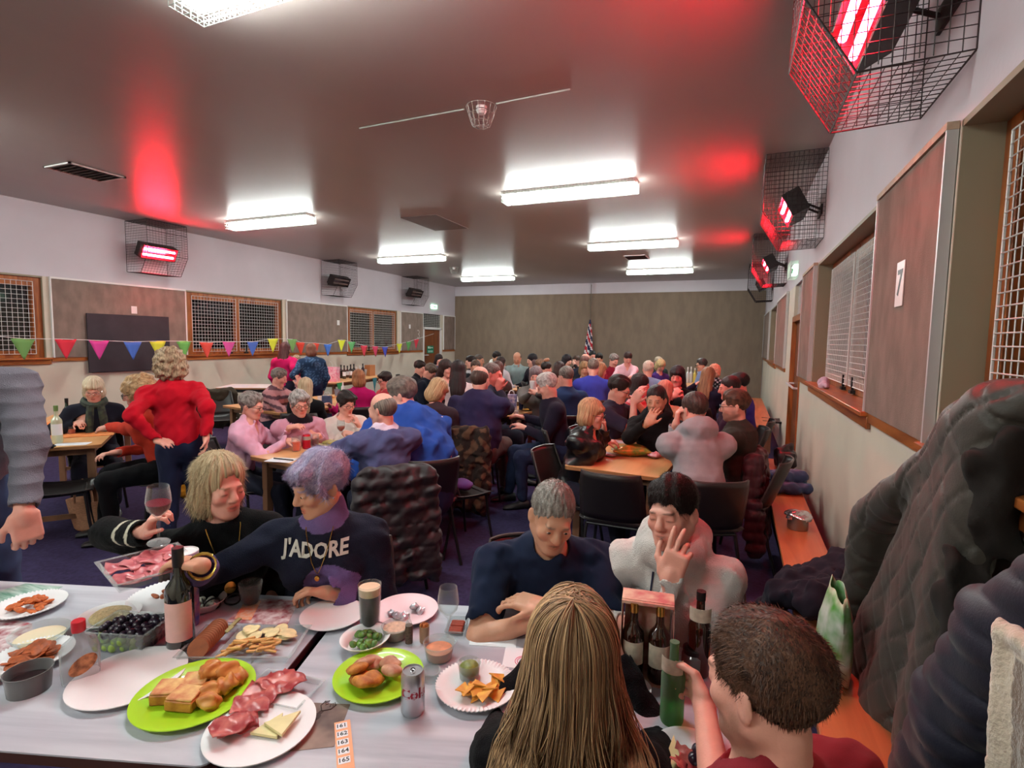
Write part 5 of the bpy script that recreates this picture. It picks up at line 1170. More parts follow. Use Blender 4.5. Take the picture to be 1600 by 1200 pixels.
# ================================================================== things on the near tables
M_plate = mat('white_paper_plate', (232, 228, 230), .45); M_lime = mat('lime_plate', (166, 214, 38), .35, coat=.3); M_clear = glassy('clear_plastic', (236, 240, 240), .1)
M_glass = glassy('clear_glass', (246, 249, 249), .04); M_paper = mat('white_paper', (228, 230, 234), .7)
def ppx(w, p): return w / FPX * depth_of(p)
def on(u, v, z=TOP): return at(u, v, z)
def plate(u, v, wpx, m, label, z=TOP, flute=0, oval=1.0, rz=0, dz=.018, group=None):
    p = on(u, v, z); r = ppx(wpx, p) / 2; t = thing('plate', label, 'plate', p, rz, group); b = MB(); G = []
    for (f, h) in ((.001, .002), (.6, .002), (.7, .004), (.82, dz * .7), (1, dz), (1.0, dz + .0025), (.98, dz + .0025), (.8, dz * .7 + .003), (.68, .006), (.001, .004)):
        G.append([(r * f * math.cos(a) * (1 + (flute * math.cos(a * 60) if f > .75 else 0)) * oval, r * f * math.sin(a), h + (flute * .08 * math.cos(a * 60) if f > .75 else 0)) for a in np.linspace(0, 2 * PI, 121 if flute else 49)])
    b.grid(np.array(G)); b.build('plate_dish', m, t, angle=60); return t, p, r
def tub(u, v, wpx, hh, label, fillm=None, fill=.6, m=None, z=TOP, taper=.82, name='tub', cat='tub', bump=0, sx=1, rz=0):
    p = on(u, v, z); r = ppx(wpx, p) / 2; t = thing(name, label, cat, p, rz); h = hh
    MB().lathe([(r * taper, 0), (r * (taper + (1 - taper) * .5), h * .5), (r, h), (r * 1.04, h), (r * 1.04, h - .003), (r - .001, h - .003), (r * (taper + (1 - taper) * .5) - .0015, h * .5), (r * taper - .0015, .002)], 28, sx=sx).build('container', m or M_clear, t)
    if fillm:
        b = MB(); rf = (r * (taper + (1 - taper) * fill) - .003); G = [[(r * taper - .003, 0)]]
        prof = [(r * taper - .003, .003), (rf, h * fill), (rf * .7, h * fill + .003), (rf * .3, h * fill + .001), (.001, h * fill + .004)]
        b.lathe(prof, 28, sx=sx)
        o = b.build('contents', fillm, t)
    return t, p, r
def bottle(u, v, hm, rm, label, gm, capm=None, labm=None, z=TOP, neck=.3, group=None, lean=0, pos=None, txt=None, cat='bottle', lz=(.22, .52), rz=None, foil=None):
    p = on(u, v, z) if pos is None else np.array(pos, float)
    t = thing('bottle', label, cat, p, rz if rz is not None else math.atan2(-p[1], -p[0]) , group)
    sh = 1 - neck - .12
    MB().lathe([(.001, .004), (rm * .9, 0), (rm, .008), (rm, hm * sh), (rm * .9, hm * (sh + .05)), (rm * .5, hm * (sh + .12)), (rm * .38, hm * (sh + .17)), (rm * .36, hm * .97), (rm * .4, hm * .975), (rm * .4, hm), (.001, hm)], 24, cap=False).build('glass', gm, t)
    if foil: MB().lathe([(rm * .4, hm * foil), (rm * .42, hm * .99), (rm * .42, hm * 1.004), (.001, hm * 1.005)], 18, cap=False).build('cap', capm or M_black, t)
    elif capm: MB().lathe([(rm * .42, hm * .96), (rm * .45, hm * .965), (rm * .45, hm * 1.01), (.001, hm * 1.012)], 18, cap=False).build('cap', capm, t)
    if labm:
        G = [[(rm * 1.012 * math.cos(a), rm * 1.012 * math.sin(a), hm * z_) for a in np.linspace(-1.15, 1.15, 15)] for z_ in lz]; MB().grid(np.array(G)).build('paper_label', labm, t)
    if txt:
        V, F = text_mesh(txt[0], txt[1], None, None, depth=0); W = [(rm * 1.03 * math.cos(x / rm), rm * 1.03 * math.sin(x / rm), hm * (lz[0] + lz[1]) / 2 + y) for x, y, _ in V]; b = MB(); b.add(W, F); b.build('printed_words', txt[2], t, smooth=False)
    return t
def bits(name, cat, label, group, m, pts, make, labels=None):       # countable pieces: one is made, the rest are copies
    first = None
    for i, (p, rx, ry, rz_, sc) in enumerate(pts):
        if first is None:
            first = make(); o = first; tag(o, label, cat, group)
        else: o = first.copy(); COL.objects.link(o)
        o.location = [float(x) for x in p]; o.rotation_euler = (rx, ry, rz_); o.scale = (sc,) * 3
        if labels: o['label'] = labels[i]
rs_ = np.random.RandomState(11)
def scatter(c, r, n, z0, lay=.008, sc=(.85, 1.15), tiltr=.5, fx=1.0, rz=0, layers=3):
    out = []
    for i in range(n):
        a = rs_.rand() * 2 * PI; q = r * math.sqrt(rs_.rand()); k_ = (1 - q / r) ; x, y = q * math.cos(a) * fx, q * math.sin(a)
        x, y = x * math.cos(rz) - y * math.sin(rz), x * math.sin(rz) + y * math.cos(rz)
        out.append(((c[0] + x, c[1] + y, c[2] + z0 + k_ * lay * layers * rs_.rand()), (rs_.rand() - .5) * 2 * tiltr, (rs_.rand() - .5) * 2 * tiltr, rs_.rand() * 6.3, sc[0] + (sc[1] - sc[0]) * rs_.rand()))
    return out
def blob(name, m, r, seed=0, n=12, k_=8, jit=.2, fr=60):
    rr = np.random.RandomState(seed); b = MB(); b.ball((0, 0, 0), 1.0, n, k_); V = b.v[0]; W = rr.randn(3, 3) * 2.2
    d = 1 + jit * (np.sin(V @ W + rr.rand(3) * 6).sum(1) / 3); b.v[0] = V * d[:, None] * np.array(r); return b.build(name, m, angle=70)
M_org = mat('orange_crisp', (212, 104, 46), .6, var=.4, vscale=60); M_brn = mat('brown_crisp', (176, 84, 40), .55, var=.45, vscale=50); M_beige = mat('beige_noodles', (206, 188, 140), .6, var=.3, vscale=80, bump=1, bscale=120)
# 1-4 left edge
t, p, r = plate(46, 952, 94, M_plate, 'white fluted paper plate of orange snacks at the far left corner', flute=.02)
bits('snack', 'snack', 'orange crinkly snack on the paper plate in the far left corner', 'orange snacks in the far left', M_org, scatter(p, r * .55, 22, .012), lambda: blob('snack', M_org, (.018, .011, .006), 3, jit=.4))
t, p, r = plate(52, 1032, 104, M_plate, 'white fluted paper plate of brown crisps below the dip tub, left edge', flute=.02)
bits('crisp', 'crisp', 'brown vegetable crisp heaped on the lower left paper plate', 'brown crisps at the left edge', M_brn, scatter(p, r * .6, 30, .014, lay=.012), lambda: blob('crisp', M_brn, (.024, .013, .004), 5, jit=.4))
tub(63, 1003, 74, .035, 'shallow clear tub of cream dip between the two left paper plates', mat('cream_dip', (222, 206, 176), .5), .5)
M_smoke = glassy('smoked_plastic', (110, 104, 108), .25)
tub(46, 1078, 60, .055, 'dark smoky plastic pot at the left edge below the brown crisps', mat('dark_chutney', (38, 24, 26), .3), .5, m=M_smoke, taper=.9)
t, p, r = plate(-12, 1062, 60, M_plate, 'white plate edge cut off by the left side of the frame')
def sheet(u0, corners, m, name, label, cat, dz=.0012, rows=None, z=TOP):
    Pq = [on(u, v, z) for u, v in corners]; c = sum(Pq) / len(Pq); t = thing(name, label, cat, c)
    b = MB(); V = [q - c + [0, 0, dz] for q in Pq] + [q - c + [0, 0, .0002] for q in Pq]; n = len(Pq)
    b.add(V, [tuple(range(n)), tuple(range(n, 2 * n))[::-1]] + [(i, (i + 1) % n, n + (i + 1) % n, n + i) for i in range(n)]); b.build('paper_sheet', m, t, smooth=False)
    return t, c, Pq
M_gpap = mat('green_striped_paper', (196, 210, 204), .7, var=.6, vscale=16, col2=(92, 140, 120), stretch=(.4, 3, 1))
sheet(0, [(-5, 925), (40, 912), (98, 917), (60, 935), (-8, 952)], M_gpap, 'paper_napkin', 'green and white printed napkin at the far left corner', 'napkin')
sheet(0, [(-5, 962), (50, 975), (52, 990), (20, 1015), (-8, 1022)], mat('holly_paper', (222, 212, 214), .7, var=.7, vscale=30, col2=(150, 60, 70)), 'paper_napkin', 'napkin with red print under the left plates', 'napkin')
# 5 clear flask bottle with red cap
p = on(127, 1062); t = thing('bottle', 'empty clear flat bottle with red cap and oval orange label', 'bottle', p, math.atan2(-p[1], -p[0]) + PI / 2 + .25)
b = MB(); G = []
for z_, w_, d_ in ((.0, .036, .016), (.004, .04, .02), (.03, .042, .021), (.085, .042, .021), (.105, .036, .019), (.118, .018, .013), (.122, .013, .012), (.14, .0125, .012)):
    G.append([(w_ * abs(math.cos(a)) ** .6 * np.sign(math.cos(a)), d_ * abs(math.sin(a)) ** .6 * np.sign(math.sin(a)), z_ * 1.02) for a in np.linspace(0, 2 * PI, 33)])
b.grid(np.array(G)); b.build('glass', glassy('thin_clear_glass', (226, 230, 232), .2), t)
MB().lathe([(.0145, .134), (.0155, .136), (.0155, .162), (.013, .164), (.001, .164)], 20, cap=False).build('cap', mat('red_cap', (190, 24, 40), .35), t)
G = []
b = MB(); n = 24
b.prism([(.033 * math.cos(a) * math.cos(.5) - .022 * math.sin(a) * math.sin(.5), .033 * math.cos(a) * math.sin(.5) + .022 * math.sin(a) * math.cos(.5)) for a in np.linspace(0, 2 * PI, 25)[:-1]], 0, .0015, R=np.array([[1, 0, 0], [0, 0, -1], [0, 1, 0.]]), c=(0, -.0205, .05)); b.build('oval_label', mat('orange_label', (206, 140, 96), .6, var=.3, vscale=60, col2=(120, 70, 40)), t)
# 6 grapes in a clear punnet
pg = on(205, 1005); t = thing('punnet', 'clear plastic punnet of dark and green grapes', 'punnet', pg, TA)
b = MB(); pw, pd, ph = .088, .06, .062
G = [[(sx * pw * q, sy * pd * q, z_) for sx, sy in ((-1, -1), (1, -1), (1, 1), (-1, 1), (-1, -1))] for q, z_ in ((.86, .001), (1, ph), (1.06, ph), (1.06, ph + .002), (.985, ph + .002), (.85, .003))]
b.grid(np.array(G)); b.build('punnet_tray', M_clear, t, solid=0, smooth=False)
M_gr = mat('green_grape', (150, 176, 84), .25, coat=.3); M_bg = mat('black_grape', (34, 20, 38), .3, coat=.3)
def punn(x, y, z): q = rotz(TA) @ np.array((x, y, z)); return pg + q
gp, bgp = [], []
for i in range(6):
    for j in range(5):
        for k_ in range(3):
            x, y, z_ = -.068 + .027 * i + .004 * rs_.randn(), -.045 + .0225 * j + .003 * rs_.randn(), .013 + .02 * k_ + .002 * rs_.randn()
            green = (y < -.015 and k_ < 2 and x < .06) or (y < -.03 and k_ == 2 and 0)
            (gp if green else bgp).append((punn(x, y, z_), 0, 0, rs_.rand() * 6, .9 + .25 * rs_.rand()))
bits('grape', 'grape', 'green grape at the front of the clear punnet', 'green grapes in the punnet', M_gr, gp, lambda: blob('grape', M_gr, (.0115, .0115, .0125), 1, jit=.03))
bits('grape', 'grape', 'black grape piled in the clear punnet', 'black grapes in the punnet', M_bg, bgp, lambda: blob('grape', M_bg, (.0115, .0115, .0125), 1, jit=.03))
# 7 noodle plate, 9 tube, 8 wine bottle
t, p, r = plate(172, 968, 84, M_plate, 'small white plate of pale noodle salad behind the grapes')
o = blob('noodle_salad', M_beige, (r * .66, r * .66, .016), 4, 30, 14, .1); o.location = list(p + [0, 0, .014]); tag(o, 'heap of pale noodle salad on the small white plate', 'salad'); o['kind'] = 'stuff'
bottle(283, 1012, .30, .037, 'dark wine bottle with black neck and pink-lit pale label', mat('dark_green_glass', (14, 20, 16), .05, spec=.9, coat=.5), mat('black_capsule', (20, 20, 24), .35), mat('wine_label', (222, 178, 172), .6, var=.08, vscale=40), foil=.82, lz=(.12, .5), rz=math.atan2(-1, .9))
p = on(291, 975); t = thing('snack_tube', 'tall cardboard snack tube with white lid and blue printed sides', 'tube', p)
MB().lathe([(.038, 0), (.038, .225), (.001, .225)], 28, cap=False).build('cardboard_tube', mat('tube_print', (180, 130, 130), .5, var=.9, vscale=18, col2=(40, 70, 150)), t)
MB().lathe([(.04, .222), (.041, .224), (.041, .237), (.038, .239), (.036, .235), (.001, .235)], 28, cap=False).build('plastic_lid', M_plate, t)
t, p, r = plate(268, 938, 118, M_plate, 'white paper plate with a few snacks behind the wine bottle', flute=.015)
bits('snack', 'snack', 'reddish snack on the plate behind the wine bottle', 'snacks behind the wine bottle', M_brn, scatter(p + np.array((-.03, 0, 0)), r * .3, 5, .012), lambda: blob('snack', M_brn, (.017, .01, .006), 9, jit=.3))
# 10 big empty plate, 11 lime plate with quiche and pastry
plate(202, 1064, 158, M_plate, 'large empty white plate at the front of the left table', dz=.014)
t, p, r = plate(305, 1090, 172, M_lime, 'lime green plate of quiche squares and pastry on the left table', dz=.016)
M_crust = mat('pastry', (196, 132, 62), .5, var=.5, vscale=30, col2=(150, 84, 36), bump=.5, bscale=90); M_quiche = mat('quiche_top', (228, 196, 128), .55, var=.6, vscale=26, col2=(190, 110, 70), bump=.6, bscale=80)
def quiche():
    b = MB(); b.box((0, 0, .012), (.062, .055, .024)); b.cur = 1; b.box((0, 0, .0265), (.059, .052, .006)); return b.build('quiche_slice', [M_crust, M_quiche], bevel=.004)
R0 = lambda dx, dy, z_: p + np.array((dx * UT[0] + dy * VT[0], dx * UT[1] + dy * VT[1], z_))
bits('quiche_slice', 'quiche', 'golden quiche square on the lime plate at the left', 'quiche squares on the left lime plate', None, [(R0(-.055, -.015, .008), .05, 0, .5, 1.1), (R0(.0, -.035, .008), 0, .05, .35, 1.1), (R0(-.01, .02, .012), .1, 0, .6, 1.0)], quiche, ['golden quiche square at the left end of the left lime plate', 'golden quiche square nearest the camera on the left lime plate', 'golden quiche square tucked behind the other two on the left lime plate'])
M_bun = mat('pastry_ball', (206, 150, 76), .45, var=.5, vscale=24, col2=(176, 96, 44))
bits('pastry', 'pastry', 'golden pastry puff piled on the left lime plate', 'pastry puffs on the left lime plate', None, [(R0(.0, .07, .03), .2, .1, 0, 1.0), (R0(.045, .055, .034), 0, .2, 1, 1.25), (R0(.07, .02, .028), .2, 0, 2, 1.0), (R0(.045, -.005, .026), .1, 0, .4, .95), (R0(.062, -.04, .024), .1, .1, .2, .9), (R0(.08, .055, .024), .3, 0, 2.5, .9), (R0(.02, .035, .05), .1, 0, 1, .9)], lambda: blob('pastry', M_bun, (.031, .023, .019), 8, 24, 16, .32))
# 12 cracker tray
pc = on(385, 1012); t = thing('cracker_tray', 'clear divided tray of crackers, biscuits and sticks', 'tray', pc, TA + .1); b = MB(); pw, pd, ph = .155, .082, .022
G = [[(sx * pw * q, sy * pd * q, z_) for sx, sy in ((-1, -1), (1, -1), (1, 1), (-1, 1), (-1, -1))] for q, z_ in ((.95, .001), (1, ph), (1.04, ph), (1.04, ph + .0015), (.985, ph + .0015), (.93, .003))]
b.grid(np.array(G)); b.box((-.05, 0, ph / 2), (.002, 2 * pd * .95, ph)).box((.05, 0, ph / 2), (.002, 2 * pd * .95, ph)); b.build('tray', M_clear, t, smooth=False)
def tr(x, y, z_): return pc + rotz(TA + .1) @ np.array((x, y, z_))
M_bis = mat('brown_biscuit', (150, 84, 48), .6, var=.25, vscale=40); M_stick = mat('cheese_stick', (226, 186, 118), .6, var=.4, vscale=40, col2=(200, 140, 76)); M_crk = mat('round_cracker', (232, 212, 160), .6, var=.2, vscale=50)
bits('biscuit', 'biscuit', 'round brown biscuit standing in the row in the cracker tray', 'brown biscuits in the tray', None, [(tr(-.105 + .0 * i, -.058 + .0095 * i, .032), 1.0, 0, TA + .1 + .25, 1) for i in range(12)], lambda: MB().lathe([(.001, 0), (.026, 0), (.028, .0025), (.026, .005), (.001, .005)], 20, cap=False).build('biscuit', M_bis))
bits('breadstick', 'breadstick', 'pale savoury stick in the middle of the cracker tray', 'savoury sticks in the tray', None, [(tr(-.035 + .13 * rs_.rand(), -.065 + .07 * rs_.rand(), .01 + .022 * rs_.rand()), (rs_.rand() - .5) * .4, (rs_.rand() - .5) * .4, rs_.rand() * 1.2 + .2, .9 + .3 * rs_.rand()) for i in range(34)], lambda: MB().box((0, 0, .003), (.038, .008, .006)).build('breadstick', M_stick, bevel=.002))
bits('cracker', 'cracker', 'round pale cracker at the back of the cracker tray', 'pale crackers in the tray', None, [(tr(-.03 + .15 * rs_.rand(), .02 + .05 * rs_.rand(), .008 + .015 * rs_.rand()), (rs_.rand() - .5) * .7, (rs_.rand() - .5) * .7, 0, 1) for i in range(16)], lambda: MB().lathe([(.001, 0), (.021, 0), (.022, .002), (.02, .004), (.001, .004)], 16, cap=False).build('cracker', M_crk))
# 13 cut glass tumbler with dark drink
M_cola = mat('dark_drink', (34, 14, 16), .1, spec=.6); M_stout = mat('stout', (16, 9, 8), .1, spec=.6); M_head = mat('stout_head', (222, 190, 158), .5)
def tumbler(u, v, rb, rt_, h, label, liq=None, fill=.5, ribs=0, head=None, z=TOP, pos=None, name='drinking_glass', group=None):
    p = on(u, v, z) if pos is None else pos; t = thing(name, label, 'glass', p, 0, group); n = 36
    def ring(r, z_): return [(r * (1 + (ribs * math.cos(a * 18) if z_ > .01 else 0)) * math.cos(a), r * (1 + (ribs * math.cos(a * 18) if z_ > .01 else 0)) * math.sin(a), z_) for a in np.linspace(0, 2 * PI, 73 if ribs else 33)]
    L = lambda z_: rb + (rt_ - rb) * z_ / h
    G = [[(0, 0, 0)] * len(ring(1, 0)), ring(rb, 0), ring(L(h * .5), h * .5), ring(rt_, h)] + [ring(rt_ - .0015, h), ring(L(h * .5) - .002, h * .5), ring(rb - .002, .006), [(0, 0, .006)] * len(ring(1, 0))]
    MB().grid(np.array(G)).build('glass', M_glass, t)
    if liq:
        hf = h * fill; MB().lathe([(.001, .007), (rb - .003, .007), (L(hf) - .003, hf), (.001, hf)], 28, cap=False).build('drink', liq, t)
        if head: MB().lathe([(L(hf) - .003, hf), (L(hf + head) - .0028, hf + head), (.001, hf + head + .002)], 28, cap=False).build('foam_head', M_head, t)
    return t
tumbler(392, 944, .026, .038, .078, 'cut glass tumbler of dark drink on the left table', M_cola, .5, ribs=.02)
sheet(0, [(352, 972), (396, 936), (468, 938), (448, 978)], mat('holly_paper', (222, 212, 214), .7, var=.7, vscale=30, col2=(150, 60, 70)), 'paper_napkin', 'napkin printed with holly sprigs beside the dark tumbler', 'napkin')
t, c, Pq = sheet(0, [(366, 968), (384, 938), (408, 940), (392, 970)], mat('ticket_paper', (226, 190, 160), .7, var=.5, vscale=70, col2=(230, 140, 90)), 'raffle_tickets', 'strip of raffle tickets lying near the dark tumbler', 'tickets', dz=.003)
b = MB(); P0 = on(348, 950)
for q in (-1, 1): b.tube([(q * .03 + .024 * math.cos(a), 0 + .004 * math.sin(2 * a), .022 + .018 * math.sin(a)) for a in np.linspace(0, 2 * PI, 17)[:-1]], .003, 6, closed=True).tube([(q * .055, 0, .03), (q * .056, .06, .026), (q * .04, .11, .01)], .0025, 6)
b.tube([(-.006, 0, .028), (.006, 0, .028)], .002, 6); tag(b.build('spectacles', M_specs, loc=[float(x) for x in P0]), 'pair of dark spectacles lying behind the cracker tray', 'spectacles').rotation_euler = (0, 0, 1.0)
t, p, r = plate(320, 950, 62, M_plate, 'small foil dish of white cheese balls beside the wine bottle', dz=.03)
M_moz = mat('white_cheese', (226, 222, 208), .4)
bits('cheese_ball', 'cheese', 'white cheese ball in the small dish beside the wine bottle', 'cheese balls in the small dish', None, scatter(p, r * .5, 10, .016, lay=.008), lambda: blob('cheese_ball', M_moz, (.011, .011, .01), 2, jit=.1))
p = on(362, 978, TOP + .03); b = MB(); b.box((0, .02, 0), (.012, .05, .006)).box((0, -.018, 0), (.018, .035, .004)); tag(b.build('butter_knife', mat('olive_handle', (150, 140, 90), .5), loc=[float(x) for x in p], bevel=.002), 'small spreading knife resting on the cracker tray', 'knife').rotation_euler = (0, .1, .35)
# 18 oval plate, ham packet, cheese
t, p, r = plate(408, 1142, 164, M_plate, 'white oval plate of cured ham and cheese at the near edge', dz=.012, oval=.98)
M_ham2 = mat('pale_ham', (214, 130, 134), .35, var=.5, vscale=26, col2=(170, 70, 84), bump=.3, bscale=60, spec=.6); M_ham = mat('cured_ham', (150, 46, 52), .35, var=.55, vscale=30, col2=(200, 112, 104), bump=.3, bscale=60, spec=.6); M_chs = mat('hard_cheese', (226, 214, 158), .5, var=.12, vscale=20)
def hamslice(sd, Lx, Ly, m=None):
    rr = np.random.RandomState(sd); G = []
    for i in range(16):
        row = []
        for j in range(10):
            x, y = (i / 15 - .5) * Lx, (j / 9 - .5) * Ly * (1 + .15 * math.sin(i * .9 + sd)); row.append((x, y, .004 + .004 * math.sin(x * 110 + sd) * math.sin(y * 90 + sd * 2) + .003 * math.sin(x * 60 + y * 70)))
        G.append(row)
    return MB().grid(np.array(G)).build('ham_slice', m or M_ham, solid=.0015, angle=80)
hp = [(on(372, 1140), .1, 0, .9), (on(392, 1112), 0, .1, .7), (on(410, 1093), .1, .1, .4), (on(432, 1080), 0, .1, .1), (on(450, 1078), .1, 0, -.1), (on(362, 1152), 0, 0, 1.1)]
for i, (q, a, b_, c_) in enumerate(hp):
    o = hamslice(i, .085, .06); tag(o, 'folded slice of cured ham on the oval plate', 'ham', 'cured ham slices on the oval plate'); o.location = [float(x) for x in q + np.array((0, 0, .012 + .003 * i))]; o.rotation_euler = (a, b_, c_)
for i, (u, v, rz_) in enumerate(((428, 1136, .3), (448, 1130, -.1))):
    b = MB(); b.prism([(0, .04), (-.04, -.03), (.028, -.035)], 0, .007); o = b.build('cheese_wedge', M_chs, loc=[float(x) for x in on(u, v, TOP + .008 + .008 * i)], bevel=.001); o.rotation_euler = (0, 0, rz_); tag(o, ('lower' if i == 0 else 'upper') + ' triangular cheese slice on the oval plate', 'cheese')
t = thing('meat_packet', 'opened clear meat packet behind the oval plate', 'packet', on(440, 1082)); b = MB(); G = [[(sx * .085 * q, sy * .055 * q, z_) for sx, sy in ((-1, -1), (1, -1), (1, 1), (-1, 1), (-1, -1))] for q, z_ in ((.9, .001), (1, .012), (1.06, .012), (1.06, .0135), (.98, .0135), (.88, .0025))]
b.grid(np.array(G)); b.build('plastic_tray', M_clear, t, smooth=False); t.rotation_euler = (0, 0, .15)
# 19 stag print, 20 tickets
t, c, Pq = sheet(0, [(478, 1098), (547, 1101), (522, 1167), (430, 1177)], mat('stag_print', (150, 124, 112), .6, var=.5, vscale=9, col2=(70, 52, 52)), 'printed_napkin', 'brown napkin printed with a stag and hills', 'napkin')
b = MB(); c2 = on(503, 1112) - c
for q in (-1, 1):
    b.tube([c2 + np.array((0, 0, .002)), c2 + np.array((q * .016, .014, .002)), c2 + np.array((q * .017, .032, .002))], .0012, 4)
    for k_ in (.4, .7, .95): b.tube([c2 + np.array((q * .016 * k_ * 1.1, .014 + .015 * k_, .002)), c2 + np.array((q * .008 * k_, .022 + .016 * k_, .002))], .0009, 4)
b.ball(c2 + np.array((0, -.004, .001)), (.006, .009, .001)).ball(c2 + np.array((0, -.022, .001)), (.012, .016, .001)); b.build('stag_figure', mat('stag_ink', (58, 40, 36), .7), t)
pa, pb = on(534, 1128), on(540, 1205); d = pb - pa; L = np.linalg.norm(d); d /= L; an = math.atan2(d[1], d[0]) + PI / 2
t = thing('raffle_tickets', 'orange raffle ticket strip numbered 161 to 165 at the near edge', 'tickets', pa, an)
MB().bx(-.017, .019, -L - .04, 0, .0005, .002).build('ticket_strip', mat('orange_ticket', (232, 168, 128), .7), t)
for i in range(5):
    y = -.016 - i * .027; MB().bx(-.0135, .0115, y - .0095, y + .0095, .002, .0024).build('ticket', M_paper, t)
    text_mesh(str(161 + i), .0165, 'ticket_number', M_black, t, loc=(-.002, y, .0027), bold=.0003, depth=.0001)
# 21-25
plate(520, 965, 98, M_plate, 'empty white plate left of the stout', dz=.012)
tumbler(578, 985, .0285, .036, .15, 'pint of stout with a creamy head', M_stout, .78, head=.024)
t, p, r = plate(634, 958, 100, mat('pink_plate', (232, 206, 212), .4), 'pale plate with crumpled wrappers beyond the pepper mill', dz=.014)
bits('wrapper', 'wrapper', 'crumpled shiny wrapper on the pale plate behind the mill', 'wrappers on the pale plate', None, scatter(p, r * .5, 5, .012), lambda: blob('wrapper', mat('shiny_wrapper', (206, 206, 214), .25, metal=.5), (.017, .013, .01), 6, 12, 9, .5))
t, p, r = plate(571, 1010, 82, M_plate, 'white dish of sliced cucumber leaning on the lime plate', dz=.03, oval=.9)
M_cuc = mat('cucumber', (96, 134, 50), .4, var=.4, vscale=40, col2=(50, 90, 34)); bits('cucumber_piece', 'cucumber', 'green cucumber piece in the small white dish', 'cucumber in the white dish', None, scatter(p, r * .55, 16, .02, lay=.01), lambda: blob('cucumber_piece', M_cuc, (.014, .011, .008), 7, 12, 8, .15))
t, p, r = plate(592, 1062, 138, M_lime, 'lime green plate of meat right of the ham plate', dz=.016)
M_chk = mat('roast_chicken', (206, 160, 130), .5, var=.5, vscale=26, col2=(150, 90, 60)); M_gold_f = mat('fried_nugget', (196, 128, 52), .6, var=.55, vscale=40, col2=(150, 84, 30), bump=.8, bscale=90)
for nm, mm, lst, lab in (('meat_slice', M_chk, ((-.03, .02), (.01, .03), (.03, .005), (-.035, -.005)), 'pale roast meat slice on the right lime plate'), ('fried_nugget', M_gold_f, ((-.02, -.035), (.008, -.03), (.0, -.052), (-.035, -.028)), 'golden fried nugget on the right lime plate')):
    bits(nm, nm.split('_')[1], lab, nm.replace('_', ' ') + 's on the right lime plate', None, [(p + np.array((x * 1.3, y * 1.2, .022 + .006 * i)), .1 * i, .15, i * 1.3, 1.1) for i, (x, y) in enumerate(lst)], lambda: blob(nm, mm, (.028, .022, .012), 12, 16, 10, .22))
# 26 cola can
p = on(645, 1112); t = thing('drink_can', 'silver cola can with dark red lettering', 'can', p, math.atan2(-p[1], -p[0])); rc = .0285; hc_ = .108
M_can = mat('can_silver', (200, 200, 204), .28, metal=.85)
MB().lathe([(.001, .003), (.022, .002), (.024, 0), (rc, .008), (rc, hc_ - .012), (.0245, hc_), (.0235, hc_), (.0225, hc_ - .004), (.001, hc_ - .004)], 36, cap=False).build('can_body', M_can, t)
b = MB(); b.prism([(.008 * math.cos(a) - .007, .006 * math.sin(a)) for a in np.linspace(0, 2 * PI, 17)[:-1]], hc_ - .0038, hc_ - .0034); b.build('can_opening', M_black, t)
MB().tube([(.004 + .008 * math.cos(a), .005 * math.sin(a), hc_ - .002) for a in np.linspace(0, 2 * PI, 17)[:-1]], .001, 5, closed=True).build('ring_pull', M_can, t)
M_red = mat('dark_red_ink', (150, 22, 44), .4)
V, F = text_mesh('Coke', .036, None, None, bold=.0012, depth=0)
W = [(rc * 1.015 * math.cos((x + .008) / rc), rc * 1.015 * math.sin((x + .008) / rc), .062 + y) for x, y, _ in V]; b = MB(); b.add(W, F); b.build('can_wording', M_red, t, smooth=False)
# 27-32
tub(618, 996, 42, .04, 'clear tub of coleslaw behind the right lime plate', mat('coleslaw', (214, 176, 150), .5, var=.4, vscale=60), .8)
p = on(639, 1004); t = thing('pepper_mill', 'slim clear-topped pepper mill', 'mill', p); MB().lathe([(.011, 0), (.012, .04), (.011, .055)], 16).build('mill_body', mat('pepper', (110, 88, 76), .6, var=.6, vscale=200), t); MB().lathe([(.011, .055), (.004, .075), (.003, .09), (.001, .09)], 16, cap=False).build('mill_top', M_clear, t)
p = on(663, 1002); t = thing('toothpick_pot', 'small pot of toothpicks with orange tops', 'toothpick pot', p); MB().lathe([(.014, 0), (.0155, .05), (.0145, .05), (.013, .002)], 20).build('pot', mat('pot_brown_clear', (190, 150, 120), .3, trans=.3), t)
b = MB()
for i in range(26): a, q = rs_.rand() * 6.3, .011 * math.sqrt(rs_.rand()); b.tube([(q * math.cos(a) * .8, q * math.sin(a) * .8, .003), (q * math.cos(a) * 1.1, q * math.sin(a) * 1.1, .056)], .0011, 5)
b.build('toothpicks', mat('orange_sticks', (222, 140, 80), .6), t)
tub(686, 1028, 48, .048, 'round clear tub of orange dip', mat('orange_dip', (218, 140, 100), .5, var=.3, vscale=40), .6)
tub(674, 1063, 28, .03, 'tiny empty clear cup beside the cola can')
t, p, r = plate(744, 1078, 126, M_plate, 'fluted paper plate of tortilla chips and guacamole', flute=.02, dz=.016)
pg2 = on(733, 1058, TOP + .006); t2 = thing('tub', 'clear tub of green guacamole on the paper plate', 'tub', pg2); r2 = .03
MB().lathe([(r2 * .85, 0), (r2, .042), (r2 * 1.05, .042), (r2 * .98, .040), (r2 * .82, .002)], 28).build('container', M_clear, t2)
b = blob('contents', mat('guacamole', (132, 140, 60), .45, var=.4, vscale=50, col2=(90, 100, 40)), (r2 * .9, r2 * .9, .02), 3, 26, 14, .12); b.parent = t2; b.location = (0, 0, .024)
M_tor = mat('tortilla', (226, 172, 66), .6, var=.35, vscale=40, col2=(206, 130, 50))
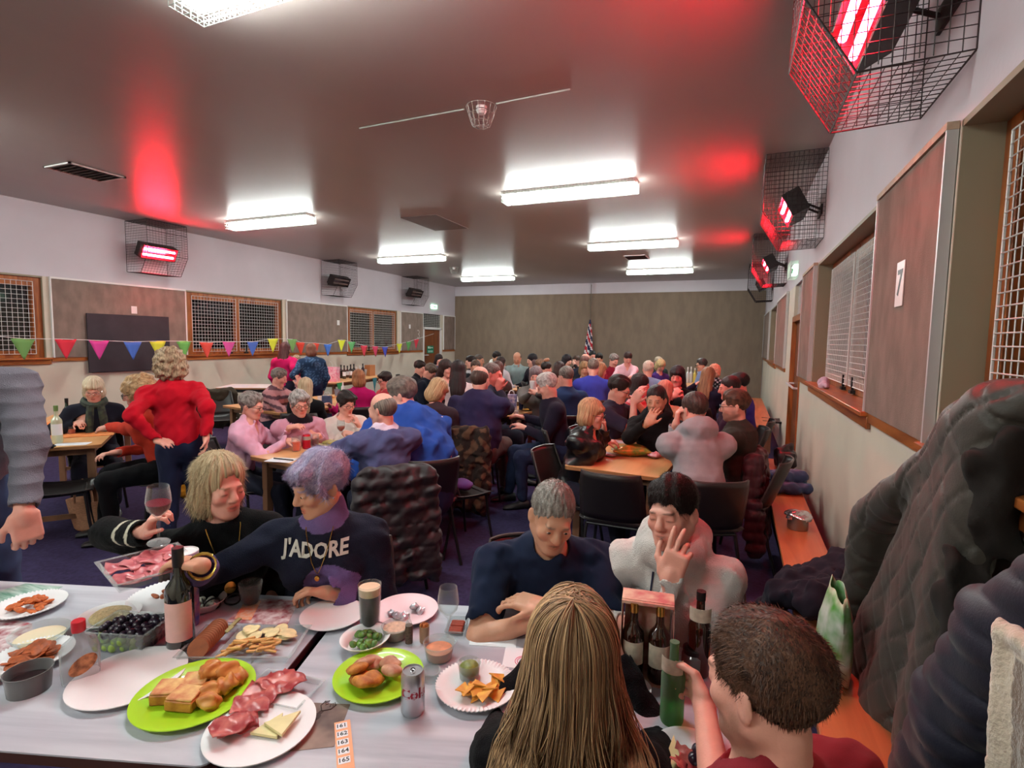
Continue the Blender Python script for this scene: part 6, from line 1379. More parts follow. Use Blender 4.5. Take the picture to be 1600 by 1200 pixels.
bits('tortilla_chip', 'tortilla chip', 'yellow tortilla chip on the fluted paper plate', 'tortilla chips by the guacamole', None, [(p + np.array((-.03 + .1 * rs_.rand(), -.055 + .06 * rs_.rand(), .012 + .014 * rs_.rand())), (rs_.rand() - .5) * .8, (rs_.rand() - .5) * .8, rs_.rand() * 6, .9 + .3 * rs_.rand()) for i in range(15)] + [(p + np.array((.045, .01 + .015 * i, .016 + .004 * i)), .3, .2, i, 1.1) for i in range(3)], lambda: MB().prism([(0, .024), (-.022, -.014), (.022, -.014)], 0, .0022).build('tortilla_chip', M_tor))
def wineglass(pos, s_, label, liq=None, rz=0, tiltv=(0, 0, 0)):
    t = thing('wine_glass', label, 'wine glass', pos, rz); t.rotation_euler = tiltv
    MB().lathe([(.001, .002), (.033 * s_, .0), (.034 * s_, .002), (.006 * s_, .007), (.0035 * s_, .02 * s_), (.0035 * s_, .085 * s_), (.012 * s_, .095 * s_), (.033 * s_, .12 * s_), (.038 * s_, .145 * s_), (.036 * s_, .17 * s_), (.031 * s_, .2 * s_), (.030 * s_, .2 * s_), (.035 * s_, .17 * s_), (.037 * s_, .145 * s_), (.032 * s_, .122 * s_), (.01 * s_, .099 * s_), (.001, .098 * s_)], 32, cap=False).build('glass', M_glass, t)
    if liq: MB().lathe([(.001, .099 * s_), (.01 * s_, .1 * s_), (.031 * s_, .123 * s_), (.036 * s_, .143 * s_), (.001, .143 * s_)], 28, cap=False).build('wine', liq, t)
    return t
wineglass(on(700, 1002), .85, 'empty wine glass in front of the paper and pen')
t = thing('snack_tray', 'small clear tray of red sausage pieces behind the wine glass', 'tray', on(714, 983), TA); b = MB(); G = [[(sx * .03 * q, sy * .045 * q, z_) for sx, sy in ((-1, -1), (1, -1), (1, 1), (-1, 1), (-1, -1))] for q, z_ in ((.9, .001), (1, .016), (1.06, .016), (1.06, .0175), (.98, .0175), (.88, .0025))]; b.grid(np.array(G)); b.build('tray', M_clear, t, smooth=False)
M_sau = mat('red_sausage', (176, 66, 44), .4, var=.3, vscale=60); pc = on(714, 983)
bits('sausage', 'sausage', 'red sausage stick in the small clear tray', 'sausage sticks in the small tray', None, [(pc + rotz(TA) @ np.array((0, y, .009)), 0, 0, TA, 1) for y in (-.032, -.021, -.01, .006, .017, .028)], lambda: MB().tube([(-.022, 0, 0), (-.018, 0, 0), (.018, 0, 0), (.022, 0, 0)], [.002, .0052, .0052, .002], 10).build('sausage', M_sau))
t, c, Pq = sheet(0, [(738, 968), (810, 972), (806, 1013), (733, 1008)], M_paper, 'paper', 'blank answer sheet under the black pen', 'paper')
pa, pb = on(757, 966), on(774, 1001); d = pb - pa; tag(MB().tube([pa + [0, 0, .008], pa + d * .1 + [0, 0, .008], pa + d * .85 + [0, 0, .007], pb + [0, 0, .005]], [.003, .0042, .0042, .001], 10).build('pen', mat('black_pen', (18, 18, 20), .3)), 'black pen lying on the answer sheet', 'pen')
t, c, Pq = sheet(0, [(790, 1012), (828, 1014), (822, 1046), (784, 1042)], M_paper, 'paper_napkin', 'white napkin with a pink ring print by the long hair', 'napkin')
for q in (.018, .024): MB().tube([(on(818, 1034) - c) + np.array((q * math.cos(a), q * math.sin(a), .0015)) for a in np.linspace(0, 2 * PI, 25)[:-1]], .0012, 5, closed=True).build('printed_ring', mat('pink_ink', (222, 110, 140), .6), t)
# 35 carrier of beer
M_brown = mat('brown_glass', (40, 18, 10), .05, spec=.9, coat=.4); M_slab = mat('beer_label', (206, 196, 176), .6, var=.2, vscale=70); pc = on(1008, 1048); ca = math.atan2(-pc[1], -pc[0]) + PI / 2
t = thing('beer_carrier', 'cardboard four-pack carrier holding brown beer bottles', 'beer carrier', pc, ca); M_card = mat('carrier_card', (216, 186, 160), .7, var=.5, vscale=20, col2=(190, 100, 100))
b = MB().bx(-.068, .068, -.066, .066, .0, .002)
for s_ in (-1, 1): b.prism([(-.066, 0), (.066, 0), (.066, .12), (.03, .215), (-.03, .215), (-.066, .12)], 0, .0015, R=np.array([[0, 0, 1], [1, 0, 0], [0, 1, 0.]]), c=(s_ * .068, 0, 0))
b.bx(-.068, .068, -.032, .032, .213, .216).bx(-.068, .068, -.04, -.02, .206, .214).bx(-.06, .06, -.001, .001, 0, .213); b.build('card_sleeve', M_card, t)
for i, (x, y) in enumerate(((-.034, -.033), (.034, -.033), (-.034, .033), (.034, .033))):
    q = pc + rotz(ca) @ np.array((x, y, .003)); bottle(0, 0, .205, .029, ('front left', 'front right', 'rear left', 'rear right')[i] + ' brown beer bottle in the cardboard carrier', M_brown, M_gold, M_slab, pos=q, foil=.88, neck=.28, rz=ca - PI / 2, group='beer bottles in the carrier')
bottle(1090, 1052, .235, .03, 'brown beer bottle with pale neck band behind the bearded man', M_brown, M_black, M_slab, foil=.9, lz=(.68, .84))
M_green = glassy('green_glass', (60, 190, 70), .18); pgb = on(1049, 1128)
bottle(1049, 1126, .2, .028, 'green beer bottle gripped by the bearded man', M_green, None, M_slab, lz=(.66, .84), neck=.3, rz=math.atan2(-pgb[1], -pgb[0]) - .3)
p = on(1082, 1052); t = thing('jar', 'dark lidded glass jar behind the green bottle', 'jar', p); MB().lathe([(.028, 0), (.031, .006), (.031, .055), (.026, .062)], 24).build('glass', M_smoke, t); MB().lathe([(.028, .062), (.029, .074), (.001, .075)], 24, cap=False).build('jar_lid', M_black, t)
sheet(0, [(1040, 1000), (1092, 1004), (1094, 1022), (1036, 1020)], mat('pink_sheet', (222, 200, 206), .7), 'paper', 'pale sheet of paper lying before the person in the white hoodie', 'paper')
pa, pb = on(1042, 1018), on(1086, 1020); tag(MB().tube([pa + [0, 0, .006], pb + [0, 0, .006]], .004, 8).build('pen', mat('dark_red_pen', (60, 20, 26), .3)), 'dark red pen lying beside the beer carrier', 'pen')
t, p, r = plate(1078, 1186, 112, M_plate, 'white plate of cheese, salami and grapes at the bottom edge', dz=.014)
b = MB(); b.prism([(0, .045), (-.022, -.04), (.022, -.04)], 0, .01); o = b.build('cheese_wedge', M_chs, loc=[float(x) for x in on(1052, 1180, TOP + .012)], bevel=.001); o.rotation_euler = (.15, 0, .1); tag(o, 'pale cheese wedge on the plate at the bottom edge', 'cheese')
for i, (u, v) in enumerate(((1068, 1180), (1072, 1192), (1062, 1198))): o = hamslice(20 + i, .04, .035); tag(o, 'curled salami slice on the plate at the bottom edge', 'salami', 'salami slices at the bottom edge'); o.location = [float(x) for x in on(u, v, TOP + .016 + .004 * i)]; o.rotation_euler = (.4, .2, i)
bits('grape', 'grape', 'black grape on the plate at the bottom edge', 'black grapes at the bottom edge', None, [(on(u, v, TOP + .024), 0, 0, 0, 1.15) for u, v in ((1090, 1172), (1100, 1168), (1096, 1182), (1110, 1184), (1084, 1186), (1104, 1194))], lambda: blob('grape', M_bg, (.0115, .0115, .0125), 1, jit=.03))
plate(986, 1080, 62, M_plate, 'white plate half hidden beneath the beer carrier', dz=.012)
# tray held out, and the raised glass of red wine
M_wine = mat('red_wine', (120, 12, 40), .05, spec=.7)
Pq = [atd(152, 872, 1.55), atd(262, 846, 1.7), atd(322, 888, 1.58), atd(185, 918, 1.44)]; c = sum(Pq) / 4; ex = nrm(Pq[1] - Pq[0]); ez = nrm(np.cross(ex, Pq[3] - Pq[0])); ez = ez if ez[2] > 0 else -ez; ey = np.cross(ez, ex)
t = thing('meat_tray', 'clear plastic tray of raw pink ham held out by the lilac-haired woman', 'tray', c); R = np.stack([ex, ey, ez], 1)
w2, d2 = .105, .075; b = MB(); G = [[R @ np.array((sx * w2 * q, sy * d2 * q, z_)) for sx, sy in ((-1, -1), (1, -1), (1, 1), (-1, 1), (-1, -1))] for q, z_ in ((.88, -.03), (.95, 0), (1.05, 0), (1.05, .002), (.94, .002), (.86, -.027))]
b.grid(np.array(G)); b.build('tray', M_clear, t, smooth=False)
for i in range(8):
    o = hamslice(30 + i, .075, .06, M_ham2); tag(o, 'thin pink ham slice in the held-out tray', 'ham', 'ham slices in the held-out tray'); q = c + R @ np.array(((i % 4 - 1.5) * .04, (i // 4 - .5) * .06, -.018 + .002 * i)); o.location = [float(x) for x in q]; o.rotation_euler = Matrix(R.tolist()).to_euler()
    o.rotation_euler.rotate_axis('Z', i * .7)
wineglass(atd(248, 848, 1.56), .88, 'glass of red wine raised by the blonde woman', M_wine, tiltv=(.05, .12, 0))
# ================================================================== coats, bags, bench
def soft(name, m, prims, lo, hi, h, loc, rz=0, fold=(.008, 40), col=(60, 60, 60), seed=1, post=None, parent=None, rows=None, quilt=None):
    F = Field(np.array(lo), np.array(hi), h); prims(F)
    if fold: F.fold(fold[0], fold[1], seed, (1, 1, .45)); F.fold(fold[0] * .4, fold[1] * 2.4, seed + 3)
    if rows or quilt:
        mk = np.abs(F.D) < .05; I = np.argwhere(mk); P_ = F.lo + I * h
        if rows: F.D[mk] += (rows[1] * (1 - np.abs(np.sin((P_[:, 2] + .06 * P_[:, 1]) * PI / rows[0])) ** .55)).astype(np.float32)
        if quilt:
            a, b_ = P_[:, 1] + P_[:, 2] * .75 + .03 * np.sin(P_[:, 2] * 9), P_[:, 1] - P_[:, 2] * .75 + .03 * np.sin(P_[:, 1] * 9)
            g = np.minimum(np.abs(np.sin(a * PI / quilt[0])), np.abs(np.sin(b_ * PI / quilt[0]))); F.D[mk] += (quilt[1] * (1 - np.clip(g * 3.2, 0, 1) ** .7)).astype(np.float32)
    V, Q = F.mesh(); C = np.tile(np.array(lin(col)), (len(V), 1))
    if post: post(V, C)
    o = skin_mesh(name, V, Q, m, parent, C)
    if parent is None: o.location = [float(x) for x in loc]; o.rotation_euler = (0, 0, rz)
    return o
def chair_coat(x, y, rz, col, label, m=None, w=.24, top_=.84, bot=.3, rows=None, fold=(.012, 38), seed=1, post=None, h=.01, name='jacket', cat='jacket'):
    # hung over a chair back: the chair stands at x, y facing rz
    def pr(F):
        F.cap((-w + .05, .3, top_ - .03), (w - .05, .3, top_ - .03), .05, .05, .03)
        for i, zz in enumerate(np.linspace(top_ - .05, bot, 13)): F.cap((-w + .03 - .003 * i, .315 + .004 * i, zz), (w - .03 + .003 * i, .315 + .004 * i, zz), .05, .05, .05)
        for q in (-1, 1): F.cap((q * (w - .0), .3, top_ - .08), (q * (w + .03), .33, bot + .12), .05, .035, .03)
    o = soft(name, m or M_cloth, pr, (-w - .15, .15, bot - .12), (w + .15, .5, top_ + .1), h, (x, y, 0), rz, fold, col, seed, post, rows=rows)
    return tag(o, label, cat)
def seat_of(txt):
    for r, lab in SEATED:
        if txt in lab: return r.location.x, r.location.y, r.rotation_euler[2]
x, y, r = seat_of('balding man in blue-grey jumper'); chair_coat(x, y, r, (38, 28, 32), 'black padded jacket over the chair of the man in blue-grey', M_puff, rows=(.075, .012), w=.22, bot=.16, seed=4)
x, y, r = seat_of('large balding man'); 
def camo(V, C): rgbm(C, ((np.sin(V[:, 0] * 50 + 2 * np.sin(V[:, 2] * 30)) + np.sin(V[:, 2] * 40 + 2 * np.sin(V[:, 1] * 40 + V[:, 0] * 20))) > .3).astype(float), (92, 66, 50))
chair_coat(x, y, r, (48, 38, 34), 'brown mottled coat hanging from the chair of the large man in ribbed purple jumper', w=.22, bot=.12, seed=7, post=camo, fold=(.018, 34))
x, y, r = seat_of('white-haired man in dark navy'); chair_coat(x, y, r, (58, 34, 46), 'dark plum jacket over the chair of the white-haired man', w=.24, bot=.1, seed=9)
x, y, r = seat_of('bearded man with glasses in an olive'); chair_coat(x - .24, y + .05, r, (62, 28, 38), 'maroon padded coat over the chair of the man in olive', M_puff, rows=(.08, .010), w=.2, bot=.15, seed=11)
x, y, r = seat_of('person in white hoodie') if 0 else seat_of('dark-haired person in white hoodie'); 
# spare chairs the photo shows
ch = [((960, 905), 0, 'empty black chair tucked under the front right table, back to the camera'), ((716, 850), 150, 'empty dark chair with a pale sticker in the middle of the floor'), ((345, 700), 60, 'dark chair with a coat near the small white-topped table'), ((895, 800), 100, 'dark chair end-on at the left of the front right table'), ((692, 760), 200, 'grey-brown chair behind the man in royal blue'), ((1210, 700), -90, 'tipped dark chair standing by the far right bench'), ((100, 850), 150, 'dark chair in front of the left wooden table'), ((640, 640), 120, 'dark chair behind the dark-haired boy at the far left table')]
for i, ((u, v), deg, lab) in enumerate(ch):
    p = at(u, v, 0); chair(p[0], p[1], math.radians(deg) if i else PI, lab)
p = at(716, 850, 0)
tag(blob('scarf', mat('purple_cloth', (88, 50, 120), .85), (.13, .1, .04), 5, 18, 10, .3), 'purple scarf crumpled on the empty chair in mid floor', 'scarf').location = (p[0], p[1], .49)
p = at(345, 700, 0); chair_coat(p[0], p[1], math.radians(60), (62, 56, 46), 'khaki coat on the chair by the small white table', w=.24, seed=14, h=.016)
# wooden bench along the right wall
def bench(x0, x1, y0, y1, z, lab):
    t = thing('bench', lab, 'bench', ((x0 + x1) / 2, (y0 + y1) / 2, 0)); hx, hy = (x1 - x0) / 2, (y1 - y0) / 2
    MB().bx(-hx, hx, -hy, hy, z - .03, z).build('bench_seat', wood('bench_wood', (190, 112, 70), (158, 84, 48), 9, 'Y', .35), t, bevel=.004)
    for q in (-1, 1): MB().bx(-hx + .02, hx - .02, q * (hy - .25) - .02, q * (hy - .25) + .02, 0, z - .03).build('leg', M_tleg, t)
    MB().bx(-.012, .012, -hy + .25, hy - .25, z - .1, z - .03).build('rail', M_tleg, t)
bench(.30, .56, 1.6, 6.3, .42, 'long varnished bench along the right wall with a foil-covered pot on it')
bench(.30, .56, 8.6, 13.0, .45, 'far wooden bench along the right wall past the side door')
p = at(1246, 826, .421); t = thing('cooking_pot', 'steel pot covered in crumpled foil on the bench', 'pot', p); MB().lathe([(.001, 0), (.06, 0), (.064, .01), (.064, .085), (.001, .085)], 26, cap=False).build('pot_body', mat('steel_pot', (150, 140, 130), .3, metal=.9), t)
o = blob('foil', mat('foil', (215, 215, 218), .22, metal=.95, bump=1, bscale=60), (.082, .078, .032), 8, 28, 14, .35); o.parent = t; o.location = (0, 0, .09)
p = at(1228, 765, .43)
def pj(F):
    for i, (a, b_, c_) in enumerate(((-.11, 0, .04), (.0, .06, .05), (.02, -.05, .11), (-.03, .06, .12))): F.cap((-.1, a, c_), (.12, a + .02, c_), .05, .05, .02)
o = soft('jacket', M_puff, pj, (-.25, -.25, -.02), (.28, .25, .24), .009, p, .2, (.008, 50), (52, 76, 116), 3); tag(o, 'blue padded jacket folded on the far end of the bench', 'jacket')
def pj2(F):
    F.boxp((0, 0, .08), (.09, .12, .08), None, .03, .02); F.cap((-.05, 0, .16), (.05, .05, .2), .03, .03, .03)
o = soft('bag', M_leather, pj2, (-.2, -.25, -.02), (.2, .25, .3), .01, at(1226, 728, .43), .1, (.006, 50), (34, 30, 34), 5); tag(o, 'small black bag behind the blue folded jacket', 'bag')
def pb(F): F.ell((0, 0, .15), (.2, .26, .17), None, .02); F.cap((-.1, -.1, .27), (.1, .15, .29), .03, .03, .04)
o = soft('bag', M_leather, pb, (-.3, -.35, -.03), (.3, .35, .4), .012, at(1165, 795, 0.0), .1, (.018, 30), (58, 30, 42), 6); tag(o, 'soft maroon bag slumped on the floor by the bench', 'bag')
# dark clothes piled on the near end of the bench
def pp(F):
    F.ell((0, 0, .06), (.17, .22, .07)); F.ell((.06, .12, .1), (.1, .14, .07)); F.cap((-.1, -.1, .08), (-.2, .1, -.1), .06, .04, .05); F.cap((.0, -.15, .08), (.14, .2, .16), .05, .05, .05)
o = soft('coat', M_cloth, pp, (-.32, -.35, -.3), (.3, .4, .28), .009, at(1270, 945, .43), 0, (.02, 30), (34, 32, 42), 8); tag(o, 'dark navy coat heaped on the near end of the bench', 'coat')
p = at(1306, 985, .60); t = thing('carrier_bag', 'white and green carrier bag beside the dark coats', 'bag', (p[0], p[1], .43))
G = []
for z_, wx, wy in ((0, .05, .1), (.1, .06, .11), (.22, .05, .12), (.3, .03, .12), (.33, .02, .11)): G.append([(wx * math.cos(a) * (1 + .1 * math.sin(5 * a)), wy * math.sin(a) * (1 + .08 * math.cos(7 * a + z_ * 20)), z_ + .01 * math.sin(4 * a)) for a in np.linspace(0, 2 * PI, 41)])
MB().grid(np.array(G)).build('plastic_bag', mat('bag_print', (226, 228, 222), .35, var=.9, vscale=9, col2=(84, 160, 60)), t, solid=.001)
# big quilted coat hanging from the near window sill
def pc_(F):
    pts = [(.68, 1.50, 1.56), (.66, 1.62, 1.53), (.64, 1.80, 1.42)]
    F.cap((.76, 1.55, 1.55), (.66, 1.80, 1.50), .05, .07, .05); F.cap((.66, 1.80, 1.50), (.62, 2.02, 1.36), .07, .05, .05)
    for (a, b_, r1, r2) in (((.62, 1.78, 1.42), (.55, 1.80, .45), .10, .13), ((.62, 1.88, 1.38), (.53, 2.1, .36), .09, .14), ((.62, 1.98, 1.32), (.51, 2.36, .36), .08, .14)): F.cap(a, b_, r1, r2, .09, sq=(1., 0., 0.), f=1.7)
    F.cap((.62, 2.05, 1.28), (.54, 2.44, .98), .07, .08, .04); F.cap((.54, 2.44, .98), (.50, 2.54, .45), .08, .07, .04)
o = soft('coat', M_puff, pc_, (.30, 1.35, .18), (.90, 2.75, 1.70), .009, (0, 0, 0), 0, (.008, 16), (60, 56, 50), 12, quilt=(.12, .010)); tag(o, 'large olive-black quilted coat hanging over the near window sill', 'coat')
def cl(F): F.cap((.62, 1.70, 1.34), (.60, 1.68, .78), .05, .06, .05); F.cap((.64, 1.68, 1.42), (.62, 1.7, 1.2), .04, .04, .04)
o = soft('coat', M_cloth, cl, (.45, 1.5, .6), (.8, 1.95, 1.62), .009, (0, 0, 0), 0, (.02, 30), (40, 36, 34), 15); tag(o, 'plain dark jacket behind the olive quilted coat', 'coat')
def nv(F):
    for (a, b_, r1, r2) in (((.60, 1.24, 1.28), (.57, 1.45, 1.0), .08, .11), ((.57, 1.45, 1.0), (.55, 1.6, .72), .11, .12), ((.55, 1.6, .72), (.53, 1.74, .3), .12, .13), ((.60, 1.1, 1.28), (.56, 1.35, .35), .1, .16), ((.60, .95, 1.24), (.57, 1.05, .4), .1, .14)): F.cap(a, b_, r1, r2, .06, sq=(1., 0., 0.), f=1.6)
o = soft('coat', M_puff, nv, (.24, .75, .08), (.86, 1.98, 1.46), .009, (0, 0, 0), 0, (.014, 14), (32, 32, 46), 17, rows=(.075, .014)); tag(o, 'navy horizontally quilted coat at the lower right corner', 'coat')
def fl(F): F.cap((.48, 1.24, 1.13), (.47, 1.16, .50), .016, .02, .02); F.cap((.48, 1.24, 1.13), (.50, 1.0, 1.17), .016, .016, .02); F.boxp((.50, 1.06, .82), (.018, .15, .33), rotx(-.1), .012, .02)
def flc(V, C): rgbm(C, ((V[:, 1] < 1.205 - (1.13 - V[:, 2]) * .12) & (V[:, 2] < 1.105)).astype(float), (122, 104, 90))
o = soft('coat_lining', _fab('fleece', .95, 1, 150, .5), fl, (.40, .86, .35), (.58, 1.32, 1.22), .005, (.0, -.02, 0), 0, (.0025, 140), (206, 192, 172), 18, post=flc); tag(o, 'cream fleece-edged coat at the right border over the navy one', 'coat')
def bl(F): F.cap((0, -.05, .03), (0, .07, .04), .035, .03, .02)
o = soft('gloves', M_cloth, bl, (-.1, -.15, -.03), (.1, .15, .1), .006, (.655, 1.98, 1.31), 0, (.01, 60), (26, 26, 28), 19); tag(o, 'black woolly hat on the ledge above the quilted coat', 'hat'); o.name = 'hat'
def pk(F): F.cap((0, -.12, .02), (0, .1, .03), .03, .035, .02); F.cap((0, .02, .05), (0, .1, .05), .03, .02, .02)
o = soft('cloth', M_cloth, pk, (-.1, -.25, -.03), (.1, .25, .12), .01, (.70, 5.2, CAMZ + (1.2 - CAMZ) * KR + .004), 0, (.01, 50), (206, 178, 196), 21); tag(o, 'pale pink cloth left on the sill of the second right window', 'cloth')
# wicker tote, yellow bag
t = thing('wicker_basket', 'straw tote basket with two loop handles under the left table', 'basket', at(146, 826, 0), .5); G = []
for z_, r_ in ((0, .11), (.02, .125), (.14, .15), (.26, .17)): G.append([(r_ * 1.15 * math.cos(a), r_ * .62 * math.sin(a), z_) for a in np.linspace(0, 2 * PI, 41)])
M_straw = mat('straw_weave', (206, 150, 116), .8, var=.35, vscale=50, stretch=(1, 1, 4), bump=1, bscale=120); MB().grid(np.array(G)).build('basket_body', M_straw, t, solid=.008)
for q in (-1, 1): MB().tube([(.07 * math.cos(a), q * .1, .25 + .2 * math.sin(a)) for a in np.linspace(0, PI, 15)], .008, 8).build('handle', M_straw, t)
def yb(F): F.cap((0, 0, .06), (0, 0, .3), .1, .03, .02)
o = soft('bag', M_knit, yb, (-.15, -.15, -.03), (.15, .15, .4), .012, at(295, 775, 0), 0, (.008, 50), (206, 140, 40), 23, rows=(.05, .01)); tag(o, 'mustard knitted bag standing behind the woman in red', 'bag')
# ================================================================== things on the other tables
TZ = TOP
def cup(u, v, rr, hh, col, label, z=TZ, name='cup', cat='cup', glass=False, liq=None, fill=.7):
    p = at(u, v, z)
    if glass: return tumbler(0, 0, rr * .85, rr, hh, label, mat('drink_%02x%02x%02x' % liq, liq, .1) if liq else None, fill, pos=p)
    t = thing(name, label, cat, p); MB().lathe([(.001, 0), (rr * .75, 0), (rr, hh), (rr * .93, hh), (rr * .7, .004), (.001, .004)], 18, cap=False).build('cup_body', mat('cup_%02x%02x%02x' % col, col, .5), t); return t
def packet(u, v, L, W, T, col, col2, label, rz=0, z=TZ, cat='packet', name='crisp_packet'):
    p = at(u, v, z); G = []
    for i in range(17):
        s_ = i / 16; wv = W * (1 - .1 * math.sin(s_ * PI)); th = T * math.sin(s_ * PI) ** .6
        G.append([((s_ - .5) * L + .006 * math.sin(9 * a + s_ * 5), wv / 2 * math.cos(a), .002 + T / 2 + th / 2 * math.sin(a) * (1 + .2 * math.sin(5 * a + s_ * 11))) for a in np.linspace(0, 2 * PI, 25)])
    o = MB().grid(np.array(G)).build(name, mat('foil_%02x%02x%02x' % col, col, .3, var=.9, vscale=14, col2=col2, metal=.2), angle=80); o.location = [float(x) for x in p]; o.rotation_euler = (0, 0, rz); return tag(o, label, cat)
def flat(u, v, w_, l_, rz, label, col=(226, 226, 232), z=TZ, name='paper', cat='paper'):
    p = at(u, v, z); o = MB().bx(-w_ / 2, w_ / 2, -l_ / 2, l_ / 2, .0003, .0016).build(name, mat('sheet_%02x%02x%02x' % col, col, .7)); o.location = [float(x) for x in p]; o.rotation_euler = (0, 0, rz); return tag(o, label, cat)
def small_plate(u, v, rr, col, label, food=None, n=10):
    p = at(u, v, TZ); t = thing('plate', label, 'plate', p); MB().lathe([(.001, .002), (rr * .65, .002), (rr, .016), (rr, .018), (rr * .62, .005), (.001, .005)], 28, cap=False).build('plate_dish', mat('plate_%02x%02x%02x' % col, col, .4), t)
    if food:
        o = blob('food_heap', mat('food_%02x%02x%02x' % food, food, .6, var=.5, vscale=40, bump=1, bscale=80), (rr * .55, rr * .5, .022), n, 20, 10, .3); o.parent = t; o.location = (0, 0, .016)
def bot(u, v, hh, rr, col, label, lab=None, cap=None, z=TZ):
    return bottle(u, v, hh, rr, label, mat('bottle_%02x%02x%02x' % col, col, .06, spec=.9, coat=.3), cap, lab, z=z, foil=.86 if cap else None)
# front right table
packet(985, 712, .30, .19, .09, (90, 130, 50), (226, 130, 60), 'large green and orange crisp packet on the front right table', .35)
packet(1024, 716, .12, .08, .05, (200, 60, 90), (226, 190, 196), 'small pink crisp packet beside the big green one', 1.2); packet(1040, 712, .07, .045, .035, (220, 160, 40), (160, 60, 40), 'yellow sweet packet by the hoodie elbow', .4)
packet(948, 712, .16, .1, .025, (214, 206, 210), (160, 150, 170), 'crumpled clear wrapper at the corner of the front right table', -.3)
packet(984, 686, .16, .09, .05, (206, 40, 60), (70, 30, 36), 'open red snack packets in the middle of the front right table', .2)
flat(962, 690, .2, .14, .2, 'white paper pad under the leather-jacketed arm'); cup(1019, 692, .036, .085, (206, 160, 90), 'tan paper cup in front of the young woman in black'); cup(1062, 685, .034, .09, (214, 206, 200), 'white paper cup beside the grey hoodie')
bot(998, 690, .17, .026, (150, 120, 110), 'small clear bottle with white cap on the front right table', None, M_white); cup(972, 678, .03, .06, (214, 210, 214), 'white plastic cup by the blonde woman in leather'); packet(968, 674, .12, .07, .05, (210, 214, 226), (120, 120, 150), 'pale scrunched bag behind the red packets', .6)
bot(985, 668, .2, .026, (120, 110, 116), 'clear bottle beside the man with raised forearms', None, M_white)
# pink ladies' table
cup(463, 705, .036, .12, None, 'glass of bright orange drink on the second table', glass=True, liq=(226, 80, 40), fill=.62); cup(492, 697, .034, .1, None, 'tumbler of dark red drink on the second table', glass=True, liq=(110, 14, 30), fill=.6)
p = at(479, 701, TZ); t = thing('drink_can', 'red and silver drink can between two glasses', 'can', p); MB().lathe([(.001, .002), (.024, 0), (.032, .008), (.032, .106), (.026, .118), (.001, .116)], 24, cap=False).build('can_body', mat('can_red', (190, 30, 50), .3, metal=.5), t); MB().lathe([(.0325, .075), (.0325, .104)], 24, cap=False).build('can_band', M_can, t)
small_plate(521, 694, .14, (222, 214, 160), 'large pale yellow plate of leftovers on the second table', (176, 160, 90)); small_plate(552, 683, .1, (226, 214, 190), 'plate of golden chips near the man in blue-grey', (220, 160, 60), 4)
wineglass(at(533, 690, TZ), .95, 'stemmed glass of rose wine on the second table', mat('rose_wine', (176, 70, 50), .1)); flat(440, 719, .2, .13, .25, 'white answer sheet at the near corner of the second table')
pa = at(428, 716, TZ + .006); pb_ = at(458, 719, TZ + .006); tag(MB().tube([pa, pb_], .005, 8).build('pen', M_black), 'dark pen lying on the sheet of the second table', 'pen')
small_plate(505, 681, .05, (230, 226, 220), 'small white dish by the dark glass'); cup(487, 684, .035, .08, None, 'empty tumbler before the woman in black polo neck', glass=True)
t = thing('snack_basket', 'small basket of golden chips held by the cream jumper', 'basket', at(576, 676, TZ)); MB().lathe([(.001, 0), (.04, 0), (.055, .06), (.052, .06), (.038, .004), (.001, .004)], 18, cap=False).build('basket_body', mat('dark_basket', (70, 40, 24), .7), t)
o = blob('chips_heap', mat('chips', (222, 160, 50), .6, var=.5, vscale=60, bump=1, bscale=90), (.05, .05, .04), 12, 18, 12, .5); o.parent = t; o.location = (0, 0, .07)
# left table
tag(MB().prism([(-.34, -.6), (.34, -.6), (.34, .75), (-.34, .75)], 0, .004, c=(0, 0, 0)).build('tablecloth', mat('orange_cloth', (226, 132, 70), .8, var=.2, vscale=9)), 'orange cloth spread over the far part of the left table', 'tablecloth').location = tuple(at(125, 668, TZ + .001)); bpy.context.scene.objects['tablecloth'].rotation_euler = (0, 0, math.radians(52))
ZC = TZ + .006
bot(90, 692, .31, .038, (196, 200, 170), 'pale wine bottle with white label at the near end of the left table', M_paper, mat('green_foil', (110, 140, 80), .4)); bot(106, 668, .28, .036, (28, 50, 36), 'dark green bottle behind the pale wine bottle', M_paper, M_black, z=ZC)
cup(160, 655, .03, .1, None, 'tall clear glass before the woman in navy', z=ZC, glass=True); cup(172, 652, .045, .13, None, 'jug-like glass of amber beer before the scarf', z=ZC, glass=True, liq=(206, 130, 30), fill=.85)
packet(138, 668, .16, .11, .09, (176, 80, 120), (220, 190, 200), 'shiny pink crisp packet in the middle of the left table', .9, z=ZC); small_plate(152, 668, .06, (230, 226, 220), 'white bowl beside the orange sleeve'); flat(112, 694, .24, .12, .7, 'white paper with pen at the near corner of the left table')
packet(76, 702, .08, .05, .04, (20, 20, 30), (30, 30, 40), 'black glasses case at the near corner of the left table', .6, name='glasses_case', cat='case'); cup(112, 678, .034, .07, None, 'glass in the reaching hand on the left table', glass=True, liq=(200, 90, 60))
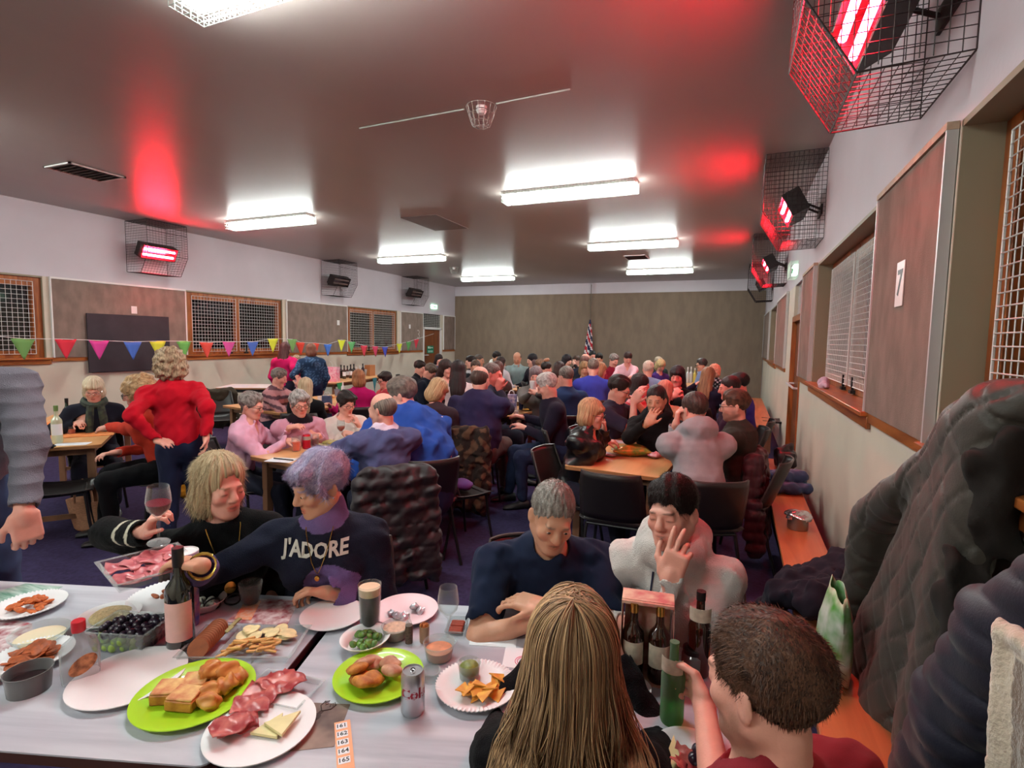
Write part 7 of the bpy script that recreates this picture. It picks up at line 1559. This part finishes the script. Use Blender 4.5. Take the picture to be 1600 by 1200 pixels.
# centre table
bot(791, 646, .28, .036, (24, 28, 20), 'dark wine bottle at the front of the centre table', M_gold, M_black); bot(809, 634, .27, .034, (30, 20, 26), 'second dark bottle behind the blue gift bag', M_paper, M_black)
def gift(u, v, w_, h_, col, col2, lab, z=TZ):
    p = at(u, v, z); t = thing('gift_bag', lab, 'gift bag', p, .3); MB().bx(-w_, w_, -w_ * .5, w_ * .5, 0, h_).build('paper_bag', mat('gift_%02x%02x%02x' % col, col, .5, var=.9, vscale=22, col2=col2), t)
    for q in (-1, 1): MB().tube([(w_ * .5 * math.cos(a), q * w_ * .5, h_ + w_ * .8 * math.sin(a)) for a in np.linspace(0, PI, 9)], .003, 5).build('cord_handle', M_white, t)
gift(799, 640, .07, .2, (206, 190, 210), (70, 80, 150), 'blue and pink patterned gift bag on the centre table'); small_plate(822, 642, .07, (30, 26, 30), 'black bowl of crisps on the centre table', (200, 140, 40)); flat(833, 638, .16, .1, .3, 'white paper at the right of the centre table')
cup(814, 640, .035, .11, (34, 44, 90), 'dark blue beaker on the centre table'); cup(806, 648, .035, .05, (226, 220, 216), 'small white bowl before the gift bag'); cup(768, 645, .04, .03, (226, 220, 216), 'white dish under the purple elbow')
# third table
t = cup(425, 631, .04, .09, (20, 20, 24), 'black mug beside the striped sleeve'); small_plate(516, 622, .08, (226, 170, 90), 'bowl of orange snacks on the third table', (226, 140, 50)); cup(527, 618, .045, .1, (120, 130, 150), 'grey-blue beaker on the third table'); bot(536, 616, .2, .03, (220, 222, 226), 'white bottle on the third table behind the dark-haired woman', None, M_white)
gift(511, 632, .06, .12, (40, 56, 90), (60, 80, 120), 'small dark blue bag on the third table'); cup(500, 628, .035, .08, (226, 216, 220), 'white cup by the long pale blonde hair'); flat(424, 628, .2, .14, .2, 'paper lying on the third table by the mug'); cup(590, 625, .03, .08, None, 'glass at the end of the third table', glass=True)
flat(372, 603, .4, .3, .6, 'papers spread on the small white-topped table')
# drinks and prize table
for i, (u, v, hh, c_, lc) in enumerate(((528, 592, .26, (60, 64, 70), 1), (533, 591, .3, (36, 24, 20), 0), (538, 592, .3, (40, 26, 22), 1), (543, 590, .27, (70, 30, 30), 1), (548, 591, .31, (24, 24, 28), 1), (553, 589, .3, (30, 26, 26), 0), (557, 590, .24, (206, 206, 206), 0), (562, 588, .25, (216, 216, 214), 0), (567, 588, .3, (24, 26, 44), 0))):
    bot(u, v, hh, .038, c_, ('short grey', 'thin brown', 'brown labelled', 'ruby red', 'tall black labelled', 'tall black', 'white', 'frosted white', 'tall navy')[i] + ' prize bottle on the drinks table', M_paper if lc else None, M_black if i not in (6, 7) else M_white)
gift(517, 596, .16, .3, (226, 120, 150), (236, 200, 210), 'pink patterned gift bag at the left of the drinks table'); p = at(578, 587, TZ); t = tag(MB().bx(-.08, .08, -.1, .1, 0, .26).build('box', mat('brown_box', (170, 110, 70), .7)), 'upright brown box at the right end of the drinks table', 'box'); t.location = tuple(p); cup(572, 587, .08, .16, (190, 190, 190), 'grey tub beside the brown box'); small_plate(523, 590, .1, (230, 226, 226), 'white dish in front of the pink gift bag')
t = blob('soft_toy', mat('white_plush', (232, 228, 220), .95, bump=1, bscale=80), (.09, .08, .12), 3, 16, 12, .1); tag(t, 'small white soft toy standing among the prizes', 'toy').location = tuple(at(524, 575, TZ + .13)); 
for (u, v, c_, lb) in ((530, 606, (60, 150, 90), 'green pennant with a white ring hanging from the drinks table edge'), (585, 600, (60, 130, 140), 'teal pennant hanging at the right end of the drinks table')):
    e0 = np.array((-8.05, 8.15)) + np.array((.985, .174)) * .756; ed = np.array((-.174, .985)); best = min(np.linspace(0, 2.5, 60), key=lambda q: abs(((CM @ np.array([(e0 + ed * q)[0], .9, (e0 + ed * q)[1]]))[0] / (CM @ np.array([(e0 + ed * q)[0], .9, (e0 + ed * q)[1]]))[2]) * FPX + 800 - u)); p = np.append(e0 + ed * best, TOP - .12)
    b = MB(); b.prism([(-.1, .12), (.1, .12), (0, -.2)], -.002, .002, R=np.array([[0, 0, 1], [1, 0, 0], [0, 1, 0.]])); t = b.build('table_pennant', mat('pen_%02x%02x%02x' % c_, c_, .8)); t.location = tuple(p); t.rotation_euler = (0, 0, math.radians(10)); tag(t, lb, 'pennant')
# far tables
for (u, v, hh, c_, lb) in ((806, 583, .24, (50, 26, 24), 'dark jug on the far table between the men'), (1074, 598, .36, (200, 210, 214), 'clear bottle on the far right table'), (1079, 598, .37, (196, 206, 206), 'second clear bottle right of the first on the far table'), (1085, 598, .34, (206, 190, 90), 'yellow bottle on the far right table'), (1068, 598, .33, (180, 190, 196), 'pale bottle nearest the dark fringed woman'), (1090, 598, .26, (220, 180, 60), 'small yellow bottle at the end of the far right row'), (690, 598, .3, (150, 160, 120), 'white wine bottle before the pale pink top')): bot(u, v, hh, .036, c_, lb, M_paper if u == 690 else None, M_white)
cup(816, 586, .07, .05, (222, 140, 80), 'orange bowl on the far table'); cup(800, 585, .03, .1, (220, 220, 220), 'white cup left of the dark jug on the far table'); cup(833, 608, .04, .09, (224, 222, 220), 'white mug held by the smiling grey-haired woman', z=1.12)
# ================================================================== long hair of the woman at the front
def long_strands(root, n_lock=230, per=13):
    body = [c for c in root.children if c.name.startswith('sweater')][0]; ho = [c for c in root.children if c.name.startswith('hair')][0]
    V = np.array([v.co for v in ho.data.vertices]); hd = (V.min(0) + V.max(0)) / 2; rr = np.random.RandomState(3)
    P4 = []; N = 30
    hd = hd - [0, 0, .02]; VV, QQ, ST = [], [], []; base = 0
    for L in range(n_lock):
        th = (rr.rand() * 2 - 1) * PI * .74; ln = .34 + .2 * rr.rand(); ph = rr.rand(4) * 6.3; wa = .010 + .026 * rr.rand(); flare = .01 + .085 * rr.rand() * abs(math.sin(th)); tone = rr.rand() * 60; out = -.004 + .012 * rr.rand()
        yp = -.045 + .09 * rr.rand()
        for k_ in range(per):
            t2 = th + rr.randn() * .035; o2 = out + rr.rand() * .006; l2 = ln * (.85 + .3 * rr.rand()); pts = []
            dv = rr.randn(3) * .004; fl = flare + rr.randn() * .012
            for i in range(N):
                s_ = i / (N - 1); a = min(1, s_ / .28) * PI / 2; side = 1 if math.sin(t2) >= 0 else -1
                x = (.084 + o2) * math.sin(a) * math.sin(t2); y = .015 + (.103 + o2) * math.sin(a) * math.cos(t2) + yp * (1 - math.sin(a)); z = (.098 + o2) * math.cos(a) + .03
                if s_ > .28:
                    q = (s_ - .28) / .72; z = .03 - q * l2; x *= 1 + .1 * q; x += side * fl * q ** 1.5 * (abs(math.sin(t2)) + .25) + wa * math.sin(ph[0] + q * 7) * q; y += wa * math.sin(ph[1] + q * 6) * q + .02 * math.sin(q * 2.5) - .02 * (1 - abs(math.cos(t2))) * q
                pts.append(hd + np.array((x, y, z)) + dv * s_)
            pts = np.array(pts)
            for i in range(10, N):
                pt = pts[i]; ok, loc, nn, _ = body.ray_cast(Vector((pt[0], pt[1] + .45, pt[2] + .0)), Vector((0, -1, 0)))
                if ok and pt[1] < loc.y + .008 and pt[1] > loc.y - .2: pts[i, 1] = loc.y + .008 + .014 * o2 / .02
                ok, loc, nn, _ = body.ray_cast(Vector((pts[i, 0], pts[i, 1], pts[i, 2] + .5)), Vector((0, 0, -1)))
                if ok and nn.z > .35 and loc.z > pts[i, 2] - .004 and loc.z - pts[i, 2] < .15: pts[i, 2] = loc.z + .006 + .01 * rr.rand(); 
            T = np.gradient(pts, axis=0); T /= np.linalg.norm(T, axis=1)[:, None] + 1e-9; u_ = np.cross(T, (0.3, 1, .2)); u_ /= np.linalg.norm(u_, axis=1)[:, None] + 1e-9; w_ = np.cross(T, u_)
            rad = (.0013 * (1 - .6 * np.linspace(0, 1, N) ** 2))[:, None]
            ring = [pts + rad * (math.cos(c_) * u_ + math.sin(c_) * w_) for c_ in (0, 2.1, 4.2)]; R_ = np.stack(ring, 1).reshape(-1, 3); VV.append(R_); ST.append(np.tile([tone + rr.rand() * 2.5, s_ * 2, k_ * .2], (N * 3, 1)) + np.repeat(np.linspace(0, 1.4, N), 3)[:, None] * [0, 1, 0])
            for i in range(N - 1):
                for c_ in range(3): a = base + i * 3 + c_; b_ = base + i * 3 + (c_ + 1) % 3; QQ.append((a, b_, b_ + 3, a + 3))
            base += N * 3
    m = ho.data.materials[0]; skin_mesh('hair_strands', np.concatenate(VV), np.array(QQ), m, ho, None, np.concatenate(ST))
long_strands(rh_)
